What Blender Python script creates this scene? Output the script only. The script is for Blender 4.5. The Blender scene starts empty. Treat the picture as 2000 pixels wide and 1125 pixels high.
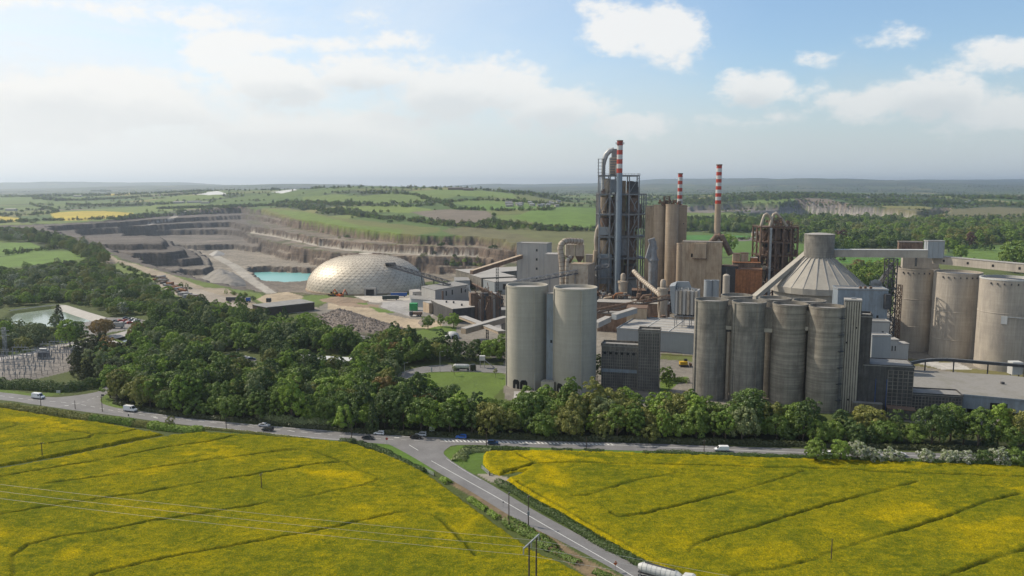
import bpy, bmesh, math, random
import numpy as np
from mathutils import Vector, Matrix
from mathutils.geometry import tessellate_polygon
R = math.radians
SC = bpy.context.scene
COL = SC.collection
rng = np.random.default_rng(7)
random.seed(7)

# ------------------------------------------------------------------ camera
CAMH = 95.0
FPX = 2000 * 28.0 / 36.0            # focal length in photo pixels
PITCH = math.atan((562.5 - 365.0) / FPX)
cd = bpy.data.cameras.new('camera'); cam = bpy.data.objects.new('camera', cd)
COL.objects.link(cam); SC.camera = cam
cd.lens = 28.0; cd.sensor_width = 36.0; cd.clip_start = 1.0; cd.clip_end = 60000.0
cam.location = (0, 0, CAMH); cam.rotation_euler = (R(90) - PITCH, 0, 0)

# ------------------------------------------------------------------ sun and exposure
SUN_DIR = Vector((-0.90, 0.44, 0.0)).normalized()
SUN_EL = R(43)
sd = Vector((SUN_DIR.x * math.cos(SUN_EL), SUN_DIR.y * math.cos(SUN_EL), math.sin(SUN_EL)))
ld = bpy.data.lights.new('sun', 'SUN'); sun = bpy.data.objects.new('sun', ld); COL.objects.link(sun)
ld.energy = 5.0; ld.angle = R(0.55); ld.color = (1.0, 0.90, 0.75)
sun.rotation_euler = (-sd).to_track_quat('-Z', 'Y').to_euler()
SC.view_settings.view_transform = 'Standard'; SC.view_settings.look = 'None'
SC.view_settings.exposure = 0.0; SC.view_settings.gamma = 1.0
SC.view_settings.use_curve_mapping = False
SC.render.engine = 'CYCLES'
cy = SC.cycles
cy.use_denoising = True
cy.max_bounces = 5; cy.diffuse_bounces = 2; cy.glossy_bounces = 2; cy.transmission_bounces = 2
cy.transparent_max_bounces = 6; cy.volume_bounces = 0
cy.sample_clamp_indirect = 4.0
SC.render.film_transparent = False

# ------------------------------------------------------------------ sky (world directions only)
W = bpy.data.worlds.new('World'); SC.world = W; W.use_nodes = True
wt = W.node_tree; wt.nodes.clear()
def wn(t, **k):
    n = wt.nodes.new(t)
    for a, b in k.items(): setattr(n, a, b)
    return n
def wmath(op, a, b=None, c=None, clamp=False):
    n = wn('ShaderNodeMath', operation=op); n.use_clamp = clamp
    for i, v in enumerate((a, b, c)):
        if v is None: continue
        if isinstance(v, (int, float)): n.inputs[i].default_value = v
        else: wt.links.new(v, n.inputs[i])
    return n.outputs[0]
def build_sky():
    L = wt.links
    sky = wn('ShaderNodeTexSky', sky_type='NISHITA'); sky.sun_disc = False
    sky.sun_elevation = SUN_EL; sky.sun_rotation = math.atan2(SUN_DIR.x, SUN_DIR.y)
    sky.air_density = 1.0; sky.dust_density = 1.2; sky.ozone_density = 2.0; sky.altitude = 0
    tc = wn('ShaderNodeTexCoord'); sep = wn('ShaderNodeSeparateXYZ'); L.new(tc.outputs['Generated'], sep.inputs[0])
    az = wmath('ARCTAN2', sep.outputs[0], sep.outputs[1])
    el = wmath('ARCSINE', sep.outputs[2])
    cmb = wn('ShaderNodeCombineXYZ'); L.new(az, cmb.inputs[0]); L.new(el, cmb.inputs[1])
    # fractal noise in direction space, stretched along the horizon
    def noise(scale, detail, rough, vec, dist=0.0):
        n = wn('ShaderNodeTexNoise'); n.inputs['Scale'].default_value = scale
        n.inputs['Detail'].default_value = detail; n.inputs['Roughness'].default_value = rough
        n.inputs['Distortion'].default_value = dist
        L.new(vec, n.inputs['Vector']); return n.outputs['Fac']
    def vscale(v, s):
        m = wn('ShaderNodeVectorMath', operation='MULTIPLY'); L.new(v, m.inputs[0]); m.inputs[1].default_value = s
        return m.outputs[0]
    v0 = cmb.outputs[0]
    n1 = noise(7.0, 9, 0.62, vscale(v0, (1, 1.7, 1)))
    n2 = noise(26.0, 6, 0.6, vscale(v0, (1, 1.5, 1)))
    nn = wmath('ADD', wmath('MULTIPLY', wmath('SUBTRACT', n1, 0.5), 3.6), wmath('MULTIPLY', wmath('SUBTRACT', n2, 0.5), 1.5))
    # cloud banks: (photo x, photo y, half width, half height, strength)
    def pd(px, py):
        u = (px - 1000) / FPX; v = (562.5 - py) / FPX
        c, s = math.cos(PITCH), math.sin(PITCH)
        d = Vector((u, c + v * s, -s + v * c)).normalized()
        return math.atan2(d.x, d.y), math.asin(d.z)
    def blobs(lst):
        acc = None
        for (px, py, rx, ry, st) in lst:
            a, e = pd(px, py)
            s = wn('ShaderNodeVectorMath', operation='SUBTRACT'); L.new(v0, s.inputs[0]); s.inputs[1].default_value = (a, e, 0)
            m = vscale(s.outputs[0], (FPX / rx, FPX / ry, 0))
            l = wn('ShaderNodeVectorMath', operation='LENGTH'); L.new(m, l.inputs[0])
            f = wmath('MULTIPLY', wmath('SUBTRACT', 1.0, l.outputs['Value']), st)
            acc = f if acc is None else wmath('MAXIMUM', acc, f)
        return acc
    big = CLOUDS
    d1 = blobs(big)
    dens = wmath('ADD', d1, nn)
    mr = wn('ShaderNodeMapRange', interpolation_type='SMOOTHSTEP'); L.new(dens, mr.inputs[0])
    mr.inputs[1].default_value = -0.14; mr.inputs[2].default_value = 0.55
    cum = mr.outputs[0]
    # thin high veil, thicker towards the left (sun side)
    nv = noise(3.0, 8, 0.65, vscale(v0, (1, 3.2, 1)), 0.6)
    veil_az = wn('ShaderNodeMapRange'); L.new(az, veil_az.inputs[0])
    veil_az.inputs[1].default_value = 0.30; veil_az.inputs[2].default_value = -0.45
    veil_az.inputs[3].default_value = 0.0; veil_az.inputs[4].default_value = 0.92
    veil = wmath('MULTIPLY', wmath('ADD', wmath('MULTIPLY', wmath('SUBTRACT', nv, 0.45), 2.2), 0.72, clamp=True), veil_az.outputs[0])
    # low haze bank near the horizon
    hz = wn('ShaderNodeMapRange', interpolation_type='SMOOTHSTEP'); L.new(wmath('ADD', el, wmath('MULTIPLY', wmath('SUBTRACT', n1, 0.5), 0.08)), hz.inputs[0])
    hz.inputs[1].default_value = 0.17; hz.inputs[2].default_value = 0.0
    hz.inputs[3].default_value = 0.0; hz.inputs[4].default_value = 0.93
    # colours: cloud is brighter where the bank is thick at its top, greyer at its base
    dlow = blobs([(a, b + 0.65 * d, c * 0.95, d * 0.85, 1.2) for a, b, c, d, e in big if e > 0.9 and b > 125])
    shade = wn('ShaderNodeMapRange', interpolation_type='SMOOTHSTEP'); L.new(wmath('ADD', dlow, wmath('MULTIPLY', nn, 0.5)), shade.inputs[0])
    shade.inputs[1].default_value = 0.0; shade.inputs[2].default_value = 0.95
    cc = wn('ShaderNodeMixRGB'); L.new(shade.outputs[0], cc.inputs[0])
    cc.inputs[1].default_value = (0.98, 0.965, 0.93, 1); cc.inputs[2].default_value = (0.755, 0.775, 0.78, 1)
    hc = wn('ShaderNodeMapRange'); L.new(az, hc.inputs[0]); hc.inputs[1].default_value = 0.35; hc.inputs[2].default_value = -0.55
    hcm = wn('ShaderNodeMixRGB'); L.new(hc.outputs[0], hcm.inputs[0])
    hcm.inputs[1].default_value = (0.62, 0.685, 0.715, 1); hcm.inputs[2].default_value = (0.93, 0.93, 0.905, 1)
    skys = wn('ShaderNodeMixRGB', blend_type='MULTIPLY'); skys.inputs[0].default_value = 1.0
    L.new(sky.outputs[0], skys.inputs[1]); skys.inputs[2].default_value = SKYTINT
    m1 = wn('ShaderNodeMixRGB'); L.new(veil, m1.inputs[0]); L.new(skys.outputs[0], m1.inputs[1])
    def sc_(sock):  # clouds are given at display brightness; the world strength is SKY_S
        m = wn('ShaderNodeMixRGB', blend_type='MULTIPLY'); m.inputs[0].default_value = 1.0
        L.new(sock, m.inputs[1]); k = 1.0 / SKY_S; m.inputs[2].default_value = (k, k, k, 1); return m.outputs[0]
    vw = wn('ShaderNodeRGB'); vw.outputs[0].default_value = (0.86, 0.90, 0.93, 1)
    L.new(sc_(vw.outputs[0]), m1.inputs[2])
    m2 = wn('ShaderNodeMixRGB'); L.new(wmath('MULTIPLY', cum, 0.86), m2.inputs[0]); L.new(m1.outputs[0], m2.inputs[1]); L.new(sc_(cc.outputs[0]), m2.inputs[2])
    m3 = wn('ShaderNodeMixRGB'); L.new(hz.outputs[0], m3.inputs[0]); L.new(m2.outputs[0], m3.inputs[1]); L.new(sc_(hcm.outputs[0]), m3.inputs[2])
    bg = wn('ShaderNodeBackground'); bg.inputs[1].default_value = SKY_S
    L.new(m3.outputs[0], bg.inputs[0])
    out = wn('ShaderNodeOutputWorld'); L.new(bg.outputs[0], out.inputs[0])
SKY_S = 0.10
SKYTINT = (1.42, 1.54, 1.58, 1)
CLOUDS = [
    (1215, 60, 88, 52, 1.25), (1295, 80, 80, 66, 1.25), (1180, 20, 60, 34, 1.0),
    (560, 165, 120, 50, 1.1), (720, 146, 140, 46, 1.3), (880, 176, 210, 66, 1.3), (1080, 212, 150, 48, .95),
    (90, 188, 230, 58, 1.2), (300, 208, 220, 62, 1.15), (520, 255, 300, 44, .95), (-40, 225, 300, 70, 1.2),
    (410, 108, 44, 30, .95), (560, 82, 170, 20, 0.7), (390, 40, 50, 16, 0.6), (790, 80, 90, 15, 0.5), (100, 5, 420, 18, 0.5),
    (1465, 182, 66, 34, 1.0), (1690, 195, 95, 44, .9), (1820, 188, 95, 46, .95), (1940, 212, 100, 46, .85),
    (1960, 108, 100, 28, 1.0), (1630, 112, 40, 16, 0.55), (1720, 82, 55, 22, 0.45), (2300, 150, 200, 60, 1.0),
    (-300, 150, 250, 80, 1.0), (1250, 240, 260, 26, .55), (700, 235, 300, 26, .55),
]
build_sky()

# ------------------------------------------------------------------ pixel to world (measuring helper)
_c, _s = math.cos(PITCH), math.sin(PITCH)
def G(px, py, z=0.0):
    """point at height z that the photo shows at (px,py)"""
    u = (px - 1000) / FPX; v = (562.5 - py) / FPX
    t = (z - CAMH) / (-_s + v * _c)
    return Vector((u * t, (_c + v * _s) * t, z))
def D(px, py, Y):
    """point at forward distance Y that the photo shows at (px,py)"""
    u = (px - 1000) / FPX; v = (562.5 - py) / FPX
    t = Y / (_c + v * _s)
    return Vector((u * t, Y, CAMH + t * (-_s + v * _c)))
def proj(x, y, z):
    yy = y; zz = z - CAMH
    dep = yy * _c - zz * _s
    up = yy * _s + zz * _c
    return 1000 + FPX * x / dep, 562.5 - FPX * up / dep
# ------------------------------------------------------------------ terrain heights
def vnoise(x, y, seed=0):
    xi = np.floor(x).astype(np.int64); yi = np.floor(y).astype(np.int64)
    xf = x - xi; yf = y - yi
    def h(a, b):
        n = (a * 374761393 + b * 668265263 + seed * 974711) & 0x7fffffff
        n = ((n ^ (n >> 13)) * 1274126177) & 0x7fffffff
        return ((n ^ (n >> 16)) & 0xffff) / 65535.0
    u = xf * xf * (3 - 2 * xf); v = yf * yf * (3 - 2 * yf)
    return (h(xi, yi) * (1 - u) + h(xi + 1, yi) * u) * (1 - v) + (h(xi, yi + 1) * (1 - u) + h(xi + 1, yi + 1) * u) * v
def fbm(x, y, o=4, seed=0):
    a = 0.5; s = 0; t = 0
    for i in range(o):
        s = s + a * vnoise(x, y, seed + i * 17); t += a; a *= 0.5; x = x * 2.03 + 11.3; y = y * 2.01 + 5.7
    return s / t
def sstep(a, b, x):
    t = np.clip((x - a) / (b - a), 0, 1); return t * t * (3 - 2 * t)
def poly_sd(x, y, P):
    """signed distance, positive inside"""
    P = np.asarray(P, float); n = len(P)
    sh = x.shape; x = x.ravel(); y = y.ravel()
    d = np.full(x.shape, 1e18); ins = np.zeros(x.shape, bool)
    for i in range(n):
        ax, ay = P[i]; bx, by = P[(i + 1) % n]
        ex, ey = bx - ax, by - ay
        wx, wy = x - ax, y - ay
        t = np.clip((wx * ex + wy * ey) / (ex * ex + ey * ey + 1e-9), 0, 1)
        d = np.minimum(d, (wx - ex * t) ** 2 + (wy - ey * t) ** 2)
        if ay != by:
            c = ((ay > y) != (by > y)) & (x < (bx - ax) * (y - ay) / (by - ay) + ax)
            ins ^= c
    d = np.sqrt(d); return np.where(ins, d, -d).reshape(sh)
def inpoly(x, y, P):
    ins = np.zeros(x.shape, bool); n = len(P)
    for i in range(n):
        ax, ay = P[i]; bx, by = P[(i + 1) % n]
        if ay == by: continue
        ins ^= ((ay > y) != (by > y)) & (x < (bx - ax) * (y - ay) / (by - ay) + ax)
    return ins

ZR = np.array([0, 800, 1100, 1500, 1900, 2300, 2800, 3500, 4500, 6000, 9500, 13500, 16500, 21000.])
ZC = np.array([-1500, 0, 250, 500, 700, 900, 1020, 1130, 1300, 1500, 1700, 2000, 3500.])
ZT = np.array([
 [0,0,0,0,0,0,0,0,0,0,0,0,0],
 [0,0,0,0,0,0,0,0,0,0,0,0,0],
 [3,3,2,0,0,0,0,0,0,0,0,0,0],
 [7,7,6,6,12,12,14,12,0,-2,-2,0,0],
 [10,9,9,9,24,30,36,34,4,2,0,0,0],
 [13,12,12,13,44,50,50,42,8,6,4,4,4],
 [20,18,18,26,70,70,66,42,28,28,26,20,20],
 [34,34,36,72,96,92,74,40,48,68,60,48,45],
 [44,46,54,78,84,78,62,42,42,44,42,50,50],
 [52,50,60,66,66,66,62,60,54,52,52,55,60],
 [54,54,72,78,76,70,74,84,104,118,120,116,110],
 [80,78,100,96,92,86,92,104,150,156,160,160,150],
 [132,116,138,116,108,104,110,122,172,184,190,192,180],
 [132,120,134,116,110,104,112,122,172,184,190,192,180]], float)
ZT[-3:] = 95 + (ZT[-3:] - 95) * 1.35; ZT[-4] = 95 + (ZT[-4] - 95) * 1.15
def natural(x, y):
    """x,y world arrays -> ground height before the quarries are cut"""
    yy = np.maximum(y, 1.0)
    c = 1000 + FPX * (x / (yy * _c + 60 * _s))
    ri = np.clip(np.searchsorted(ZR, yy) - 1, 0, len(ZR) - 2)
    ci = np.clip(np.searchsorted(ZC, c) - 1, 0, len(ZC) - 2)
    fr = np.clip((yy - ZR[ri]) / (ZR[ri + 1] - ZR[ri]), 0, 1); fc = np.clip((c - ZC[ci]) / (ZC[ci + 1] - ZC[ci]), 0, 1)
    fr = fr * 0.5 + 0.5 * fr * fr * (3 - 2 * fr); fc = fc * 0.4 + 0.6 * fc * fc * (3 - 2 * fc)
    z = (ZT[ri, ci] * (1 - fc) + ZT[ri, ci + 1] * fc) * (1 - fr) + (ZT[ri + 1, ci] * (1 - fc) + ZT[ri + 1, ci + 1] * fc) * fr
    amp = np.clip((yy - 1500) / 4000, 0, 1)
    z = z + amp * (14 * (fbm(x / 900, y / 900, 4, 3) - 0.5) + 22 * amp * (fbm(x / 2600, y / 2600, 3, 9) - 0.5))
    far = sstep(6500, 12500, yy); z = z + far * (190 * (fbm(x / 2500 + 3, y / 3400, 4, 13) - 0.5)) - 22 * sstep(4200, 5600, yy) * (1 - far)
    return z

def gp(pts, z):            # photo points on a level -> world polygon
    return [tuple(G(a, b, z)[:2]) for a, b in pts]
# quarry levels: (level, far/right rim read in the photo, near rim)
Z1, Z2, Z3, Z4, Z5, Z6 = 6.0, -6.0, -20.0, -34.0, -46.0, -58.0
PIT = []
_near = [(1120,528),(1000,540),(850,548),(750,560),(650,578),(600,577),(540,573),(500,570),(455,563),(420,557),(370,545),(330,535),(270,517),(222,499),(170,480),(120,468),(0,457),(-120,452)]
def near_rim(k, z, lo=0, hi=99):
    out = []
    for i, (a, b) in enumerate(_near):
        if i < lo or i > hi: continue
        p = G(a, b, 0.0); out.append((p.x + (k * .6 if a < 500 else 0) - (k * .6 if a > 800 else 0), p.y + k))
    return out
FAR1 = [(-120,452),(-60,444),(60,440),(140,437),(200,434),(300,424),(380,419),(470,416),(520,421),(560,433),(600,444),(660,458),(730,468),(800,474),(860,474),(925,474),(985,480),(1060,494),(1110,508)]
FAR2 = [(95,452),(160,448),(230,443),(300,437),(380,432),(470,428),(505,430),(560,443),(620,453),(662,461),(745,471),(800,477),(860,478),(925,479),(985,486),(1050,500),(1090,513)]
FAR3 = [(150,460),(250,455),(300,450),(380,445),(450,443),(490,454),(537,461),(585,471),(625,480),(675,487),(737,492),(825,497),(935,500),(1040,514)]
FAR4 = [(240,464),(340,459),(430,458),(478,463),(487,473),(520,483),(560,493),(598,501),(645,508),(740,515),(832,518),(930,520),(1000,526)]
FAR5 = [(350,488),(400,489),(455,487),(472,489),(512,494),(545,504),(590,513),(640,522),(740,531),(850,534),(940,536)]
PIT.append((Z1, 7, gp(FAR1, Z1) + near_rim(0, 0)))
PIT.append((Z2, 6, gp(FAR2, Z2) + near_rim(14, 0, 1, 15)))
PIT.append((Z3, 6, gp(FAR3, Z3) + near_rim(26, 0, 1, 14)))
PIT.append((Z4, 6, gp(FAR4, Z4) + near_rim(38, 0, 2, 13)))
PIT.append((Z5, 6, gp(FAR5, Z5) + near_rim(52, 0, 2, 12)))
PIT.append((Z6, 6, gp([(484,533),(532,533),(580,534),(616,536),(640,548),(620,560),(560,565),(520,561),(497,550)], Z6)))
# the stepped promontory that stays standing on the left of the pit
def pw(pts, z): return gp(pts, z)
PROM = [(-46.0, 0, None),]
ISL = [   # (height, outline)
 (-36, gp([(215,492),(300,487),(382,490),(405,505),(414,524),(400,531),(330,531),(270,525),(205,510)], -40)),
 (-24, gp([(200,484),(300,478),(352,483),(384,497),(392,507),(360,512),(300,512),(225,502)], -28)),
 (-12, gp([(185,474),(300,469),(330,473),(346,484),(362,493),(330,497),(260,499),(195,492)], -16)),
 (-2,  gp([(168,470),(280,465),(312,468),(326,476),(318,482),(250,484),(190,484)], -8)),
]
RIGHTPIT = (-22.0, gp([(1560,409),(1600,410),(1660,412),(1720,415),(1790,418),(1850,414)], 8.0)
            + [(1330, 2500), (1100, 2200), (900, 2150), (760, 2250), (700, 2500)])
RIGHTSTEP = gp([(1350,409),(1450,407),(1540,408),(1600,409),(1640,416),(1560,414),(1440,413),(1350,414)], 16.0)
def cut(z, x, y, lvl, w, P, seed):
    near = (y > 700) & (y < 3600)
    if not near.any(): return z
    xs, ys = x[near], y[near]
    wob = (fbm(xs / 38, ys / 38, 4, seed) - 0.5) * 26 + (fbm(xs / 7, ys / 7, 3, seed + 5) - 0.5) * 9
    sdist = poly_sd(xs, ys, P) + wob
    k = sstep(-w * 0.5, w * 0.5, sdist + 2)
    zz = z[near]
    rough = (fbm(xs / 14, ys / 14, 3, seed + 9) - 0.5) * 2.2
    zn = np.where(zz > lvl, zz * (1 - k) + (lvl + rough) * k, zz)
    z = z.copy(); z[near] = zn
    return z
def fill(z, x, y, lvl, w, P, seed):
    near = (y > 700) & (y < 3600)
    xs, ys = x[near], y[near]
    wob = (fbm(xs / 30, ys / 30, 4, seed) - 0.5) * 18 + (fbm(xs / 6, ys / 6, 3, seed + 5) - 0.5) * 6
    k = sstep(-w * 0.5, w * 0.5, poly_sd(xs, ys, P) + wob)
    zz = z[near]; rough = (fbm(xs / 14, ys / 14, 3, seed + 9) - 0.5) * 1.6
    z = z.copy(); z[near] = np.where(zz < lvl, zz * (1 - k) + (lvl + rough) * k, zz)
    return z
def ground_z(x, y):
    x = np.asarray(x, float); y = np.asarray(y, float); sh = x.shape
    x = np.atleast_1d(x).ravel(); y = np.atleast_1d(y).ravel()
    z = natural(x, y)
    for i, (l, w, P) in enumerate(PIT): z = cut(z, x, y, l, w, P, 20 + i * 3)
    for i, (l, P) in enumerate(ISL): z = fill(z, x, y, l, 7, P, 60 + i * 3)
    z = cut(z, x, y, 12.0, 10, RIGHTSTEP, 91)
    z = cut(z, x, y, 2.0, 24, RIGHTPIT[1], 95)
    z = cut(z, x, y, -22.0, 14, [(a, b - 22) for a, b in RIGHTPIT[1]], 99)
    # ponds and small basins sunk into the site
    for (P, dep, w) in BASINS:
        m = (y > 350) & (y < 900)
        if m.any():
            k = sstep(0, w, poly_sd(x[m], y[m], P)); z[m] = z[m] - dep * k
    return z.reshape(sh)
BASINS = [
 (gp([(20,607),(100,597),(125,597),(205,622),(140,634),(60,640),(-40,650)], 0), 3.0, 6.0),
 (gp([(222,660),(268,651),(300,655),(285,665),(245,669)], 0), 2.0, 3.0),
]
def hit(pts, Ymin=150.0, Ymax=20000.0):
    """photo points -> first ground intersection (world)"""
    pts = np.asarray(pts, float); u = (pts[:, 0] - 1000) / FPX; v = (562.5 - pts[:, 1]) / FPX
    n = 700; Ys = Ymin * (Ymax / Ymin) ** (np.arange(n) / (n - 1))
    out = np.zeros((len(pts), 3)); ok = np.zeros(len(pts), bool)
    for s in range(0, len(pts), 400):
        uu = u[s:s + 400, None]; vv = v[s:s + 400, None]
        t = Ys[None, :] / (_c + vv * _s); X = uu * t; Z = CAMH + t * (-_s + vv * _c)
        Yb = np.broadcast_to(Ys[None, :], X.shape)
        gz = ground_z(X, Yb)
        below = Z <= gz
        idx = below.argmax(1); anyb = below.any(1)
        idx = np.maximum(idx, 1)
        r = np.arange(len(idx))
        d1 = Z[r, idx - 1] - gz[r, idx - 1]; d0 = gz[r, idx] - Z[r, idx]
        f = np.clip(d1 / (d1 + d0 + 1e-9), 0, 1)
        Yh = Ys[idx - 1] + (Ys[idx] - Ys[idx - 1]) * f
        tt = Yh / (_c + vv[:, 0] * _s)
        out[s:s + 400, 0] = uu[:, 0] * tt; out[s:s + 400, 1] = Yh; out[s:s + 400, 2] = CAMH + tt * (-_s + vv[:, 0] * _c)
        ok[s:s + 400] = anyb
    return out, ok
# ------------------------------------------------------------------ materials
MATS = {}
def new_mat(name):
    m = bpy.data.materials.new(name); m.use_nodes = True; MATS[name] = m
    nt = m.node_tree; b = nt.nodes.get('Principled BSDF')
    b.inputs['Roughness'].default_value = 0.85
    if 'Specular IOR Level' in b.inputs: b.inputs['Specular IOR Level'].default_value = 0.3
    return m, nt, b
class NB:
    """tiny node helper"""
    def __init__(s, nt): s.nt = nt; s.L = nt.links
    def n(s, t, **k):
        q = s.nt.nodes.new(t)
        for a, b in k.items(): setattr(q, a, b)
        return q
    def coord(s, kind='Object'):
        return s.n('ShaderNodeTexCoord').outputs[kind]
    def pos(s): return s.n('ShaderNodeNewGeometry').outputs['Position']
    def map(s, v, sc=(1, 1, 1), loc=(0, 0, 0)):
        q = s.n('ShaderNodeMapping'); s.L.new(v, q.inputs[0]); q.inputs['Scale'].default_value = sc; q.inputs['Location'].default_value = loc
        return q.outputs[0]
    def noise(s, v, scale, detail=4, rough=0.6, dist=0.0):
        q = s.n('ShaderNodeTexNoise'); s.L.new(v, q.inputs['Vector'])
        q.inputs['Scale'].default_value = scale; q.inputs['Detail'].default_value = detail
        q.inputs['Roughness'].default_value = rough; q.inputs['Distortion'].default_value = dist
        return q.outputs['Fac']
    def math(s, op, a, b=0.0, clamp=False):
        q = s.n('ShaderNodeMath', operation=op); q.use_clamp = clamp
        for i, x in enumerate((a, b)):
            if isinstance(x, (int, float)): q.inputs[i].default_value = x
            else: s.L.new(x, q.inputs[i])
        return q.outputs[0]
    def ramp(s, f, a, b, lo=0.0, hi=1.0):
        q = s.n('ShaderNodeMapRange'); s.L.new(f, q.inputs[0])
        for i, x in enumerate((a, b, lo, hi)): q.inputs[i + 1].default_value = x
        return q.outputs[0]
    def mix(s, f, a, b, mode='MIX'):
        q = s.n('ShaderNodeMixRGB', blend_type=mode)
        if isinstance(f, (int, float)): q.inputs[0].default_value = f
        else: s.L.new(f, q.inputs[0])
        for i, x in ((1, a), (2, b)):
            if isinstance(x, (tuple, list)): q.inputs[i].default_value = tuple(x)[:3] + (1,)
            else: s.L.new(x, q.inputs[i])
        return q.outputs[0]
    def grey(s, f):
        q = s.n('ShaderNodeCombineXYZ'); [s.L.new(f, q.inputs[i]) for i in range(3)]; return q.outputs[0]
    def bump(s, h, b, strength=0.5, dist=0.5):
        q = s.n('ShaderNodeBump'); s.L.new(h, q.inputs['Height']); q.inputs['Strength'].default_value = strength
        q.inputs['Distance'].default_value = dist; s.L.new(q.outputs[0], b.inputs['Normal'])

def mesh_from_np(name, V, F, mat, colors=None, smooth=False):
    me = bpy.data.meshes.new(name)
    V = np.asarray(V, np.float32); F = np.asarray(F, np.int32)
    me.vertices.add(len(V)); me.vertices.foreach_set('co', V.ravel())
    k = F.shape[1]
    me.loops.add(F.size); me.loops.foreach_set('vertex_index', F.ravel())
    me.polygons.add(len(F)); me.polygons.foreach_set('loop_start', np.arange(0, F.size, k, dtype=np.int32))
    me.polygons.foreach_set('loop_total', np.full(len(F), k, np.int32))
    if smooth: me.polygons.foreach_set('use_smooth', np.ones(len(F), bool))
    me.update(calc_edges=True)
    if colors is not None:
        at = me.color_attributes.new('cover', 'FLOAT_COLOR', 'POINT')
        at.data.foreach_set('color', np.asarray(colors, np.float32).ravel())
    if mat: me.materials.append(mat)
    return me
def link_obj(name, me, label=None, cat=None, kind=None, group=None, parent=None, loc=None):
    o = bpy.data.objects.new(name, me); COL.objects.link(o)
    if loc is not None: o.location = loc
    if parent is not None: o.parent = parent
    if label: o['label'] = label
    if cat: o['category'] = cat
    if kind: o['kind'] = kind
    if group: o['group'] = group
    return o

# ------------------------------------------------------------------ land cover
def cells(x, y, size, seed):
    gx = x / size; gy = y / size
    xi = np.floor(gx).astype(np.int64); yi = np.floor(gy).astype(np.int64)
    f1 = np.full(x.shape, 9.0); f2 = np.full(x.shape, 9.0); idd = np.zeros(x.shape, np.int64)
    for a in (-1, 0, 1):
        for b in (-1, 0, 1):
            cx = xi + a; cyy = yi + b
            n = (cx * 73856093 ^ cyy * 19349663 ^ seed * 83492791) & 0x7fffffff
            n = ((n ^ (n >> 13)) * 1274126177) & 0x7fffffff
            jx = ((n & 1023) / 1023.0); jy = (((n >> 10) & 1023) / 1023.0)
            d = np.maximum(np.abs(cx + jx - gx), np.abs(cyy + jy - gy)) * 0.6 + 0.4 * np.hypot(cx + jx - gx, cyy + jy - gy)
            m = d < f1
            f2 = np.where(m, f1, np.minimum(f2, d)); f1 = np.where(m, d, f1); idd = np.where(m, n, idd)
    return f1, f2, idd
PAL = np.array([(.085,.15,.034),(.115,.185,.045),(.10,.165,.04),(.14,.20,.055),(.075,.14,.035),(.12,.16,.05),(.17,.19,.07),(.06,.12,.03)])
ROT = math.radians(17)
def farmland(x, y):
    wx = x + 40 * (fbm(x / 260, y / 260, 2, 5) - .5); wy = y + 60 * (fbm(x / 260, y / 260, 2, 6) - .5)
    xr = wx * math.cos(ROT) - wy * math.sin(ROT); yr = (wx * math.sin(ROT) + wy * math.cos(ROT)) * 0.62
    f1, f2, idd = cells(xr, yr, 185.0, 4)
    return f1, f2, idd
def farm_color(x, y):
    f1, f2, idd = farmland(x, y)
    c = PAL[(idd >> 5) % len(PAL)].copy()
    h = (idd >> 9) % 100
    c[(h < 5) & (y > 2600)] = (.36, .30, .06); c[(h >= 5) & (h < 9) & (y > 1900)] = (.19, .15, .11); c[(h >= 9) & (h < 20)] = (.045, .075, .022)
    w = fbm(x / 420, y / 420, 4, 31)
    wood = (w > .60) & (y > 2300); c[wood] = (.035, .06, .02)
    c[(f2 - f1) < .03] = (.04, .065, .02)
    far = sstep(4500, 8000, y)[:, None]  # distance haze put into the colour: far land turns darker and greyer
    return c * (1 - .6 * far) + np.array([.035, .05, .035]) * far * .6, (f2 - f1)
GREEN = (.085, .155, .03); GREEN2 = (.11, .18, .04); LAWN = (.095, .17, .03); OLIVE = (.12, .145, .05)
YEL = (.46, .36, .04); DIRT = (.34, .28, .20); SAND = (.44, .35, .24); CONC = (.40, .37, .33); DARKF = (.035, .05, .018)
BROWN = (.17, .13, .10); TARM = (.16, .155, .15); GRAV = (.24, .215, .20)
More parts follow.
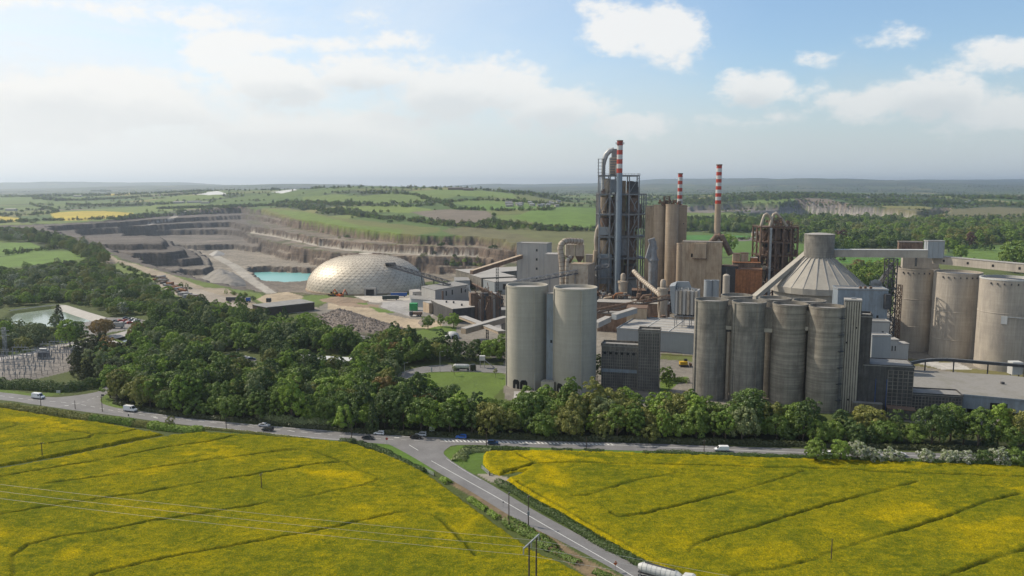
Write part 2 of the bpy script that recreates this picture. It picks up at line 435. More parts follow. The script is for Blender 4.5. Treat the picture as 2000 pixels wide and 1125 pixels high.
# (photo outline, colour, edge wobble in photo px)
ZONES = [
 # far countryside
 ([(98,416),(130,413),(200,412),(262,416),(250,423),(170,430),(105,431)], YEL, .6),
 ([(-60,424),(0,422),(42,426),(30,433),(-60,436)], YEL, .5),
 ([(205,379),(255,377),(252,381),(206,382)], YEL, .3),
 ([(75,414),(180,409),(300,402),(440,399),(450,403),(330,412),(262,416),(200,411),(100,415)], (.13,.20,.05), .6),
 ([(0,382),(60,381),(95,388),(90,397),(0,400),(-60,400),(-60,384)], (.10,.17,.05), .8),
 ([(290,392),(350,383),(430,380),(440,386),(370,392),(300,397)], GREEN2, .6),
 ([(372,379),(425,373),(445,379),(410,381)], (.62,.62,.60), .3),
 ([(530,375),(575,369),(580,371),(550,378)], (.60,.60,.58), .3),
 ([(590,385),(660,379),(700,384),(690,392),(640,396),(595,394)], GREEN2, .8),
 ([(700,383),(780,376),(830,372),(905,374),(890,384),(820,396),(720,397),(690,392)], GREEN2, .8),
 ([(760,376),(860,370),(940,372),(1000,378),(1010,388),(940,384),(840,380)], (.12,.20,.045), .8),
 ([(650,405),(700,403),(780,400),(840,408),(850,413),(800,416),(730,414)], (.14,.22,.05), .8),
 ([(860,392),(930,389),(1010,392),(1090,400),(1080,406),(980,402),(900,400)], (.11,.19,.04), .8),
 ([(880,405),(960,398),(1060,401),(1060,406),(940,412)], (.10,.20,.04), .8),
 ([(800,414),(870,409),(950,412),(965,420),(950,432),(890,438),(850,428)], (.19,.155,.115), 1.0),
 ([(1000,425),(1040,410),(1110,404),(1180,408),(1190,445),(1140,446),(1070,440)], (.105,.20,.035), .8),
 ([(930,440),(1000,430),(1190,452),(1190,500),(1080,492),(980,470)], (.115,.14,.06), 2),
 # right side
 ([(1300,418),(1350,414),(1460,416),(1560,420),(1640,427),(1600,437),(1480,436),(1340,440),(1300,440)], (.115,.18,.045), .8),
 ([(1300,405),(1420,402),(1480,410),(1380,416),(1300,414)], (.20,.17,.14), .6),
 ([(1300,460),(1390,459),(1480,461),(1500,475),(1420,474),(1300,473)], (.06,.19,.04), .5),
 ([(1390,466),(1480,463),(1490,469),(1430,472)], (.2,.17,.15), .4),
 ([(1380,472),(1520,470),(1600,480),(1660,500),(1400,500)], (.08,.17,.03), .8),
 ([(1600,500),(1690,499),(1760,502),(1770,512),(1740,516),(1600,514)], (.07,.18,.03), .5),
 ([(1870,490),(1930,480),(2100,468),(2100,530),(1960,528),(1880,512)], (.10,.19,.035), .8),
 ([(1680,478),(1760,480),(1850,486),(1850,496),(1700,494)], (.12,.17,.05), .8),
 ([(1900,392),(1930,389),(1990,395),(2060,400),(2060,404),(1990,401),(1930,400)], (.22,.21,.08), .6),
 ([(1440,395),(1500,390),(1550,388),(1560,394),(1500,397)], (.12,.2,.05), .6),
 ([(1420,398),(1480,396),(1560,396),(1600,400),(1440,400)], (.1,.16,.05), .6),
 ([(1700,404),(1830,410),(1950,404),(2060,410),(2060,436),(1950,440),(1830,436),(1780,424)], (.13,.14,.075), 2),
 # slopes above the quarry walls
 ([(512,406),(560,406),(660,425),(760,436),(860,446),(860,452),(800,462),(720,458),(660,445),(600,432),(550,425),(512,414)], (.125,.155,.05), 2.5),
 ([(520,408),(600,414),(700,440),(790,448),(780,458),(700,452),(640,440),(590,430)], (.115,.19,.035), 3.0),
 ([(860,450),(920,440),(1010,458),(1060,470),(1170,500),(1160,515),(1060,492),(930,470)], (.12,.13,.07), 3.0),
 # haul ramps in the quarry
 ([(490,453),(537,460.5),(585,470),(625,479.5),(675,486.5),(737,491.5),(825,496.5),(935,499.5),(935,501.5),(825,498.5),(737,494),(675,489),(625,482.5),(585,473),(537,463),(490,455.5)], (.40,.36,.30), .3),
 ([(286,438),(325,428),(345,419),(362,412),(368,413),(352,421),(332,430),(292,440)], (.36,.32,.27), .3),
 ([(425,498),(470,520),(500,545),(540,572),(520,574),(480,548),(450,522),(415,502)], (.40,.365,.31), .8),
 # left side near the wood
 ([(-60,480),(0,474),(60,474),(95,488),(60,494),(0,500),(-60,505)], (.10,.20,.035), .8),
 ([(-60,508),(0,502),(60,492),(130,490),(180,500),(120,515),(40,520),(0,524),(-60,530)], (.105,.205,.035), .8),
 ([(-60,580),(0,576),(45,583),(30,590),(-60,594)], (.10,.2,.035), .8),
 ([(195,512),(230,515),(330,548),(400,575),(450,600),(420,602),(360,585),(290,560),(225,530)], (.115,.18,.045), 1.5),
 ([(255,512),(330,535),(420,555),(440,560),(430,568),(340,548)], (.10,.16,.035), 1.5),
 ([(440,562),(500,572),(560,590),(590,580),(640,575),(640,592),(560,602),(500,588)], (.11,.18,.04), 1.5),
 ([(330,600),(400,596),(500,598),(500,607),(400,606)], (.11,.17,.04), .8),
 # haul roads, yards
 ([(185,512),(215,497),(232,508),(228,515),(200,520)], DIRT, 1),
 ([(230,507),(262,515),(330,535),(400,562),(440,563),(475,580),(500,592),(498,597),(455,598),(400,580),(330,552),(300,540),(262,522),(232,513)], DIRT, 1),
 ([(300,545),(330,548),(390,565),(450,582),(480,600),(420,604),(380,590),(330,570),(305,556)], (.36,.31,.25), 1),
 ([(500,585),(520,575),(560,570),(600,580),(560,590),(530,598)], SAND, 1),
 ([(455,600),(500,597),(620,600),(640,610),(500,612)], (.30,.26,.21), 1),
 ([(615,605),(640,590),(700,582),(760,578),(840,574),(1000,560),(1190,540),(1480,540),(1700,556),(1760,640),(2150,690),(2150,840),(1850,835),(1650,805),(1350,800),(1170,785),(1040,790),(985,780),(985,690),(900,676),(870,668),(860,640),(800,640),(700,645),(640,640)], (.235,.21,.175), 1.5),
 ([(640,592),(700,598),(740,604),(760,615),(800,622),(860,627),(868,645),(840,642),(780,640),(720,620),(680,606),(640,604)], SAND, 1.2),
 ([(690,578),(760,576),(830,578),(835,590),(760,592),(720,590)], (.52,.47,.40), 1),
 ([(745,590),(800,586),(845,590),(845,618),(800,618),(765,608),(745,600)], (.38,.36,.34), 1),
 ([(640,588),(690,590),(740,596),(740,603),(700,600),(660,597)], (.26,.19,.13), 1),
 ([(640,578),(680,584),(650,590),(600,590),(590,580),(610,576)], (.10,.17,.04), 1),
 ([(690,587),(715,590),(722,596),(700,594)], (.10,.18,.035), .6),
 ([(720,598),(760,606),(775,612),(740,610)], (.10,.18,.035), .6),
 ([(935,602),(985,602),(985,628),(960,622),(935,612)], (.50,.42,.30), .8),
 ([(930,610),(960,625),(985,640),(985,650),(930,632)], (.40,.38,.35), .8),
 ([(616,645),(700,650),(800,660),(870,672),(985,690),(985,700),(880,690),(760,672),(640,662)], (.19,.18,.175), 1),
 ([(640,640),(700,640),(760,648),(840,655),(850,662),(760,660),(660,652)], (.13,.12,.08), 1.5),
 ([(800,650),(860,636),(890,638),(892,650),(870,662),(820,660)], LAWN, 1),
 # car parks, substation, ponds on the left
 ([(120,640),(165,628),(215,620),(270,622),(300,632),(270,640),(220,648),(170,660),(150,652)], (.23,.215,.205), .8),
 ([(-60,692),(0,690),(40,684),(120,672),(205,688),(190,705),(140,725),(60,742),(-60,745)], (.25,.225,.20), 1),
 ([(170,662),(200,652),(240,668),(256,672),(230,678),(190,672)], LAWN, .8),
 ([(120,668),(165,666),(250,680),(240,688),(180,682),(125,676)], LAWN, .8),
 ([(0,690),(70,680),(80,684),(20,694)], LAWN, .8),
 ([(425,698),(450,690),(500,700),(500,712),(440,712)], (.24,.23,.225), .6),
 # lawns and yard at the pale silos
 ([(792,742),(830,728),(905,726),(990,730),(990,750),(960,780),(880,800),(840,775)], LAWN, .6),
 ([(1010,765),(1040,765),(1032,800),(1000,800)], (.44,.42,.39), .4),
 ([(1040,768),(1080,766),(1080,785),(1036,790)], LAWN, .6),
 ([(1290,690),(1352,694),(1352,706),(1290,702)], (.12,.16,.05), .8),
 ([(1290,740),(1345,736),(1300,768),(1290,768)], LAWN, .8),
 ([(1770,700),(1850,705),(1900,720),(2000,728),(2100,740),(2100,748),(1990,742),(1880,728),(1770,712)], (.14,.15,.07), 1.2),
 ([(1780,706),(1870,708),(1900,722),(1840,722)], (.50,.48,.45), .8),
 # ground under the trees
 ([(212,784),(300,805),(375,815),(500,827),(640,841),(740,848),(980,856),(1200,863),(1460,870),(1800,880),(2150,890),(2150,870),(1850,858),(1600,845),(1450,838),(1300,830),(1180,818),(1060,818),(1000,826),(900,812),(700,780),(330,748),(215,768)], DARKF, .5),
 # road verges
 ([(-80,752),(0,760),(60,768),(110,766),(150,764),(110,772),(60,777),(0,772),(-80,762)], LAWN, .5),
 ([(190,777),(205,768),(225,785),(300,800),(360,812),(420,820),(540,836),(640,846),(760,856),(640,836),(540,826),(420,812),(300,812),(230,802),(195,790)], LAWN, .6),
 ([(700,862),(760,866),(800,880),(840,905),(850,925),(820,925),(780,900),(700,875),(560,858),(430,842),(640,852)], (.08,.17,.025), .6),
 ([(866,885),(880,872),(930,868),(1100,876),(1300,880),(1560,888),(2100,905),(2100,915),(1560,894),(1300,890),(1100,890),(980,886),(950,895),(950,925),(920,925),(880,905)], (.08,.16,.025), .6),
 ([(900,935),(960,960),(1050,1030),(1150,1095),(1220,1130),(1150,1130),(1080,1080),(1000,1030),(930,975),(880,945)], (.22,.16,.09), 1.0),
 ([(960,935),(990,940),(1070,985),(1155,1035),(1215,1070),(1300,1115),(1360,1150),(1280,1150),(1170,1070),(1060,1008),(960,947)], (.06,.10,.025), .8),
 ([(930,925),(975,928),(1010,938),(985,948),(955,940)], (.36,.32,.26), .5),
]
def land_cover(x, y, z, zn, slope):
    n = len(x)
    px, py = proj(x, y, z)
    c = np.empty((n, 3)); rock = np.zeros(n)
    fc, edge = farm_color(x, y)
    c[:] = fc
    near = y < 860
    v = fbm(x / 35, y / 35, 4, 77)
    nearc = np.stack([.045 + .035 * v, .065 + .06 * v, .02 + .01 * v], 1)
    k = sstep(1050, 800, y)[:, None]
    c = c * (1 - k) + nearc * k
    # quarry rock: everything cut into or heaped on the natural ground
    L1 = PIT[0][2]
    inq = ((poly_sd(x, y, L1) + (fbm(x / 20, y / 20, 3, 8) - .5) * 26 > -4) | (zn - z > 1.5)) & (y > 700)
    inr = (zn - z > 1.2) & (y > 1900)
    q = inq | inr
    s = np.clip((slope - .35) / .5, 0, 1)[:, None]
    d1 = fbm(x / 60, y / 60, 4, 12)[:, None]; d2 = fbm(x / 9, y / 9, 3, 14)[:, None]
    leftq = sstep(620, 440, px)[:, None]
    flat = np.array([.235, .205, .165]) * (1 - leftq) + np.array([.135, .122, .112]) * leftq
    flat = flat * (.7 + .7 * d1)
    floor = sstep(-30, -42, z)[:, None] * sstep(1150, 1300, y)[:, None]
    flat = flat * (1 - floor) + np.array([.31, .285, .24]) * (.7 + .6 * d1) * floor
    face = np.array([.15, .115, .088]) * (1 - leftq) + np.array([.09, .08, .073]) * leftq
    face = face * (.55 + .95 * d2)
    grassy = ((fbm(x / 24, y / 24, 4, 15) > .6) & (px > 480) & (z > -25))[:, None]
    flat = np.where(grassy, np.array([.12, .13, .06]), flat)
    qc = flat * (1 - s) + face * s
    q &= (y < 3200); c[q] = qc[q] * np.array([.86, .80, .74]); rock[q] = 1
    rr = inr & (px > 1200)
    pale = np.array([.36, .33, .29]) * (.6 + .8 * d2)
    pb = sstep(-8, 6, -z)[:, None]
    rc = np.array([.15, .135, .125]) * (.6 + .8 * d1); tan = np.array([.32, .24, .17])
    tx = sstep(1700, 1790, px)[:, None]
    rc = rc * (1 - tx) + tan * (.7 + .6 * d2) * tx
    rc = rc * (1 - pb) + pale * pb
    c[rr] = rc[rr]
    jx = (fbm(x / 9, y / 9, 3, 41) - .5) * 2; jy = (fbm(x / 9 + 50, y / 9, 3, 42) - .5) * 2
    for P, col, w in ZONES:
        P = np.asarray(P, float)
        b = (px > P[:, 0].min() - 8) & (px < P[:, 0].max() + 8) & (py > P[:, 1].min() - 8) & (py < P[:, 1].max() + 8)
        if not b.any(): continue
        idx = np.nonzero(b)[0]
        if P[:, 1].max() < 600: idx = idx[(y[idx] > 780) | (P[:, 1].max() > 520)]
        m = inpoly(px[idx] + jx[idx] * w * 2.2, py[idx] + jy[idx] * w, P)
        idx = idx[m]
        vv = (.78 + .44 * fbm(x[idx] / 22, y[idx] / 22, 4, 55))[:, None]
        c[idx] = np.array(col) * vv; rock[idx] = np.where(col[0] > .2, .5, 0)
    gm = c[:, 1] > c[:, 0] * 1.05
    c[gm] *= np.array([1.2, 1.02, .85])
    return c * .80, rock
def build_terrain():
    tt = np.concatenate([np.linspace(-1.5, -.72, 90)[:-1], np.linspace(-.72, .72, 1000), np.linspace(.72, 1.5, 90)[1:]])
    Y = [60.0]
    while Y[-1] < 20000:
        y = Y[-1]; st = .0050 if y < 1000 else (.0029 if y < 2400 else .0060)
        if y < 160: st = .1
        Y.append(y * (1 + st))
    Y = np.array(Y); nx, ny = len(tt), len(Y)
    X = tt[None, :] * (Y[:, None] * _c + 0 * _s + 30); YY = np.broadcast_to(Y[:, None], X.shape)
    x = X.ravel(); y = YY.ravel()
    z = ground_z(x, y); zn = natural(x, y)
    Z = z.reshape(ny, nx)
    gy = np.gradient(Z, axis=0) / np.gradient(Y)[:, None]
    gx = np.gradient(Z, axis=1) / np.gradient(X, axis=1)
    slope = np.hypot(gx, gy).ravel()
    c, rock = land_cover(x, y, z, zn, slope)
    i = np.arange(ny - 1)[:, None] * nx + np.arange(nx - 1)[None, :]; i = i.ravel()
    F = np.stack([i, i + 1, i + 1 + nx, i + nx], 1)
    m, nt, b = new_mat('ground')
    N = NB(nt); at = N.n('ShaderNodeVertexColor', layer_name='cover')
    P = N.pos()
    big = N.noise(P, .045, 6, .7); fine = N.noise(P, .55, 5, .75)
    v = N.math('ADD', N.ramp(big, .25, .75, .84, 1.16), N.ramp(fine, .25, .75, -.16, .16))
    colr = N.mix(1.0, at.outputs['Color'], N.grey(v), 'MULTIPLY')
    # strata on rock
    st = N.noise(N.map(P, (.012, .012, .55)), 1.0, 5, .75); vs = N.noise(N.map(P, (.22, .22, .035)), 1.0, 5, .75)
    rk = N.math('ADD', N.ramp(st, .3, .7, -.38, .38), N.ramp(vs, .3, .7, -.5, .5))
    rkf = N.math('ADD', 1.0, N.math('MULTIPLY', rk, at.outputs['Alpha']))
    colr = N.mix(1.0, colr, N.grey(rkf), 'MULTIPLY')
    nt.links.new(colr, b.inputs['Base Color']); b.inputs['Roughness'].default_value = .95
    N.bump(N.math('ADD', fine, N.math('MULTIPLY', vs, 1.5)), b, .55, 1.2)
    me = mesh_from_np('ground', np.stack([x, y, z], 1), F, m, np.concatenate([c, rock[:, None]], 1), smooth=False)
    o = link_obj('ground', me, kind='structure')
    return o
build_terrain()
# ------------------------------------------------------------------ mesh builder
class MB:
    def __init__(s): s.v = []; s.f = []
    def add(s, vs, fs):
        k = len(s.v); s.v.extend([tuple(v) for v in vs]); s.f.extend([tuple(i + k for i in f) for f in fs]); return s
    def box(s, c, d, rz=0.0):
        cx, cy, cz = c; a, b, h = d[0] / 2, d[1] / 2, d[2] / 2; co, si = math.cos(rz), math.sin(rz)
        vs = [(cx + x * co - y * si, cy + x * si + y * co, cz + z) for z in (-h, h) for x, y in ((-a, -b), (a, -b), (a, b), (-a, b))]
        return s.add(vs, [(3, 2, 1, 0), (4, 5, 6, 7), (0, 1, 5, 4), (1, 2, 6, 5), (2, 3, 7, 6), (3, 0, 4, 7)])
    def prism(s, pts, z0, z1):
        """vertical prism over an xy outline; z1 may be a list of heights"""
        n = len(pts); area = sum(pts[i][0] * pts[(i + 1) % n][1] - pts[(i + 1) % n][0] * pts[i][1] for i in range(n))
        zt = list(z1) if isinstance(z1, (list, tuple)) else [z1] * n
        pts = list(pts)
        if area < 0: pts = pts[::-1]; zt = zt[::-1]
        vs = [(p[0], p[1], z0) for p in pts] + [(p[0], p[1], zt[i]) for i, p in enumerate(pts)]
        tri = tessellate_polygon([[Vector((p[0], p[1], 0)) for p in pts]])
        fs = []
        for t in tri:
            a, b, c = t
            ar = (pts[b][0] - pts[a][0]) * (pts[c][1] - pts[a][1]) - (pts[c][0] - pts[a][0]) * (pts[b][1] - pts[a][1])
            if ar < 0: a, b, c = c, b, a
            fs.append((a + n, b + n, c + n)); fs.append((c, b, a))
        fs += [(i, (i + 1) % n, (i + 1) % n + n, i + n) for i in range(n)]
        return s.add(vs, fs)
    def cyl(s, p0, p1, r0, r1=None, n=12, caps=True):
        r1 = r0 if r1 is None else r1
        p0 = Vector(p0); p1 = Vector(p1); d = (p1 - p0)
        if d.length < 1e-6: return s
        d.normalize(); u = d.orthogonal().normalized(); w = d.cross(u)
        if abs(d.z) > .999: u = Vector((1, 0, 0)); w = d.cross(u)
        vs = []
        for p, r in ((p0, r0), (p1, r1)):
            for i in range(n):
                a = 2 * math.pi * i / n; vs.append(p + (u * math.cos(a) + w * math.sin(a)) * r)
        fs = [(i, (i + 1) % n, (i + 1) % n + n, i + n) for i in range(n)]
        if caps: fs += [tuple(range(n - 1, -1, -1)), tuple(range(n, 2 * n))]
        return s.add(vs, fs)
    def beam(s, p0, p1, w, h=None):
        """square bar between two points"""
        h = w if h is None else h
        p0 = Vector(p0); p1 = Vector(p1); d = p1 - p0
        if d.length < 1e-6: return s
        d.normalize(); up = Vector((0, 0, 1)) if abs(d.z) < .95 else Vector((0, 1, 0))
        a = d.cross(up).normalized(); b = a.cross(d)
        vs = [p + a * (w / 2 * i) + b * (h / 2 * j) for p in (p0, p1) for i, j in ((-1, -1), (1, -1), (1, 1), (-1, 1))]
        return s.add(vs, [(3, 2, 1, 0), (4, 5, 6, 7), (0, 1, 5, 4), (1, 2, 6, 5), (2, 3, 7, 6), (3, 0, 4, 7)])
    def tube(s, pts, r, n=12, caps=True):
        pts = [Vector(p) for p in pts]; rs = r if isinstance(r, (list, tuple)) else [r] * len(pts)
        k = len(s.v); prev = None; m = len(pts)
        for i, p in enumerate(pts):
            d = (pts[min(i + 1, m - 1)] - pts[max(i - 1, 0)]).normalized()
            if prev is None: u = d.orthogonal().normalized()
            else:
                u = prev - d * prev.dot(d); u = u.normalized() if u.length > 1e-6 else d.orthogonal().normalized()
            prev = u; w = d.cross(u)
            for j in range(n):
                a = 2 * math.pi * j / n; s.v.append(tuple(p + (u * math.cos(a) + w * math.sin(a)) * rs[i]))
        for i in range(m - 1):
            for j in range(n):
                a = k + i * n + j; b = k + i * n + (j + 1) % n
                s.f.append((a, b, b + n, a + n))
        if caps: s.f.append(tuple(k + j for j in range(n - 1, -1, -1))); s.f.append(tuple(k + (m - 1) * n + j for j in range(n)))
        return s
    def lathe(s, prof, c, n=32, a0=0, a1=2 * math.pi):
        full = abs(a1 - a0 - 2 * math.pi) < 1e-6; k = len(s.v); m = n if full else n + 1
        for r, z in prof:
            for i in range(m):
                a = a0 + (a1 - a0) * i / n; s.v.append((c[0] + r * math.cos(a), c[1] + r * math.sin(a), c[2] + z))
        for j in range(len(prof) - 1):
            for i in range(n):
                a = k + j * m + i; b = k + j * m + (i + 1) % m
                s.f.append((a, b, b + m, a + m))
        return s
    def quad(s, a, b, c, d): return s.add([a, b, c, d], [(0, 1, 2, 3)])
    def hull(s, bot, top):
        """box-like solid from four lower and four upper corners"""
        return s.add(list(bot) + list(top), [(3, 2, 1, 0), (4, 5, 6, 7), (0, 1, 5, 4), (1, 2, 6, 5), (2, 3, 7, 6), (3, 0, 4, 7)])
    def build(s, name, mat, parent=None, smooth=0.0, **k):
        """smooth: angle in degrees under which edges are shaded smooth"""
        off = parent_world(parent)
        me = bpy.data.meshes.new(name)
        me.from_pydata([(a - off[0], b - off[1], c - off[2]) for a, b, c in s.v], [], s.f)
        me.materials.append(MATS[mat] if isinstance(mat, str) else mat)
        me.update()
        if smooth:
            me.polygons.foreach_set('use_smooth', [True] * len(me.polygons))
            me.set_sharp_from_angle(angle=R(smooth))
        return link_obj(name, me, parent=parent, **k)
def parent_world(p):
    v = Vector((0, 0, 0))
    while p is not None: v += p.location; p = p.parent
    return v
def thing(name, label, cat, loc=(0, 0, 0), group=None):
    o = bpy.data.objects.new(name, None); COL.objects.link(o); o.location = loc
    o.empty_display_size = 1.0
    o['label'] = label; o['category'] = cat
    if group: o['group'] = group
    return o
ALB = .74
def simple_mat(name, col, rough=.8, metal=0.0, var=.25, scale=.6, streak=0.0, bump=0.0, spec=.3, bands=0.0, stain=None):
    m, nt, b = new_mat(name); N = NB(nt); P = N.coord('Object')
    f = N.ramp(N.noise(P, scale, 5, .65), .3, .7, 1 - var, 1 + var)
    if streak:
        sv = N.noise(N.map(P, (1.1, 1.1, .06)), 1.0, 5, .7); f = N.math('MULTIPLY', f, N.ramp(sv, .32, .68, 1 - streak, 1 + streak))
    if bands:
        bv = N.noise(N.map(P, (.02, .02, .75)), 1.0, 3, .8); f = N.math('MULTIPLY', f, N.ramp(bv, .35, .65, 1 - bands, 1 + bands))
    col = tuple(v * ALB for v in col)
    c = N.mix(1.0, col, N.grey(f), 'MULTIPLY')
    if stain:
        sc, scol, amt = stain; scol = tuple(v * ALB for v in scol)
        c = N.mix(N.ramp(N.noise(N.map(P, (1, 1, .35)), sc, 6, .7), .48, .66, 0, amt), c, scol)
    nt.links.new(c, b.inputs['Base Color']); b.inputs['Roughness'].default_value = rough; b.inputs['Metallic'].default_value = metal
    b.inputs['Specular IOR Level'].default_value = spec
    if bump: N.bump(N.noise(P, scale * 6, 4, .6), b, bump, .2)
    return m

# ------------------------------------------------------------------ oilseed rape fields
def crop_mat():
    m, nt, b = new_mat('rape_crop'); N = NB(nt); P = N.pos()
    at = N.n('ShaderNodeVertexColor', layer_name='cover')
    sp = N.n('ShaderNodeSeparateColor'); nt.links.new(at.outputs['Color'], sp.inputs[0])
    big = N.noise(N.map(P, (1, .55, 1)), .045, 5, .6); mid = N.noise(N.map(P, (.7, 1.5, 1)), .33, 5, .72); fine = N.noise(P, 2.6, 4, .8)
    f = N.math('ADD', N.ramp(big, .3, .7, -.16, .16), N.ramp(mid, .3, .7, -.26, .26))
    f = N.math('ADD', f, N.ramp(fine, .32, .68, -.5, .5))
    f = N.math('ADD', f, N.ramp(sp.outputs[0], 0, 1, -.06, .8))
    yel = N.mix(N.ramp(fine, .3, .7), (.24, .19, .004), (.55, .395, .005))
    grn = N.mix(N.ramp(mid, .3, .7), (.070, .088, .008), (.11, .13, .010))
    c = N.mix(N.ramp(f, -.25, .95), grn, yel)
    c = N.mix(sp.outputs[1], c, (.03, .045, .008))
    nt.links.new(c, b.inputs['Base Color']); b.inputs['Roughness'].default_value = .9; b.inputs['Specular IOR Level'].default_value = .0
    N.bump(N.noise(P, 1.7, 4, .8), b, .7, .5)
    return m
TRAM = [
 [(0,1010),(155,985),(300,963),(450,938),(480,935),(567,919),(620,910),(655,907),(676,907)],
 [(480,894),(565,882),(620,887),(675,907),(697,920),(735,935),(750,944)],
 [(26,1130),(26,1091),(55,1070),(117,1053),(200,1042),(307,1022),(480,995),(592,977),(655,962),(705,954),(732,945),(747,937)],
 [(180,1130),(291,1102),(374,1087),(521,1059),(600,1045),(655,1035),(717,1020),(780,1006),(830,1006),(855,1015),(885,1042),(930,1090)],
 [(-100,950),(0,936),(92,920),(215,900),(337,875),(408,867),(460,854)],
 [(92,949),(215,933),(400,903),(490,893),(567,884)],
 [(-60,850),(0,844),(34,834),(30,829)],
 [(-80,890),(86,872),(172,860),(184,852),(230,852),(288,837)], [(120,842),(184,852)],
 [(1040,910),(1120,907),(1210,910),(1297,912),(1460,915),(1500,917),(1650,921),(1750,927),(2000,936),(2200,944)],
 [(1120,974),(1150,972),(1185,960),(1247,942),(1315,930),(1325,926)],
 [(1192,1006),(1212,1014),(1260,1007),(1347,987),(1460,959),(1500,947),(1570,925)],
 [(1345,1085),(1355,1070),(1400,1053),(1475,1035),(1500,1026),(1575,1002),(1675,975),(1750,955),(1792,945)],
 [(1430,1135),(1448,1123),(1520,1116),(1586,1099),(1640,1077),(1730,1050),(1820,1024),(1910,990),(1990,968)],
 [(1820,1145),(1868,1123),(1940,1098),(2000,1078),(2150,1030)],
 [(1010,945),(1090,990),(1192,1050),(1345,1130)],
 [(985,925),(1030,915),(1045,908),(1010,890)],
]
# flowering patches (photo x, y, rx, ry, amount)
BLOOM = [(50,822,45,6,.9),(110,833,50,5,.8),(20,860,40,7,.5),(110,895,60,5,.6),(430,880,60,8,.7),(270,915,60,8,.6),(160,930,50,6,.5),
 (640,925,60,14,.9),(700,950,60,8,.5),(560,900,50,8,.6),(5,1050,14,30,.9),(150,1080,30,16,.7),(60,1040,60,10,.4),(330,1000,150,16,.35),
 (720,1000,60,22,.5),(560,1040,120,18,.35),(900,1020,40,30,.45),(860,985,50,12,.4),(1110,1105,60,10,.7),(1140,1125,30,10,.5),(300,1090,120,18,.35),
 (955,900,14,14,.9),(1060,893,70,7,1.0),(1120,898,80,6,.7),(1075,920,40,16,.9),(1020,945,30,6,1.0),(1060,985,60,20,.8),(1000,912,30,10,.4),
 (1120,1030,90,22,.7),(1190,1075,60,20,.6),(1250,1110,50,12,.6),(1350,905,300,6,.35),(1480,960,60,10,.3),(1560,900,500,6,.5),(1250,960,50,14,.25),
 (1800,985,80,14,.6),(1760,1000,80,10,.5),(1960,1030,90,18,.7),(1900,1060,80,14,.5),(1500,1080,80,20,.35),(1650,1040,60,20,.3),(1985,955,60,8,.6),(1300,1060,80,20,.3)]
FIELDS = {
 'main': [(-700,1010),(-300,955),(0,919),(110,899),(250,870),(335,853),(400,848),(480,851),(560,857),(640,863),(700,871),(760,893),(810,915),(850,940),(880,962),(960,1022),(1040,1078),(1110,1112),(1160,1137),(1180,1165),(-900,1165)],
 'upper': [(-500,752),(-200,782),(0,799),(110,817),(200,829),(290,845),(322,850),(240,866),(110,893),(0,912),(-300,948),(-500,975)],
 'right': [(945,888),(960,884),(1060,883),(1160,885),(1300,889),(1460,895),(1700,903),(2000,914),(2400,930),(3000,960),(3000,1165),(1420,1165),(1325,1125),(1300,1115),(1262,1097),(1212,1070),(1152,1037),(1110,1012),(1067,987),(1022,960),(991,938),(1005,934),(1030,922),(1010,921),(975,930),(955,920),(943,905)],
}
def seg_dist(x, y, line):
    d = np.full(x.shape, 1e9)
    for i in range(len(line) - 1):
        ax, ay = line[i]; bx, by = line[i + 1]; ex, ey = bx - ax, by - ay
        t = np.clip(((x - ax) * ex + (y - ay) * ey) / (ex * ex + ey * ey + 1e-9), 0, 1)
        d = np.minimum(d, np.hypot(x - ax - ex * t, y - ay - ey * t))
    return d
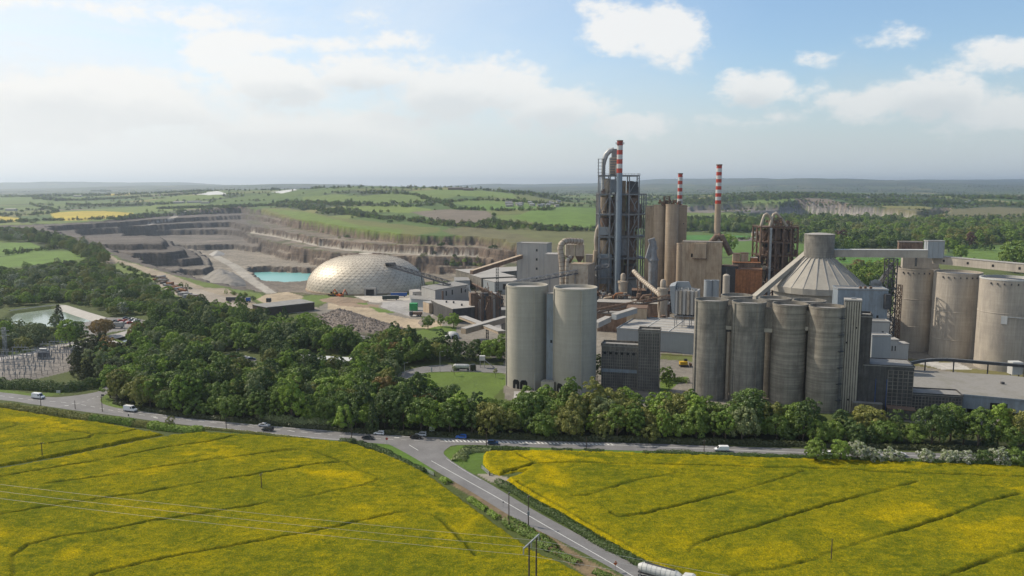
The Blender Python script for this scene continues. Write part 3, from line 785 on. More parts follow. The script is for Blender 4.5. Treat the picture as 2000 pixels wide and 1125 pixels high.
def build_field(key, name, label, step=.5):
    P = gp(FIELDS[key], 0.0); A = np.array(P)
    lim = 1.05
    xs = np.arange(max(A[:, 0].min(), -380), min(A[:, 0].max(), 380), step); ys = np.arange(A[:, 1].min(), A[:, 1].max(), step)
    X, Y = np.meshgrid(xs, ys); sh = X.shape; x = X.ravel(); y = Y.ravel()
    sdist = np.full(x.shape, -99.0)
    m = np.abs(x) < .98 * y + 40
    sdist[m] = poly_sd(x[m], y[m], P)
    sdist += (fbm(x / 2.5, y / 2.5, 3, 3) - .5) * 1.2
    keep = sdist > -step * 1.5
    td = np.full(x.shape, 99.0)
    wx = x + (fbm(x / 3, y / 3, 2, 71) - .5) * .7; wy = y + (fbm(x / 3, y / 3, 2, 72) - .5) * .7
    for t in TRAM:
        W_ = [tuple(G(a, b, 0.0)[:2]) for a, b in t]; td[keep] = np.minimum(td[keep], seg_dist(wx[keep], wy[keep], W_))
    rows = sstep(.80, .2, td) * (.35 + .55 * sstep(.3, .6, fbm(x / 14, y / 14, 3, 73)))
    h = 1.05 + .5 * (fbm(x / 1.6, y / 1.6, 3, 33) - .5) + .5 * (fbm(x / 12, y / 12, 3, 34) - .5) + .22 * (rng.random(len(x)) - .5)
    z = h * sstep(-.3, .9, sdist) * (1 - .85 * rows) - .25 * (sdist < -.2)
    bloom = np.zeros(len(x)); px, py = proj(x, y, z)
    jx = (fbm(x / 9, y / 7, 5, 43) - .5) * 120; jy = (fbm(x / 9, y / 7, 5, 44) - .5) * 60
    for bx, by, rx, ry, a in BLOOM:
        d = np.hypot((px + jx - bx) / rx, (py + jy - by) / ry); bloom = np.maximum(bloom, .85 * a * sstep(1.6, .1, d))
    edge = sstep(3.5, .8, sdist) * (.45 if key == 'right' else .12)
    bloom = np.clip(np.maximum(bloom, edge), 0, 1)
    idx = -np.ones(len(x), np.int64); idx[keep] = np.arange(keep.sum())
    I = np.arange(len(x)).reshape(sh); q = np.stack([I[:-1, :-1].ravel(), I[:-1, 1:].ravel(), I[1:, 1:].ravel(), I[1:, :-1].ravel()], 1)
    q = q[keep[q].all(1)]; F = idx[q]
    V = np.stack([x, y, z], 1)[keep]
    dark = np.clip(rows * .9, 0, 1)
    C = np.stack([bloom, dark, np.zeros_like(bloom), np.ones_like(bloom)], 1)[keep]
    me = mesh_from_np(name, V, F, MATS['rape_crop'], C)
    return link_obj(name, me, label=label, cat='crop field', kind='structure')
crop_mat()
build_field('main', 'rape_field', 'large yellow flowering rape field filling the lower left, crossed by wires')
build_field('upper', 'rape_field', 'small greener rape field in the upper left corner below the road hedge')
build_field('right', 'rape_field', 'yellow and green rape field right of the narrow lane')

# ------------------------------------------------------------------ roads
def asphalt(name, col, patch=.12):
    m, nt, b = new_mat(name); N = NB(nt); P = N.pos()
    a = N.noise(P, .12, 5, .7); c_ = N.noise(P, 1.4, 4, .8)
    f = N.math('MULTIPLY', N.ramp(a, .3, .7, 1 - patch * 1.6, 1 + patch * 1.6), N.ramp(c_, .3, .7, 1 - patch, 1 + patch))
    nt.links.new(N.mix(1.0, col, N.grey(f), 'MULTIPLY'), b.inputs['Base Color']); b.inputs['Roughness'].default_value = .8
asphalt('asphalt', (.155, .15, .148)); asphalt('asphalt_new', (.15, .145, .14)); asphalt('concrete_yard', (.33, .31, .29)); asphalt('sandy_track', (.40, .32, .22), .25)
simple_mat('road_paint', (.78, .78, .74), .7, var=.2, scale=1.5)
simple_mat('kerb_stone', (.42, .40, .36), .85)
def sheet(name, pts, z, mat, world=False):
    P = pts if world else [tuple(G(a, b, z)[:2]) for a, b in pts]
    tri = tessellate_polygon([[Vector((p[0], p[1], 0)) for p in P]])
    mb = MB(); fs = []
    for t in tri:
        a, b, c = t
        ar = (P[b][0] - P[a][0]) * (P[c][1] - P[a][1]) - (P[c][0] - P[a][0]) * (P[b][1] - P[a][1])
        fs.append((a, b, c) if ar > 0 else (c, b, a))
    mb.add([(p[0], p[1], z) for p in P], fs)
    return mb
def smooth_line(pts, k=6):
    out = []; n = len(pts)
    for i in range(n - 1):
        p0 = pts[max(i - 1, 0)]; p1 = pts[i]; p2 = pts[i + 1]; p3 = pts[min(i + 2, n - 1)]
        for j in range(k):
            t = j / k; out.append(tuple(.5 * (2 * b + (c - a) * t + (2 * a - 5 * b + 4 * c - d) * t * t + (3 * b - a - 3 * c + d) * t ** 3) for a, b, c, d in zip(p0, p1, p2, p3)))
    out.append(tuple(pts[-1])); return out
UP1 = [(-500,726),(-200,748),(0,766),(60,773),(110,776)]
MOUTH = [(110,776),(150,772),(190,765),(206,755)]
MOUTHR = [(222,755),(210,768),(197,778),(200,788),(225,796)]
UP2 = [(225,796),(250,799),(322,809),(375,817),(500,829),(560,834),(640,840),(740,848),(830,853),(900,856),(960,858),(1200,864),(1460,873),(1800,884),(2150,894),(2600,905)]
LO = [(2600,920),(2150,906),(1800,896),(1460,886),(1200,879),(1050,874),(960,870),(900,869),(880,871)]
LANE_R = [(880,871),(867,882),(872,892),(905,915),(960,947),(1060,1006),(1175,1067),(1250,1107),(1330,1160)]
LANE_L = [(1270,1160),(1212,1120),(1115,1067),(1010,1015),(920,960),(860,925),(812,896),(780,878),(760,868)]
LO2 = [(760,868),(700,863),(640,859),(560,852),(480,843),(400,834),(330,826),(250,815),(150,802),(60,789),(0,781),(-200,768),(-500,752)]
road = smooth_line(UP1, 4) + smooth_line(MOUTH, 4)[1:] + smooth_line(MOUTHR, 4) + smooth_line(UP2, 4)[1:] + smooth_line(LO, 4) + smooth_line(LANE_R, 5)[1:] + smooth_line(LANE_L, 5) + smooth_line(LO2, 4)[1:]
sheet('road', road, .03, 'asphalt').build('road', 'asphalt', kind='structure')
def ribbon(mb, line, w, z):
    """strip of width w along world xy points"""
    n = len(line); L = []
    for i in range(n):
        a = Vector(line[max(i - 1, 0)][:2]); b = Vector(line[min(i + 1, n - 1)][:2]); d = (b - a).normalized(); nn = Vector((-d.y, d.x))
        p = Vector(line[i][:2]); L.append((p + nn * w / 2, p - nn * w / 2))
    for i in range(n - 1):
        (a, b), (c, d) = L[i], L[i + 1]
        mb.quad((b.x, b.y, z), (d.x, d.y, z), (c.x, c.y, z), (a.x, a.y, z))
    return mb
def gl(pts, k=6, z=0.0): return [tuple(G(a, b, z)[:2]) for a, b in smooth_line(pts, k)]
def dashes(mb, line, w, on, off, z):
    acc = 0.0; seg = []
    for i in range(len(line) - 1):
        a = Vector(line[i]); b = Vector(line[i + 1]); L = (b - a).length; d = (b - a) / max(L, 1e-6); t = 0.0
        while t < L:
            ph = acc % (on + off)
            st = min((on - ph) if ph < on else (on + off - ph), L - t) + 1e-4
            if ph < on: ribbon(mb, [tuple(a + d * t), tuple(a + d * min(t + st, L))], w, z)
            t += st; acc += st
    return mb
mk = MB()
dashes(mk, gl([(0,773),(60,781),(150,789),(250,807),(400,824),(500,835),(640,849)]), .2, 3.0, 3.0, .05)
ribbon(mk, gl([(230,800),(322,811.5),(375,819.5),(500,831),(640,842),(740,849.6),(830,854.6)]), .2, .05)
ribbon(mk, gl([(400,832),(480,841),(560,850),(640,857),(700,861)]), .2, .05)
dashes(mk, gl([(640,849),(740,857),(830,861)]), .18, 2.0, 3.0, .05)
ribbon(mk, gl([(860,858),(960,861),(1160,866.5),(1200,868)]), .24, .05); ribbon(mk, gl([(860,862),(960,865),(1160,869),(1200,870)]), .24, .05)
for i in range(44):
    x0 = 866 + i * 7.6; f = (x0 - 860) / 340.0
    yu = 857.5 + 9.5 * f; yl = 863.2 + 6.5 * f
    a = G(x0, yu, 0); b = G(x0 + 7 - 3 * f, yl, 0); ribbon(mk, [(a.x, a.y), (b.x, b.y)], .55, .05)
ribbon(mk, gl([(1200,869),(1460,880),(1800,891),(2150,901)]), .26, .05)
ribbon(mk, gl([(799,869),(817,880)], 2), .22, .05)
ribbon(mk, gl([(842,900),(905,935),(980,977),(1080,1035),(1180,1092),(1240,1128)]), .2, .05)
dashes(mk, gl([(150,789),(185,777),(200,771)]), .18, 1.5, 1.5, .05)
ribbon(mk, gl([(872,896),(905,918),(940,938)]), .12, .05)
for (a, b) in (((565,841),(575,843)),((126,793),(134,792)),((770,855),(780,855)),((300,815),(308,817))):
    ribbon(mk, gl([a, b], 1), .5, .05)
mk.build('road_markings', 'road_paint', kind='structure')
# service road beside the wood and round the lawn, with a pale kerb
serv = smooth_line([(986,748),(940,745),(900,727),(830,727),(792,744),(776,760),(762,742),(800,722),(840,714),(900,712),(990,714)], 5)
serv = smooth_line([(990,729),(905,726),(830,728),(792,742),(800,752),(880,790),(868,797),(775,752),(770,735),(800,722),(840,714),(900,712),(990,714)], 5)
sheet('service_road', serv, .03, 'asphalt_new').build('service_road', 'asphalt_new', kind='structure')
kb = MB(); kl = gl([(990,729),(905,726),(830,728),(792,742),(800,752),(880,790)], 5)
for i in range(len(kl) - 1): kb.beam((*kl[i], .06), (*kl[i + 1], .06), .3, .16)
kb.build('lawn_kerb', 'kerb_stone', kind='structure')
sheet('path', [(1004,764),(1040,764),(1036,800),(1002,812)], .04, 'concrete_yard').build('path', 'concrete_yard', kind='structure')
sheet('side_road', smooth_line([(-60,702),(0,698),(60,687),(118,672),(168,664),(200,657),(240,648),(285,632),(290,638),(250,655),(220,664),(256,673),(250,677),(180,668),(120,678),(60,693),(0,704),(-60,708)], 3), .03, 'asphalt_new').build('side_road', 'concrete_yard', kind='structure')
# ------------------------------------------------------------------ foliage
def leaf_mat(name, c0, c1, white=0.0):
    m = bpy.data.materials.new(name); m.use_nodes = True; MATS[name] = m; nt = m.node_tree; nt.nodes.clear(); N = NB(nt)
    oi = N.n('ShaderNodeObjectInfo'); P = N.pos()
    f = N.math('ADD', N.math('MULTIPLY', oi.outputs['Random'], .6), N.ramp(N.noise(P, .55, 4, .7), .3, .7, -.1, .5))
    c = N.mix(f, (c0[0] * .86, c0[1] * .80, c0[2] * .85), (c1[0] * 1.08, c1[1] * .98, c1[2] * .95))
    if white: c = N.mix(N.ramp(N.noise(P, 1.3, 4, .75), .47, .56, 0, white), c, (.47, .46, .40))
    d = N.n('ShaderNodeBsdfDiffuse'); t = N.n('ShaderNodeBsdfTranslucent'); mx = N.n('ShaderNodeMixShader'); mx.inputs[0].default_value = .09
    g = N.n('ShaderNodeBsdfGlossy'); g.inputs['Roughness'].default_value = .5; g.inputs['Color'].default_value = (.5, .5, .5, 1)
    nt.links.new(c, d.inputs[0]); nt.links.new(N.mix(1.0, c, (1.2, 1.35, .6), 'MULTIPLY'), t.inputs[0])
    nt.links.new(d.outputs[0], mx.inputs[1]); nt.links.new(t.outputs[0], mx.inputs[2])
    m2 = N.n('ShaderNodeMixShader'); m2.inputs[0].default_value = .05; nt.links.new(mx.outputs[0], m2.inputs[1]); nt.links.new(g.outputs[0], m2.inputs[2])
    o = N.n('ShaderNodeOutputMaterial'); nt.links.new(m2.outputs[0], o.inputs[0]); return m
leaf_mat('leaf_mid', (0.086, 0.156, 0.025), (0.146, 0.230, 0.036))
leaf_mat('leaf_bright', (0.129, 0.230, 0.028), (0.214, 0.331, 0.042))
leaf_mat('leaf_dark', (0.045, 0.085, 0.020), (0.077, 0.132, 0.028))
leaf_mat('leaf_grey', (0.129, 0.184, 0.070), (0.214, 0.266, 0.112))
leaf_mat('leaf_olive', (0.146, 0.184, 0.039), (0.214, 0.230, 0.056))
leaf_mat('leaf_conifer', (0.038, 0.059, 0.020), (0.069, 0.083, 0.031))
leaf_mat('leaf_copper', (0.069, 0.033, 0.025), (0.103, 0.048, 0.034))
leaf_mat('leaf_rust', (0.171, 0.138, 0.042), (0.240, 0.165, 0.049))
leaf_mat('blossom', (0.129, 0.193, 0.063), (0.171, 0.239, 0.084), .9)
simple_mat('bark', (.13, .10, .075), .9, scale=3)
LEAFCOL = {'leaf_mid': 'mid green', 'leaf_bright': 'bright green', 'leaf_dark': 'dark green', 'leaf_grey': 'grey green', 'leaf_olive': 'olive green', 'leaf_conifer': 'blackish green', 'leaf_copper': 'copper purple', 'leaf_rust': 'rust tinged', 'blossom': 'white blossoming'}
def crown_np(seed, w, h, z0, nl, nq, ls, shape='round', droop=0):
    """leaf quads on many lobes; returns V,F"""
    r = np.random.default_rng(seed); C = []; Rr = []
    a, b = w / 2, h / 2; cz = z0 + b
    for i in range(nl):
        t = (i + .5) / nl; cosf = 1 - 1.72 * t; ph = i * 2.39996 + r.uniform(-.4, .4); sf = math.sqrt(max(0, 1 - cosf * cosf))
        k = r.uniform(.45, 1.02)
        if shape == 'cone':
            zz = (i + .5) / nl; rad = a * (1 - zz) ** .8 * r.uniform(.6, 1.0) + .15 * a
            C.append((rad * math.cos(ph), rad * math.sin(ph), z0 + h * zz * .97)); Rr.append(a * (.42 - .28 * zz)); continue
        if shape == 'oval': k *= 1.0
        C.append((a * k * sf * math.cos(ph), a * k * sf * math.sin(ph), cz + b * k * cosf)); Rr.append(a * r.uniform(.17, .38))
    C = np.array(C); Rr = np.array(Rr)
    ctr = np.array([0, 0, cz - .15 * h])
    li = r.integers(0, nl, nq); d = r.normal(size=(nq, 3)); d /= np.linalg.norm(d, axis=1)[:, None]
    out = C[li] - ctr; out /= np.linalg.norm(out, axis=1)[:, None]
    d = d + out * .75 + np.array([0, 0, .25]); d /= np.linalg.norm(d, axis=1)[:, None]
    rad = Rr[li] * r.uniform(.72, 1.08, nq)
    P = C[li] + d * rad[:, None] * np.array([1, 1, .85])
    nrm = d + r.normal(size=(nq, 3)) * .42; nrm /= np.linalg.norm(nrm, axis=1)[:, None]
    if droop: nrm[:, 2] *= .5; nrm /= np.linalg.norm(nrm, axis=1)[:, None]
    u = np.cross(nrm, r.normal(size=(nq, 3))); u /= np.linalg.norm(u, axis=1)[:, None] + 1e-9; v = np.cross(nrm, u)
    s = ls * r.uniform(.6, 1.3, nq)[:, None]
    V = np.stack([P + u * s, P + v * s * .8, P - u * s, P - v * s * .8], 1).reshape(-1, 3)
    F = np.arange(nq * 4).reshape(-1, 4)
    return V, F
def limbs_np(seed, w, h, z0):
    r = random.Random(seed); mb = MB(); th = z0 + h * .35
    mb.cyl((0, 0, -.3), (0, 0, th), w * .035, w * .022, 7, False)
    for i in range(7):
        a = i * 2.4 + r.random(); L = w * r.uniform(.22, .36); z = z0 * .7 + (th - z0 * .7) * r.random()
        mb.cyl((0, 0, z), (L * math.cos(a), L * math.sin(a), z + L * r.uniform(.7, 1.3)), w * .014, w * .006, 5, False)
    return mb
# prototype meshes: name -> (crown mesh, limb mesh, height)
PROTO = {}
def proto(key, seed, w, h, z0, nl, nq, ls, shape='round', droop=0):
    V, F = crown_np(seed, w, h, z0, nl, nq, ls, shape, droop)
    cm = mesh_from_np('crown', V, F, MATS['leaf_mid'])
    mb = limbs_np(seed, w, h, z0); lm = bpy.data.meshes.new('trunk'); lm.from_pydata(mb.v, [], mb.f); lm.materials.append(MATS['bark'])
    PROTO[key] = (cm, lm, z0 + h)
for i in range(5): proto('broad%d' % i, 100 + i, 10.5 + i * .7, 10.5 + (i % 3), 1.2, 46, 5200, .30)
for i in range(3): proto('tall%d' % i, 200 + i, 7.2 + i, 13 + i, 1.5, 48, 4600, .27)
for i in range(2): proto('loose%d' % i, 300 + i, 9.0, 11, 2.2, 30, 2300, .28)
for i in range(2): proto('cone%d' % i, 400 + i, 6.5, 13, 1.0, 60, 4200, .26, 'cone')
for i in range(3): proto('bush%d' % i, 500 + i, 5.6, 4.6, .1, 30, 2600, .19)
proto('sapling', 600, 2.6, 3.6, 1.3, 14, 420, .16)
proto('far0', 700, 11, 10, .3, 20, 420, .85); proto('far1', 701, 9, 12, .3, 20, 420, .8); proto('far2', 702, 12, 8, 0, 18, 380, .85)

PXM = {}
def tree(name, label, key, mat, x, y, s, rz, group=None, zs=1.0, z=None):
    cm, lm, H = PROTO[key]
    if z is None: z = float(ground_z(np.array([x]), np.array([y]))[0])
    t = thing(name, label, 'bush' if name.endswith('bush') else 'tree', (x, y, z), group); t.rotation_euler = (0, 0, rz); t.scale = (s, s, s * zs)
    c = bpy.data.objects.new('crown', cm); COL.objects.link(c); c.parent = t
    c.material_slots[0].link = 'OBJECT'; c.material_slots[0].material = MATS[mat]
    if key != 'none':
        l = bpy.data.objects.new('trunk', lm); COL.objects.link(l); l.parent = t
    return t
def scatter(poly, spacing, excl=(), seed=1, ground0=True):
    """jittered grid of world points inside a photo outline on level ground"""
    P = gp(poly, 0.0) if ground0 else [tuple(p[:2]) for p in hit(poly)[0]]
    A = np.array(P); r = np.random.default_rng(seed)
    xs = np.arange(A[:, 0].min(), A[:, 0].max(), spacing); ys = np.arange(A[:, 1].min(), A[:, 1].max(), spacing * .9)
    X, Y = np.meshgrid(xs, ys); X = X + (np.arange(len(ys)) % 2)[:, None] * spacing / 2
    X = X + r.uniform(-.36, .36, X.shape) * spacing; Y = Y + r.uniform(-.36, .36, Y.shape) * spacing
    x = X.ravel(); y = Y.ravel(); m = inpoly(x, y, P) & (np.abs(x) < .78 * y + 15)
    for e in excl: m &= ~inpoly(x, y, gp(e, 0.0))
    return x[m], y[m]
BELT = [(212,784),(300,803),(375,813),(500,825),(640,839),(740,846),(980,854),(1200,862),(1460,867),(1800,876),(2150,886),(2150,874),(1850,860),(1600,846),(1450,833),(1300,824),(1180,814),(1060,814),(1000,826),(900,818),(870,808),(800,796),(700,788),(600,772),(520,766),(430,753),(330,746),(260,752),(216,766)]
MIDW = [(150,742),(215,750),(330,746),(430,753),(520,766),(600,772),(700,788),(800,794),(775,765),(762,742),(800,716),(840,709),(985,708),(985,696),(900,700),(830,692),(790,678),(740,674),(700,682),(660,672),(620,655),(560,640),(490,625),(400,615),(330,608),(300,620),(290,642),(262,662),(262,690),(230,705),(190,725)]
LEFTW = [(-120,548),(60,533),(130,523),(190,522),(225,533),(290,562),(330,587),(400,607),(330,614),(295,622),(290,614),(220,618),(200,606),(130,592),(20,598),(-120,612)]
STRIP = [(-120,462),(0,462),(60,468),(130,478),(200,498),(212,512),(200,522),(170,513),(120,491),(60,479),(-120,476)]
POND = [(-120,652),(0,656),(20,652),(60,650),(105,652),(115,668),(60,684),(0,694),(-120,704)]
CONI = [(150,706),(190,690),(235,692),(262,690),(264,730),(215,752),(150,742)]
FARR = [(1340,452),(1480,455),(1560,470),(1600,490),(1640,498),(1700,488),(1850,486),(1900,484),(1960,476),(2150,462),(2150,438),(1900,440),(1700,436),(1600,434),(1480,438),(1340,442)]
BEHC = [(1625,545),(1740,530),(1772,548),(1750,575),(1660,575)]
EX_PARK = [(405,700),(450,684),(514,694),(514,735),(425,738)]; EX_OFF = [(556,690),(700,694),(706,728),(630,730),(556,712)]
EX_ENT = [(640,756),(668,752),(672,790),(640,790)]
def leaf_pick(x, y, zone, r):
    n1 = float(fbm(np.array([x / 45]), np.array([y / 45]), 3, 7)[0]); n2 = float(fbm(np.array([x / 30]), np.array([y / 30]), 3, 19)[0])
    if zone == 'coni': return ('cone%d' % r.randrange(2), 'leaf_conifer') if r.random() < .6 else ('broad%d' % r.randrange(5), 'leaf_conifer')
    v = n1 + r.uniform(-.16, .16)
    if zone == 'belt':
        mat = 'leaf_dark' if v < .40 else ('leaf_mid' if v < .58 else ('leaf_bright' if n2 > .42 else 'leaf_olive'))
    else:
        mat = 'leaf_dark' if v < .36 else ('leaf_mid' if v < .50 else ('leaf_bright' if v < .60 else ('leaf_grey' if n2 > .45 else 'leaf_olive')))
    if r.random() < .005: mat = 'leaf_rust'
    k = r.random()
    if zone in ('left', 'strip') : mat = r.choice(['leaf_grey', 'leaf_olive', 'leaf_mid', 'leaf_bright', 'leaf_dark', 'leaf_grey', 'leaf_mid', 'blossom'] if v < .5 else ['leaf_mid', 'leaf_bright', 'leaf_olive', 'leaf_grey', 'leaf_dark'])
    if zone in ('mid', 'belt') and r.random() < .16: mat = r.choice(['leaf_olive', 'leaf_bright', 'leaf_grey'])
    if zone == 'left': key = ('bush%d' % r.randrange(3)) if k < .3 else (('broad%d' % r.randrange(5)) if k < .85 else 'loose%d' % r.randrange(2))
    elif mat == 'leaf_dark' and k < .25: key = 'cone%d' % r.randrange(2)
    elif k < .50: key = 'broad%d' % r.randrange(5)
    elif k < .78: key = 'tall%d' % r.randrange(3)
    elif k < .9: key = 'loose%d' % r.randrange(2)
    else: key = 'bush%d' % r.randrange(3)
    return key, mat
TREES = []     # x, y, key, mat, scale, zscale, zone
def gather():
    r = random.Random(5)
    for poly, sp, ex, zone, smin, smax in ((BELT, 5.9, (EX_ENT,), 'belt', .72, 1.15), (MIDW, 6.3, (EX_PARK, EX_OFF, EX_ENT), 'mid', .5, .98),
                                   (LEFTW, 7.2, (), 'left', .42, .85), (STRIP, 13.0, (), 'strip', .8, 1.2), (POND, 7.5, (), 'pond', .5, .85), (CONI, 7.5, (), 'coni', .6, .95),
                                   (FARR, 15.0, (), 'park', .9, 1.7), (BEHC, 10, (), 'park', .8, 1.15)):
        xs, ys = scatter(poly, sp, ex, seed=len(TREES) + 3)
        for x, y in zip(xs, ys):
            key, mat = leaf_pick(x, y, zone, r)
            s = r.uniform(smin, smax)
            if zone == 'belt' and y < 300: s *= .92
            if zone == 'mid' and 600 < y: s *= .8
            if zone == 'belt':
                px_ = proj(x, y, 0)[0]
                if px_ > 1480: s *= .94
                if 740 < px_ < 1480: s *= 1.0
                if px_ <= 740: s *= .93
            if key[:4] == 'bush': s *= 1.5
            TREES.append((float(x), float(y), key, mat, s, r.uniform(.78, 1.25), zone))
gather()
TREES.sort(key=lambda t: -(PROTO[t[2]][2] * t[4]) / (t[1]))
ORD = ['first', 'second', 'third', 'fourth', 'fifth', 'sixth', 'seventh', 'eighth', 'ninth', 'tenth', 'eleventh', 'twelfth', 'thirteenth', 'fourteenth', 'fifteenth', 'sixteenth', 'seventeenth', 'eighteenth', 'nineteenth', 'twentieth']
def ordinal(i):
    if i < 20: return ORD[i]
    tens = ['twenty', 'thirty', 'forty', 'fifty', 'sixty'][i // 10 - 1 - 1] if i >= 20 else ''
    tens = {2: 'twenty', 3: 'thirty', 4: 'forty', 5: 'fifty', 6: 'sixty'}[(i + 1) // 10]
    return tens + ('ieth' if (i + 1) % 10 == 0 else ' ' + ORD[(i + 1) % 10 - 1])
N_SINGLE = 285
def place_of(px, py, zone):
    if zone == 'belt':
        for lim, w in ((330, 'behind the two left vans'), (480, 'left of the verge bend'), (620, 'facing the white and dark cars'), (740, 'left of the white hatchback'), (860, 'above the lane junction'), (985, 'below the lawn'), (1165, 'under the pale silos'), (1300, 'under the gridded tower'), (1420, 'left of the dark silos'), (1560, 'under the dark silos'), (1680, 'under the stair tower'), (1850, 'under the black hall'), (9999, 'under the flat shed')):
            if px < lim: return 'roadside ' + w
    if zone == 'pond': return 'between pond and substation'
    if zone == 'coni': return 'right of the substation'
    if zone == 'mid': return 'inside wood ' + ('by the substation' if px < 330 else 'around the car park' if px < 540 else 'before the white office' if px < 740 else 'left of the lawn')
    if zone == 'park': return 'in parkland behind the silos'
    return 'in the left wood'
def plant():
    single = TREES[:N_SINGLE]; rest = TREES[N_SINGLE:]
    grp = {}
    for t in single:
        x, y, key, mat, s, zs, zone = t
        px, py = proj(x, y, 6.0)
        H = PROTO[key][2] * s * zs
        look = {'b': 'rounded', 't': 'tall', 'l': 'loose', 'c': 'pointed'}[key[0]] if not key.startswith('bush') else 'low'
        k = (look, LEAFCOL[mat], place_of(px, py, zone)); grp.setdefault(k, []).append((px, t))
    r = random.Random(11)
    for (look, col, place), L in grp.items():
        L.sort(key=lambda q: q[0])
        for i, (px, t) in enumerate(L):
            x, y, key, mat, s, zs, zone = t
            lab = f"{look} {col} tree {place}, {ordinal(i).replace(' ', '-')} from left" if len(L) > 1 else f"only {look} {col} tree {place}"
            tree('conifer_tree' if key.startswith('cone') else 'broadleaf_tree', lab, key, mat, x, y, s, r.uniform(0, 6.28), 'trees of the woods', zs, 0.0)
    return rest
REST = plant()
# stuff: instanced woodland, one object per far wood
PC = bpy.data.collections.new('tree_kinds')
KIDX = []
def proto_joined(key, mat):
    cm, lm, H = PROTO[key]
    me = cm.copy(); me.materials.clear(); me.materials.append(MATS[mat])
    o = bpy.data.objects.new('woodland_tree', me); PC.objects.link(o); KIDX.append((key, mat, o)); return len(KIDX) - 1
KMAP = {}
def kid(key, mat):
    if (key, mat) not in KMAP: KMAP[(key, mat)] = proto_joined(key, mat)
    return KMAP[(key, mat)]
def woods(name, label, pts, kind='stuff'):
    """pts: (x,y,z,kind index,scale,zscale,rot) instanced as one object"""
    A = np.array(pts, float)
    me = bpy.data.meshes.new(name); me.vertices.add(len(A)); me.vertices.foreach_set('co', A[:, :3].astype(np.float32).ravel())
    a = me.attributes.new('kind_index', 'INT', 'POINT'); a.data.foreach_set('value', A[:, 3].astype(np.int32))
    a = me.attributes.new('tree_scale', 'FLOAT_VECTOR', 'POINT'); a.data.foreach_set('vector', np.stack([A[:, 4], A[:, 4], A[:, 4] * A[:, 5]], 1).astype(np.float32).ravel())
    a = me.attributes.new('tree_turn', 'FLOAT_VECTOR', 'POINT'); a.data.foreach_set('vector', np.stack([A[:, 6] * 0, A[:, 6] * 0, A[:, 6]], 1).astype(np.float32).ravel())
    o = link_obj(name, me, label=label, cat='woodland', kind=kind)
    ng = bpy.data.node_groups.new('woodland', 'GeometryNodeTree')
    ng.interface.new_socket('Geometry', in_out='INPUT', socket_type='NodeSocketGeometry'); ng.interface.new_socket('Geometry', in_out='OUTPUT', socket_type='NodeSocketGeometry')
    gi = ng.nodes.new('NodeGroupInput'); go = ng.nodes.new('NodeGroupOutput')
    ci = ng.nodes.new('GeometryNodeCollectionInfo'); ci.inputs['Collection'].default_value = PC; ci.inputs['Separate Children'].default_value = True; ci.inputs['Reset Children'].default_value = True
    ip = ng.nodes.new('GeometryNodeInstanceOnPoints'); ip.inputs['Pick Instance'].default_value = True
    def named(n, t):
        q = ng.nodes.new('GeometryNodeInputNamedAttribute'); q.data_type = t; q.inputs['Name'].default_value = n; return q.outputs['Attribute']
    ng.links.new(gi.outputs[0], ip.inputs['Points']); ng.links.new(ci.outputs[0], ip.inputs['Instance'])
    ng.links.new(named('kind_index', 'INT'), ip.inputs['Instance Index'])
    ng.links.new(named('tree_turn', 'FLOAT_VECTOR'), ip.inputs['Rotation']); ng.links.new(named('tree_scale', 'FLOAT_VECTOR'), ip.inputs['Scale'])
    ng.links.new(ip.outputs[0], go.inputs[0])
    md = o.modifiers.new('woodland', 'NODES'); md.node_group = ng
    return o
def rest_woods():
    pts = []; r = random.Random(3)
    xs = np.array([t[0] for t in REST]); ys = np.array([t[1] for t in REST]); zs = ground_z(xs, ys)
    for t, z in zip(REST, zs):
        x, y, key, mat, s, zsc, zone = t
        pts.append((x, y, z, kid(key, mat), s, zsc, r.uniform(0, 6.28)))
    return pts
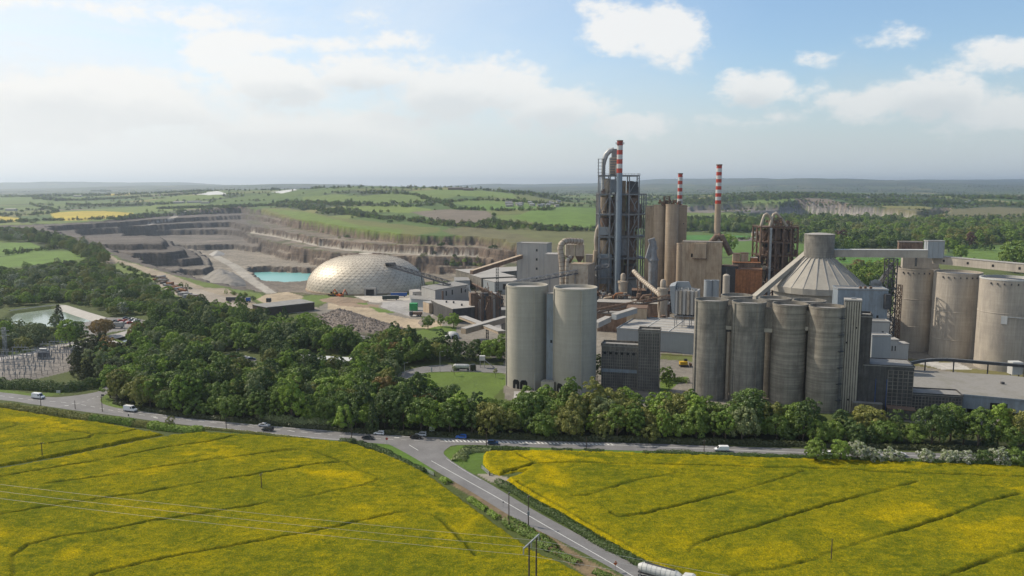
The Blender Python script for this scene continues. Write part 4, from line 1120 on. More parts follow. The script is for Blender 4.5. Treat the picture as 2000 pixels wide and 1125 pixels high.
def far_points():
    pts = []; r = np.random.default_rng(21); rr = random.Random(4)
    mats = ['leaf_mid', 'leaf_dark', 'leaf_dark', 'leaf_mid', 'leaf_olive', 'leaf_grey', 'leaf_bright', 'leaf_conifer']
    def put(x, y, s0, s1, zs=1.0, mm=None):
        z = ground_z(x, y)
        for a, b, c in zip(x, y, z):
            pts.append((a, b, c - .5, kid('far%d' % rr.randrange(3), (mm or mats)[rr.randrange(len(mm or mats))]), rr.uniform(s0, s1), rr.uniform(.85, 1.1) * zs, rr.uniform(0, 6.28)))
    # hedges on field borders and small woods
    n = 60000
    Y = 1150 * (9500 / 1150) ** r.random(n); T = r.uniform(-.74, .74, n); X = T * Y
    f1, f2, idd = farmland(X, Y); w = fbm(X / 420, Y / 420, 4, 31)
    inq = np.zeros(n, bool)
    for P in (PIT[0][2], RIGHTPIT[1]): inq |= poly_sd(X, Y, P) > -14
    zz = ground_z(X, Y); px, py = proj(X, Y, zz)
    zone_hit = np.zeros(n, bool)
    for P, c, wv in ZONES:
        if P[0][1] > 600: continue
        A = np.array(P)
        if A[:, 1].max() < 600: zone_hit |= inpoly(px, py, P)
    edge = ((f2 - f1) < .030 * (1 + Y / 5000)) & (fbm(X / 60, Y / 60, 2, 8) > .42)
    wood = (w > .60) & (Y > 2300) & (r.random(n) < .5)
    wood |= (((idd >> 9) % 100 >= 9) & ((idd >> 9) % 100 < 20)) & (r.random(n) < .6) & (Y > 1500)
    m = (edge | wood) & ~inq & ~zone_hit & (Y > 1150)
    put(X[m], Y[m], .45, .95)
    # named bands: photo line, half width in metres, count, scale
    BANDS = [
     ([(505,402),(560,403),(640,412),(700,422),(800,432),(900,441),(1000,447),(1175,452)], 22, 620, .6, 1.0),
     ([(540,395),(640,398),(720,402),(800,404),(850,400)], 20, 200, .6, 1.0),
     ([(480,373),(600,369),(700,368),(800,369),(930,371),(1000,376)], 40, 520, .8, 1.3),
     ([(720,378),(800,380),(830,388),(860,396),(880,404),(900,409),(1000,412),(1080,410)], 14, 260, .6, 1.0),
     ([(860,398),(920,392),(1000,394),(1100,402)], 12, 130, .6, .9), ([(900,440),(950,436),(1020,442),(1100,450)], 25, 160, .5, .9),
     ([(0,436),(60,432),(130,431),(240,427),(330,420),(440,408),(500,404)], 10, 330, .5, .9),
     ([(0,424),(100,417),(100,410),(60,400)], 10, 120, .6, 1.0), ([(315,408),(360,407),(440,404),(500,402)], 24, 330, .6, .9),
     ([(70,388),(130,392),(200,390),(300,384),(400,378)], 40, 420, .7, 1.1), ([(130,400),(250,402),(340,398)], 14, 160, .6, .9),
     ([(180,374),(215,374)], 40, 90, 1.0, 1.6), ([(0,385),(200,382),(420,373)], 60, 300, .8, 1.2),
     ([(1340,396),(1400,392),(1500,388),(1560,383),(1620,382),(1660,386)], 80, 650, .8, 1.3),
     ([(1660,394),(1740,394),(1800,396),(1900,398),(2050,402)], 60, 420, .8, 1.3), ([(1880,388),(1940,387),(2050,394)], 50, 240, .8, 1.3),
     ([(1560,428),(1640,432),(1720,436),(1860,432),(2050,432)], 30, 420, .7, 1.2), ([(1640,440),(1760,442),(2050,436)], 30, 260, .8, 1.3),
     ([(1790,420),(1850,425),(1950,424),(2050,418)], 40, 200, .5, .8),
     ([(1340,398),(1440,402),(1560,401),(1760,402)], 14, 260, .5, .8),
     ([(1340,449),(1400,449),(1480,452)], 16, 120, .8, 1.1), ([(740,568),(760,570)], 2, 3, .3, .5),
     ([(0,495),(90,489)], 4, 10, .4, .7), ([(0,500),(60,493)], 3, 8, .5, .7),
     ([(1400,470),(1440,468),(1480,468)], 6, 18, .4, .6), ([(1880,512),(1960,520)], 6, 9, .4, .7), ([(1560,500),(1640,510)], 8, 26, .5, .8),
     ([(920,585),(1010,568),(1100,566)], 8, 10, .3, .5), ([(235,517),(280,540),(330,556),(380,565)], 5, 32, .28, .45), ([(440,573),(470,578),(500,585)], 4, 8, .3, .5),
     ([(1925,488),(1880,486),(1850,478),(1810,474)], 20, 30, .9, 1.3),
    ]
    for line, hw, cnt, s0, s1 in BANDS:
        L = smooth_line(line, 4); H_, ok = hit(L); H_ = H_[ok]
        seg = np.hypot(*np.diff(H_[:, :2], axis=0).T); cum = np.concatenate([[0], np.cumsum(seg)])
        t = r.random(cnt) * cum[-1]; x = np.interp(t, cum, H_[:, 0]) + r.normal(0, hw * .5, cnt) * .6; y = np.interp(t, cum, H_[:, 1]) + r.normal(0, hw * .6, cnt)
        put(x, y, s0, s1)
    return pts
_rp = rest_woods(); _fp = far_points()
woods('woodland', 'mass of green woodland trees behind the roadside belt and around the ponds', _rp)
woods('distant_woodland', 'distant hedgerows and woods across the hazy hills', _fp)
print('TREES', len(TREES), 'rest', len(_rp), 'far', len(_fp), 'kinds', len(KIDX))
# ------------------------------------------------------------------ plant materials
def plant_mats():
    S = simple_mat
    S('concrete_pale', (.48, .445, .375), .8, var=.05, scale=.08, streak=.06, bands=.045, stain=(.25, (.36, .34, .30), .35))
    S('concrete_dark', (.28, .258, .22), .88, var=.14, scale=.18, streak=.20, bands=.15, stain=(.16, (.12, .11, .10), .75))
    S('concrete_banded', (.285, .257, .213), .88, var=.14, scale=.18, streak=.12, bands=.30, stain=(.13, (.12, .10, .085), .75))
    S('panel_dark', (.135, .128, .12), .9, var=.25, scale=.4, streak=.3); S('concrete_tan', (.47, .365, .26), .85, var=.10, scale=.12, streak=.13, bands=.07, stain=(.2, (.30, .22, .16), .5))
    S('concrete_big', (.47, .415, .345), .85, var=.08, scale=.1, streak=.14, bands=.06, stain=(.16, (.30, .27, .24), .6))
    S('concrete_cone', (.43, .395, .335), .85, var=.10, scale=.14, streak=.06, stain=(.18, (.27, .25, .23), .5))
    S('concrete_panel', (.22, .20, .17), .9, var=.22, scale=.5, streak=.28, stain=(.5, (.06, .056, .055), .8))
    S('concrete_black', (.085, .082, .08), .9, var=.3, scale=.5, streak=.3)
    S('roof_pale', (.42, .395, .36), .75, var=.12, scale=.35, stain=(.3, (.34, .31, .28), .5))
    S('roof_slab', (.30, .285, .26), .85, var=.1, scale=.9, stain=(.12, (.20, .19, .14), .5), bands=0)
    S('roof_grey', (.30, .29, .275), .85, var=.12, scale=.3, stain=(.25, (.20, .18, .15), .6))
    S('cladding_grey', (.36, .385, .40), .5, .1, var=.05, scale=.2, streak=.06)
    S('cladding_white', (.47, .455, .43), .55, .0, var=.06, scale=.15, streak=.09, stain=(.2, (.42, .38, .33), .4))
    S('cladding_blue', (.27, .315, .36), .5, .1, var=.10, scale=.3, streak=.16, stain=(.5, (.20, .20, .20), .5))
    S('cladding_tan', (.54, .42, .295), .65, .0, var=.10, scale=.3, streak=.22, stain=(.35, (.27, .17, .10), .55))
    S('cladding_brown', (.235, .16, .115), .8, .0, var=.25, scale=.5, streak=.25, stain=(.5, (.09, .05, .035), .8))
    S('steel_dark', (.085, .085, .09), .7, .2, var=.25, scale=.6)
    S('steel_grey', (.27, .285, .30), .6, .1, var=.2, scale=.5, stain=(.5, (.20, .13, .09), .45))
    S('steel_rust', (.17, .115, .085), .85, 0, var=.35, scale=.9, stain=(1.0, (.30, .16, .08), .6))
    S('duct_cream', (.52, .45, .36), .6, .1, var=.12, scale=.4, stain=(.5, (.30, .20, .13), .6))
    S('chimney_blue', (.25, .30, .35), .45, .1, var=.06, scale=.2, streak=.06)
    S('paint_red', (.50, .07, .045), .6, var=.12, scale=.5, streak=.1); S('paint_white', (.62, .62, .60), .6, var=.06, scale=.5, streak=.08)
    S('orange_rust', (.36, .155, .065), .8, var=.3, scale=.6, streak=.3)
    S('opening_dark', (.012, .012, .013), .6); S('window_glass', (.03, .035, .04), .15, spec=.6)
    S('gravel_white', (.55, .53, .50), .9); S('rubber', (.02, .02, .02), .8); S('glass_dark', (.02, .025, .03), .08, spec=.8)
    S('paint_blue', (.03, .12, .42), .4); S('paint_green', (.03, .35, .10), .5); S('paint_orange', (.60, .13, .02), .5); S('paint_yellow', (.62, .38, .02), .5)
    S('dark_green', (.03, .05, .04), .5); S('timber', (.10, .075, .055), .9, scale=2); S('galvanised', (.42, .43, .43), .5, .3)
    S('rock', (.27, .225, .19), .95, var=.3, scale=.5)
    S('tan_dust', (.42, .33, .23), .95, var=.2)
plant_mats()
class Fr:
    def __init__(s, x, y, ang=-22.0): s.x = x; s.y = y; s.a = R(ang); s.c = math.cos(s.a); s.s = math.sin(s.a)
    def p(s, a, b, z=0.0): return (s.x + a * s.c - b * s.s, s.y + a * s.s + b * s.c, z)
def fbox(mb, fr, a0, a1, b0, b1, z0, z1):
    P = [fr.p(a0, b0), fr.p(a1, b0), fr.p(a1, b1), fr.p(a0, b1)]
    if isinstance(z1, (int, float)): z1 = [z1] * 4
    return mb.hull([(p[0], p[1], z0) for p in P], [(p[0], p[1], z) for p, z in zip(P, z1)])
def building(name, label, cat, fr, w, d, h, wall='cladding_grey', roof='roof_grey', parapet=.5, ribs=0, windows=(), doors=(), z0=0.0, group=None, roofrise=0.0, ribmat=None):
    t = thing(name, label, cat, fr.p(0, 0, z0), group)
    fbox(MB(), fr, 0, w, 0, d, z0 - .3, z0 + h).build('wall', wall, t)
    m = MB()
    if roofrise:
        P = [fr.p(-.4, -.4), fr.p(w + .4, -.4), fr.p(w + .4, d + .4), fr.p(-.4, d + .4)]; zz = z0 + h + .02
        r0 = fr.p(-.4, d / 2); r1 = fr.p(w + .4, d / 2)
        m.add([(p[0], p[1], zz) for p in P] + [(r0[0], r0[1], zz + roofrise), (r1[0], r1[1], zz + roofrise)], [(0, 1, 5, 4), (2, 3, 4, 5), (0, 4, 3), (1, 2, 5), (3, 2, 1, 0)])
    else: fbox(m, fr, -.25, w + .25, -.25, d + .25, z0 + h + .01, z0 + h + .35)
    rf = m.build('roof', roof, t)
    if parapet and not roofrise:
        m = MB(); H0 = z0 + h + .36
        for a0, a1, b0, b1 in ((-.25, w + .25, -.25, .1), (-.25, w + .25, d - .1, d + .25), (-.25, .1, .1, d - .1), (w - .1, w + .25, .1, d - .1)):
            fbox(m, fr, a0, a1, b0, b1, H0, H0 + parapet)
        m.build('parapet', wall, rf)
    if ribs:
        m = MB(); n = int(w / ribs)
        for i in range(n + 1):
            a = i * w / n; fbox(m, fr, a - .12, a + .12, -.22, .0, z0, z0 + h)
        for i in range(1, int(d / ribs)):
            b = i * ribs; fbox(m, fr, -.22, 0, b - .12, b + .12, z0, z0 + h); fbox(m, fr, w, w + .22, b - .12, b + .12, z0, z0 + h)
        m.build('wall_ribs', ribmat or wall, t)
    for (a, z, ww, hh, side) in windows:
        m = MB()
        if side == 'f': fbox(m, fr, a, a + ww, -.06, .1, z0 + z, z0 + z + hh)
        elif side == 'l': fbox(m, fr, -.06, .1, a, a + ww, z0 + z, z0 + z + hh)
        else: fbox(m, fr, w - .1, w + .06, a, a + ww, z0 + z, z0 + z + hh)
        wnd = m.build('window', 'window_glass', t)
        m = MB()
        if side == 'f': fbox(m, fr, a - .12, a + ww + .12, -.2, .02, z0 + z - .2, z0 + z - .01); m.build('sill', 'concrete_pale', wnd)
    for (a, ww, hh, side) in doors:
        m = MB()
        if side == 'f': fbox(m, fr, a, a + ww, -.05, .1, z0, z0 + hh)
        elif side == 'l': fbox(m, fr, -.05, .1, a, a + ww, z0, z0 + hh)
        else: fbox(m, fr, w - .1, w + .05, a, a + ww, z0, z0 + hh)
        m.build('door', 'opening_dark', t)
    return t
def truss(mb, p0, p1, w, h, bays, r=.14):
    """box lattice girder / mast between two points"""
    p0 = Vector(p0); p1 = Vector(p1); d = (p1 - p0).normalized()
    up = Vector((0, 0, 1)) if abs(d.z) < .9 else Vector((0, 1, 0)); a = d.cross(up).normalized(); b = a.cross(d).normalized()
    C = [a * (w / 2 * i) + b * (h / 2 * j) for i, j in ((-1, -1), (1, -1), (1, 1), (-1, 1))]
    for c in C: mb.beam(p0 + c, p1 + c, r * 1.5)
    for k in range(bays + 1):
        q = p0.lerp(p1, k / bays)
        for i in range(4): mb.beam(q + C[i], q + C[(i + 1) % 4], r)
        if k < bays:
            q2 = p0.lerp(p1, (k + 1) / bays)
            for i in range(4):
                x, y = (i, (i + 1) % 4) if k % 2 else ((i + 1) % 4, i)
                mb.beam(q + C[x], q2 + C[y], r)
    return mb
def rails(mb, pts, h=1.1, post=2.0, r=.05):
    for i in range(len(pts) - 1):
        a = Vector(pts[i]); b = Vector(pts[i + 1]); L = (b - a).length; n = max(1, int(L / post))
        for z in (h, h * .55): mb.beam(a + Vector((0, 0, z)), b + Vector((0, 0, z)), r)
        for k in range(n + 1):
            q = a.lerp(b, k / n); mb.beam(q, q + Vector((0, 0, h)), r)
    return mb

# ------------------------------------------------------------------ silos
def silo(name, label, x, y, r, h, wall, group, roofmat='roof_pale', rim=.9, ribs=(), sink=.6, n=56, platform=False, z0=0.0, ribw=.9, ladder=None, cap=None):
    t = thing(name, label, 'silo', (x, y, z0), group); c = (x, y, z0)
    MB().lathe([(r, -.5), (r, h)], c, n).build('wall', wall, t, smooth=40)
    MB().lathe([(r, h), (r + .14, h), (r + .14, h + rim), (r - .35, h + rim), (r - .35, h - sink)], c, n).build('rim', cap or wall, t, smooth=30)
    MB().lathe([(r - .35, h - sink), (r * .5, h - sink + .25), (0.01, h - sink + .4)], c, n).build('roof', roofmat, t, smooth=40)
    for a in ribs:
        m = MB(); aa = R(a); q = Fr(x, y, a)
        fbox(m, q, r - .2, r + .55, -ribw / 2, ribw / 2, z0, z0 + h + .3); m.build('buttress', wall, t)
    if ladder is not None:
        m = MB(); q = Fr(x, y, ladder)
        for s in (-.35, .35): m.beam(q.p(r + .35, s, z0 + 1), q.p(r + .35, s, z0 + h + 1.4), .09)
        for k in range(int(h / 1.4)): m.beam(q.p(r + .35, -.35, z0 + 1 + k * 1.4), q.p(r + .35, .35, z0 + 1 + k * 1.4), .07)
        m.build('ladder', 'steel_dark', t)
    return t
# two pale silos
sA = silo('cement_silo', 'pale grey round silo left of its twin, two black arches at its foot', 7.2, 377, 9.75, 48, 'concrete_pale', 'pale twin silos', ribs=(-70, 188, 5), ribw=.7)
sB = silo('cement_silo', 'pale grey round silo right of its twin, behind the tall roadside trees', 29.6, 368, 10.0, 48, 'concrete_pale', 'pale twin silos', ribs=(-78, 190), ribw=.7)
for t, (cx, cy, rr), angs in ((sA, (7.2, 377, 9.75), (237, 260)), (sB, (29.6, 368, 10.0), (222, 250))):
    for a in angs:
        m = MB(); q = Fr(cx, cy, a); k = 7
        pr = [(-1.75, 0), (1.75, 0), (1.75, 3.4), (1.0, 4.4), (-1.0, 4.4), (-1.75, 3.4)]
        m.add([q.p(rr + .12 - abs(b) ** 2 * .045, b, z + .05) for b, z in pr] + [q.p(rr - 1.0, b, z + .05) for b, z in pr], [(0, 1, 2, 3, 4, 5)] + [(i, (i + 6), ((i + 1) % 6) + 6, (i + 1) % 6) for i in range(6)])
        m.build('arched_opening', 'opening_dark', t)
t = thing('lift_shaft', 'blue grey clad shaft standing between the two pale silos', 'lift shaft', (18.5, 369, 0))
fr = Fr(16.2, 368.3, -22)
fbox(MB(), fr, 0, 5.4, 0, 5, 0, 45.5).build('wall', 'cladding_blue', t); fbox(MB(), fr, -.2, 5.6, -.2, 5.2, 45.51, 45.9).build('roof', 'roof_grey', t)
fbox(MB(), fr, 1.9, 2.9, -.07, .1, 22.4, 23.8).build('window', 'window_glass', t)
fbox(MB(), fr, -1.2, 5.2, -4.2, -.01, 0, 4.6).build('entrance_block', 'concrete_pale', t); fbox(MB(), fr, 1.8, 3.1, -4.3, -4.2, 0, 2.4).build('door', 'opening_dark', t)
m = MB(); rails(m, [fr.p(-1.2, -4.2, 4.6), fr.p(5.2, -4.2, 4.6)]); m.build('railing', 'steel_dark', t)

# four dark silos with two behind
D4 = [(1390, 584, 'leftmost of the row, first beside the white hall roof'), (1463.5, 588, 'second of the row, level with the cream leg'), (1544, 592, 'third of the row, black stains under its rim'), (1616, 597, 'last of the row, against the ribbed stair tower')]
dsil = []
for i, (px, py, w) in enumerate(D4):
    q = G(px, py, 45.0); dsil.append(q)
    t = silo('concrete_silo', 'dark weathered silo ' + w, q.x, q.y, 7.3, 44.2, 'concrete_dark' if i < 2 else 'concrete_banded', 'dark concrete silos', 'roof_grey', ribs=((196, 282), (200, 285), (), ())[i], rim=.8, ribw=.6, ladder=(None, None, None, 300)[i])
    if i == 3:
        for k in range(6):
            f = Fr(q.x, q.y, 300); m = MB(); fbox(m, f, 7.3, 8.4, -1.4, 1.4, 5.5 + k * 7.0, 5.7 + k * 7.0); rails(m, [f.p(8.4, -1.4, 5.7 + k * 7), f.p(8.4, 1.4, 5.7 + k * 7)], 1.0, 1.4); m.build('landing', 'steel_dark', t)
for (px, py, lab) in ((1437, 577, 'dark silo behind the gap between first and second front silos'), (1512, 582.5, 'dark silo behind the gap between second and third front silos'), (1580, 587, 'dark silo behind the gap between third and fourth front silos')):
    q = G(px, py, 45.4); silo('concrete_silo', lab, q.x + 1.5, q.y + 3.5, 7.0, 44.4, 'concrete_dark', 'dark concrete silos', 'roof_grey', rim=.8)
# linking walls between the silos
t = thing('link_wall', 'dark concrete link walls high between the four front silos', 'wall', (dsil[0].x, dsil[0].y, 0))
for i in range(3):
    a, b = dsil[i], dsil[i + 1]; mid = (a + b) / 2; d = (b - a).normalized()
    f = Fr(mid.x, mid.y, math.degrees(math.atan2(d.y, d.x))); fbox(MB(), f, -2.2, 2.2, -2.0, 1.0, 33 if i < 2 else 35, 42.5).build('panel', 'concrete_panel', t)
    fbox(MB(), f, -2.3, 2.3, -2.3, -2.01, (33 if i < 2 else 35) - 1.0, (33 if i < 2 else 35) + .6).build('beam', 'concrete_pale', t)
t = thing('feed_leg', 'cream vertical pipe between first and second dark silos', 'pipe', (dsil[0] + dsil[1]).xy.to_3d() / 2)
q = (dsil[0] + dsil[1]) / 2; MB().cyl((q.x - .5, q.y - 1, 0), (q.x - .5, q.y - 1, 33), .8, n=12).build('pipe', 'duct_cream', t, smooth=40); MB().cyl((q.x - .5, q.y - 1, 31), (q.x - .5, q.y - 1, 32), 1.1, n=12).build('collar', 'steel_dark', t)
# ribbed stair tower
q = G(1638, 580, 48.3); fr = Fr(q.x, q.y - 6.5, -20)
t = thing('stair_tower', 'tall ribbed grey stair tower right of the dark silos', 'stair tower', fr.p(0, 0, 0))
fbox(MB(), fr, 0, 6.6, 0, 5.6, 0, 47.6).build('wall', 'concrete_panel', t); fbox(MB(), fr, -.15, 6.75, -.15, 5.75, 47.61, 48.2).build('roof', 'roof_pale', t)
m = MB()
for k in range(7):
    a = .15 + k * .96; fbox(m, fr, a, a + .5, -.32, 0, 0, 47.2)
m.build('wall_ribs', 'concrete_pale', t)
for k, (a, z) in enumerate(((4.8, 36), (1.2, 29.5), (3.0, 5))): fbox(MB(), fr, a, a + .5, -.36, -.02, z, z + .8).build('window', 'opening_dark', t)
fbox(MB(), fr, 2.6, 4.6, 2, 3, 48.21, 48.7).build('vent_box', 'galvanised', t)
fr2 = Fr(*fr.p(6.62, .8)[:2], -20)
building('side_tower', 'narrow dark concrete tower tight behind the ribbed stair tower', 'tower', fr2, 4.2, 9, 41, 'concrete_black', 'roof_grey', parapet=.8, ribs=2.0)

# three large silos and one at the frame edge
BIG = [(238.5, 466, 11.6, 'farthest large tan silo, beside the lattice mast'), (249.6, 443, 12.1, 'middle large tan silo of the right-hand row'), (259.5, 414.5, 12.6, 'large tan silo with white band under its roof edge'), (291, 400, 12.6, 'large tan silo cut by the right frame edge')]
for i, (x, y, r, lab) in enumerate(BIG):
    t = silo('storage_silo', lab, x, y, r, 47.3, 'concrete_big', 'large tan silos', 'roof_pale', rim=.7, ladder=None, cap='paint_white' if i == 2 else None)
    if i < 3:
        for z in ((14, 30) if i == 0 else (10.5, 26) if i == 1 else (30.0,)):
            MB().lathe([(r, 0), (r + .12, .1), (r + .12, .4), (r, .5)], (x, y, z), 56).build('ring_beam', 'concrete_big', t, smooth=40)
        m = MB()
        for k in range(9):
            a = R(205 + k * 14); m.box((x + (r + .3) * math.cos(a), y + (r + .3) * math.sin(a), 45.6), (.5, .5, .9), a)
        m.build('roof_brackets', 'steel_dark', t)
    if i == 2:
        f = Fr(x, y, 238); fbox(MB(), f, r, r + .5, -1.4, 1.4, 25, 29.2).build('hatch', 'paint_white', t); fbox(MB(), f, r, r + .3, 1.41, 9, 28.6, 29.1).build('pipe_run', 'galvanised', t)
# roof gallery along the large silos
a = D(1826, 514, 452); b = D(2080, 540, 392)
def gallery(name, label, p0, p1, w, h, mat, roof='roof_pale', windows=0, legs=(), cat='conveyor gallery'):
    p0 = Vector(p0); p1 = Vector(p1); d = (p1 - p0); L = d.length; dn = d.normalized(); s = Vector((-dn.y, dn.x, 0)).normalized()
    t = thing(name, label, cat, tuple(p0)); U = Vector((0, 0, 1))
    bot = [p0 - s * w / 2, p1 - s * w / 2, p1 + s * w / 2, p0 + s * w / 2]
    MB().hull(bot, [q + U * h for q in bot]).build('casing', mat, t)
    e = .2; rb = [p0 - s * (w / 2 + e) + U * (h + .01), p1 - s * (w / 2 + e) + U * (h + .01), p1 + s * (w / 2 + e) + U * (h + .01), p0 + s * (w / 2 + e) + U * (h + .01)]
    MB().hull(rb, [q + U * .3 for q in rb]).build('roof', roof, t)
    for k in range(windows):
        f = (k + .5) / windows; q = p0 + d * f; side = -s if (-s).y < 0 else s
        MB().box(tuple(q + side * (w / 2) + U * h * .5), (1.1, .25, h * .3), math.atan2(d.y, d.x)).build('window', 'opening_dark', t)
    for (f, lw) in legs:
        q = p0 + d * f; m = MB(); truss(m, (q.x, q.y, 0), tuple(q), lw, lw, max(3, int(q.z / (lw * 1.3))), .22); m.build('trestle', 'steel_dark', t)
    return t
gallery('roof_gallery', 'long pale gallery running over the tops of the large tan silos', a, b, 5, 4.2, 'concrete_big', windows=5)
t = building('head_house', 'tan concrete block on top of the farthest large silo', 'head house', Fr(229.5, 466, -20), 19, 9, 8.2, 'concrete_big', 'roof_grey', z0=47.9, parapet=.3, windows=((6.4, 1, 1.2, 5, 'f'),))
building('head_house', 'brown hut standing above and behind the pale horizontal gallery', 'head house', Fr(232.5, 478, -20), 13, 8, 5.4, 'cladding_brown', 'roof_grey', z0=56.6, parapet=.2)
a = D(1626, 501.5, 470); b = D(1812, 503, 447)
gallery('drum_gallery', 'straight pale gallery from the cone store drum to the head box', a, b, 5, 4.2, 'concrete_cone', 'paint_white')
q = D(1811, 503, 446); building('head_box', 'grey box at the right end of the straight pale gallery', 'head house', Fr(q.x, q.y, -8), 8.6, 6, 9.0, 'cladding_grey', 'roof_pale', z0=q.z, parapet=.2, ribs=2.2)
t = thing('lattice_mast', 'dark steel lattice mast carrying the gallery beside the large silos', 'mast', (*D(1741, 600, 449)[:2], 0))
q = D(1741, 505, 449); m = MB(); truss(m, (q.x, q.y, 0), (q.x, q.y, q.z), 5.0, 5.0, 13, .34); m.build('frame', 'steel_dark', t)
m = MB(); truss(m, (q.x + 4.6, q.y - 2, 0), (q.x + 4.6, q.y - 2, 40), 2.2, 2.2, 18, .2); m.build('stair_frame', 'steel_rust', t)
gallery('inclined_conveyor', 'tan inclined chute rising to the lattice mast beside the large silos', D(1712, 566, 458), D(1742, 524, 456), 4, 3.2, 'duct_cream', 'duct_cream')

# ------------------------------------------------------------------ cone store
def cone_store():
    cx, cy_ = D(1599, 500, 470)[:2]; Re = 27.0; Rw = 24.6; Rd = 8.4; zE = 37.5; zD = 53.8; zT = 67.0; n = 24; off = R(7.5)
    t = thing('cone_store', 'round concrete store with ribbed cone roof and a drum on top', 'storage building', (cx, cy_, 0))
    def ring(r, z): return [(cx + r * math.cos(off + 2 * math.pi * i / n), cy_ + r * math.sin(off + 2 * math.pi * i / n), z) for i in range(n)]
    def loft(rs): 
        m = MB(); vs = []; [vs.extend(ring(r, z)) for r, z in rs]
        m.add(vs, [(j * n + i, j * n + (i + 1) % n, (j + 1) * n + (i + 1) % n, (j + 1) * n + i) for j in range(len(rs) - 1) for i in range(n)]); return m
    loft([(Rw, 0), (Rw, zE - 2)]).build('wall', 'concrete_cone', t)
    loft([(Rw - .5, zE - 3.6), (Re, zE - 3.4), (Re, zE), (Re - .6, zE + .01)]).build('eave_band', 'concrete_cone', t)
    cn = loft([(Re - .1, zE + .02), (Rd - .5, zD)]).build('roof', 'concrete_cone', t)
    for i in range(n):
        a = off + 2 * math.pi * i / n; ca, sa = math.cos(a), math.sin(a)
        if sa > .55: continue
        MB().beam((cx + (Re - .2) * ca, cy_ + (Re - .2) * sa, zE + .12), (cx + Rd * ca, cy_ + Rd * sa, zD + .0), .42, .36).build('roof_rib', 'roof_pale', cn)
    dr = MB().lathe([(Rd, zD - 1.5), (Rd, zT), (Rd + .25, zT), (Rd + .25, zT + .5), (Rd - .2, zT + .5)], (cx, cy_, 0), 40).build('drum', 'concrete_dark', t, smooth=40)
    MB().lathe([(Rd + .1, zT + .45), (Rd * .5, zT + 1.0), (.01, zT + 1.3)], (cx, cy_, 0), 40).build('drum_roof', 'roof_pale', dr, smooth=40)
    p1 = D(1577, 492, 476); p0 = D(1477, 586, 448)
    return cx, cy_
cone_store()
gallery('inclined_conveyor', 'enclosed pale gallery sloping down left from the cone store drum', D(1472, 588, 456), D(1577, 499, 474), 3.4, 2.8, 'concrete_cone', 'concrete_cone', legs=((.12, 1.6),))
# ------------------------------------------------------------------ gridded tower and its wing
def grid_face(t, fr, a0, a1, b, z0, z1, ca, cz, mat='concrete_pale'):
    if mat == 'concrete_panel': mat = 'concrete_dark'
    fbox(MB(), fr, a0, a1, b - .04, b - .005, z0, z1).build('dark_panels', 'concrete_black' if cz > 1.5 or cz < 1.35 else 'panel_dark', t)
    m = MB(); n = max(1, round((a1 - a0) / ca)); k = max(1, round((z1 - z0) / cz))
    for i in range(n + 1):
        a = a0 + (a1 - a0) * i / n; fbox(m, fr, a - .12, a + .12, b - .28, b - .01, z0, z1)
    for j in range(k + 1):
        z = z0 + (z1 - z0) * j / k; fbox(m, fr, a0 - .1, a1 + .1, b - .22, b - .012, z - .09, z + .09)
    return m.build('facade_grid', mat, t)
q = G(1173.5, 757, 0); fr = Fr(q.x, q.y - .5, -14)
t = building('panel_building', 'lower wing of gridded concrete panels left of the gridded tower', 'building', fr, 17.2, 9, 20.3, 'concrete_panel', 'roof_grey', parapet=1.0)
grid_face(t, fr, .2, 16.8, 0, 1, 18.2, 1.05, 1.45, 'concrete_panel')
m = MB(); fbox(m, fr, .2, 16.9, -.34, -.29, 8.0, 9.6); m.build('blue_band', 'cladding_blue', t)
for k in range(6): fbox(MB(), fr, 1.0 + k * 2.7, 2.3 + k * 2.7, -.33, -.02, 16.6, 17.7).build('window', 'opening_dark', t)
q2 = fr.p(17.3, -1.6); fr = Fr(q2[0], q2[1], -14)
t = building('panel_tower', 'tall gridded concrete tower in front of the grey hall', 'tower', fr, 9.8, 7.6, 28.2, 'concrete_panel', 'roof_grey', parapet=.9)
grid_face(t, fr, .15, 9.65, 0, 1, 27.6, 1.05, 1.45, 'concrete_panel')
for z in (22.5, 15.5): 
    m = MB(); fbox(m, fr, 9.7, 9.86, 3.6, 4.6, z, z + 1.5); m.build('window', 'opening_dark', t)
# grey hall
fr = Fr(62.1, 464.8, -23.5)
t = building('steel_hall', 'wide grey clad hall with a pale flat roof behind the gridded tower', 'hall', fr, 62, 46, 11.4, 'cladding_grey', 'roof_pale', parapet=.6)
m = MB()
for k in range(1, 5): fbox(m, fr, 1, 61, k * 9, k * 9 + 1.2, 11.8, 11.95)
for k in range(1, 4): fbox(m, fr, k * 15, k * 15 + .5, 1, 45, 11.96, 12.1)
m.build('roof_lights', 'paint_white', t)

# ------------------------------------------------------------------ old hall, low buildings, shed on the right
q = G(1682, 806, 0); fr = Fr(q.x, q.y, -14)
t = building('old_hall', 'black weathered concrete hall right of the stair tower', 'building', fr, 19.5, 14, 20.5, 'concrete_black', 'roof_grey', parapet=.3)
grid_face(t, fr, 9.6, 19.3, 0, 3, 19, 1.9, 1.55, 'concrete_panel'); m = MB()
for a in (4.9, 9.2): fbox(m, fr, a, a + .14, -.3, -.1, 1, 15)
m.build('downpipe', 'paint_blue', t)
f2 = Fr(*fr.p(-3.5, -2.2)[:2], -14); building('lean_to', 'low lean-to at the foot of the ribbed stair tower', 'shed', f2, 11, 2.2, 4.6, 'concrete_panel', 'roof_grey', parapet=0, ribs=1.0)
f2 = Fr(*fr.p(9, -7)[:2], -20); building('lean_to', 'small shed with a rusty yellow roof edge before the black hall', 'shed', f2, 10, 5, 4.2, 'concrete_black', 'steel_rust', parapet=0)
f2 = Fr(*fr.p(19.6, 2.5)[:2], -14)
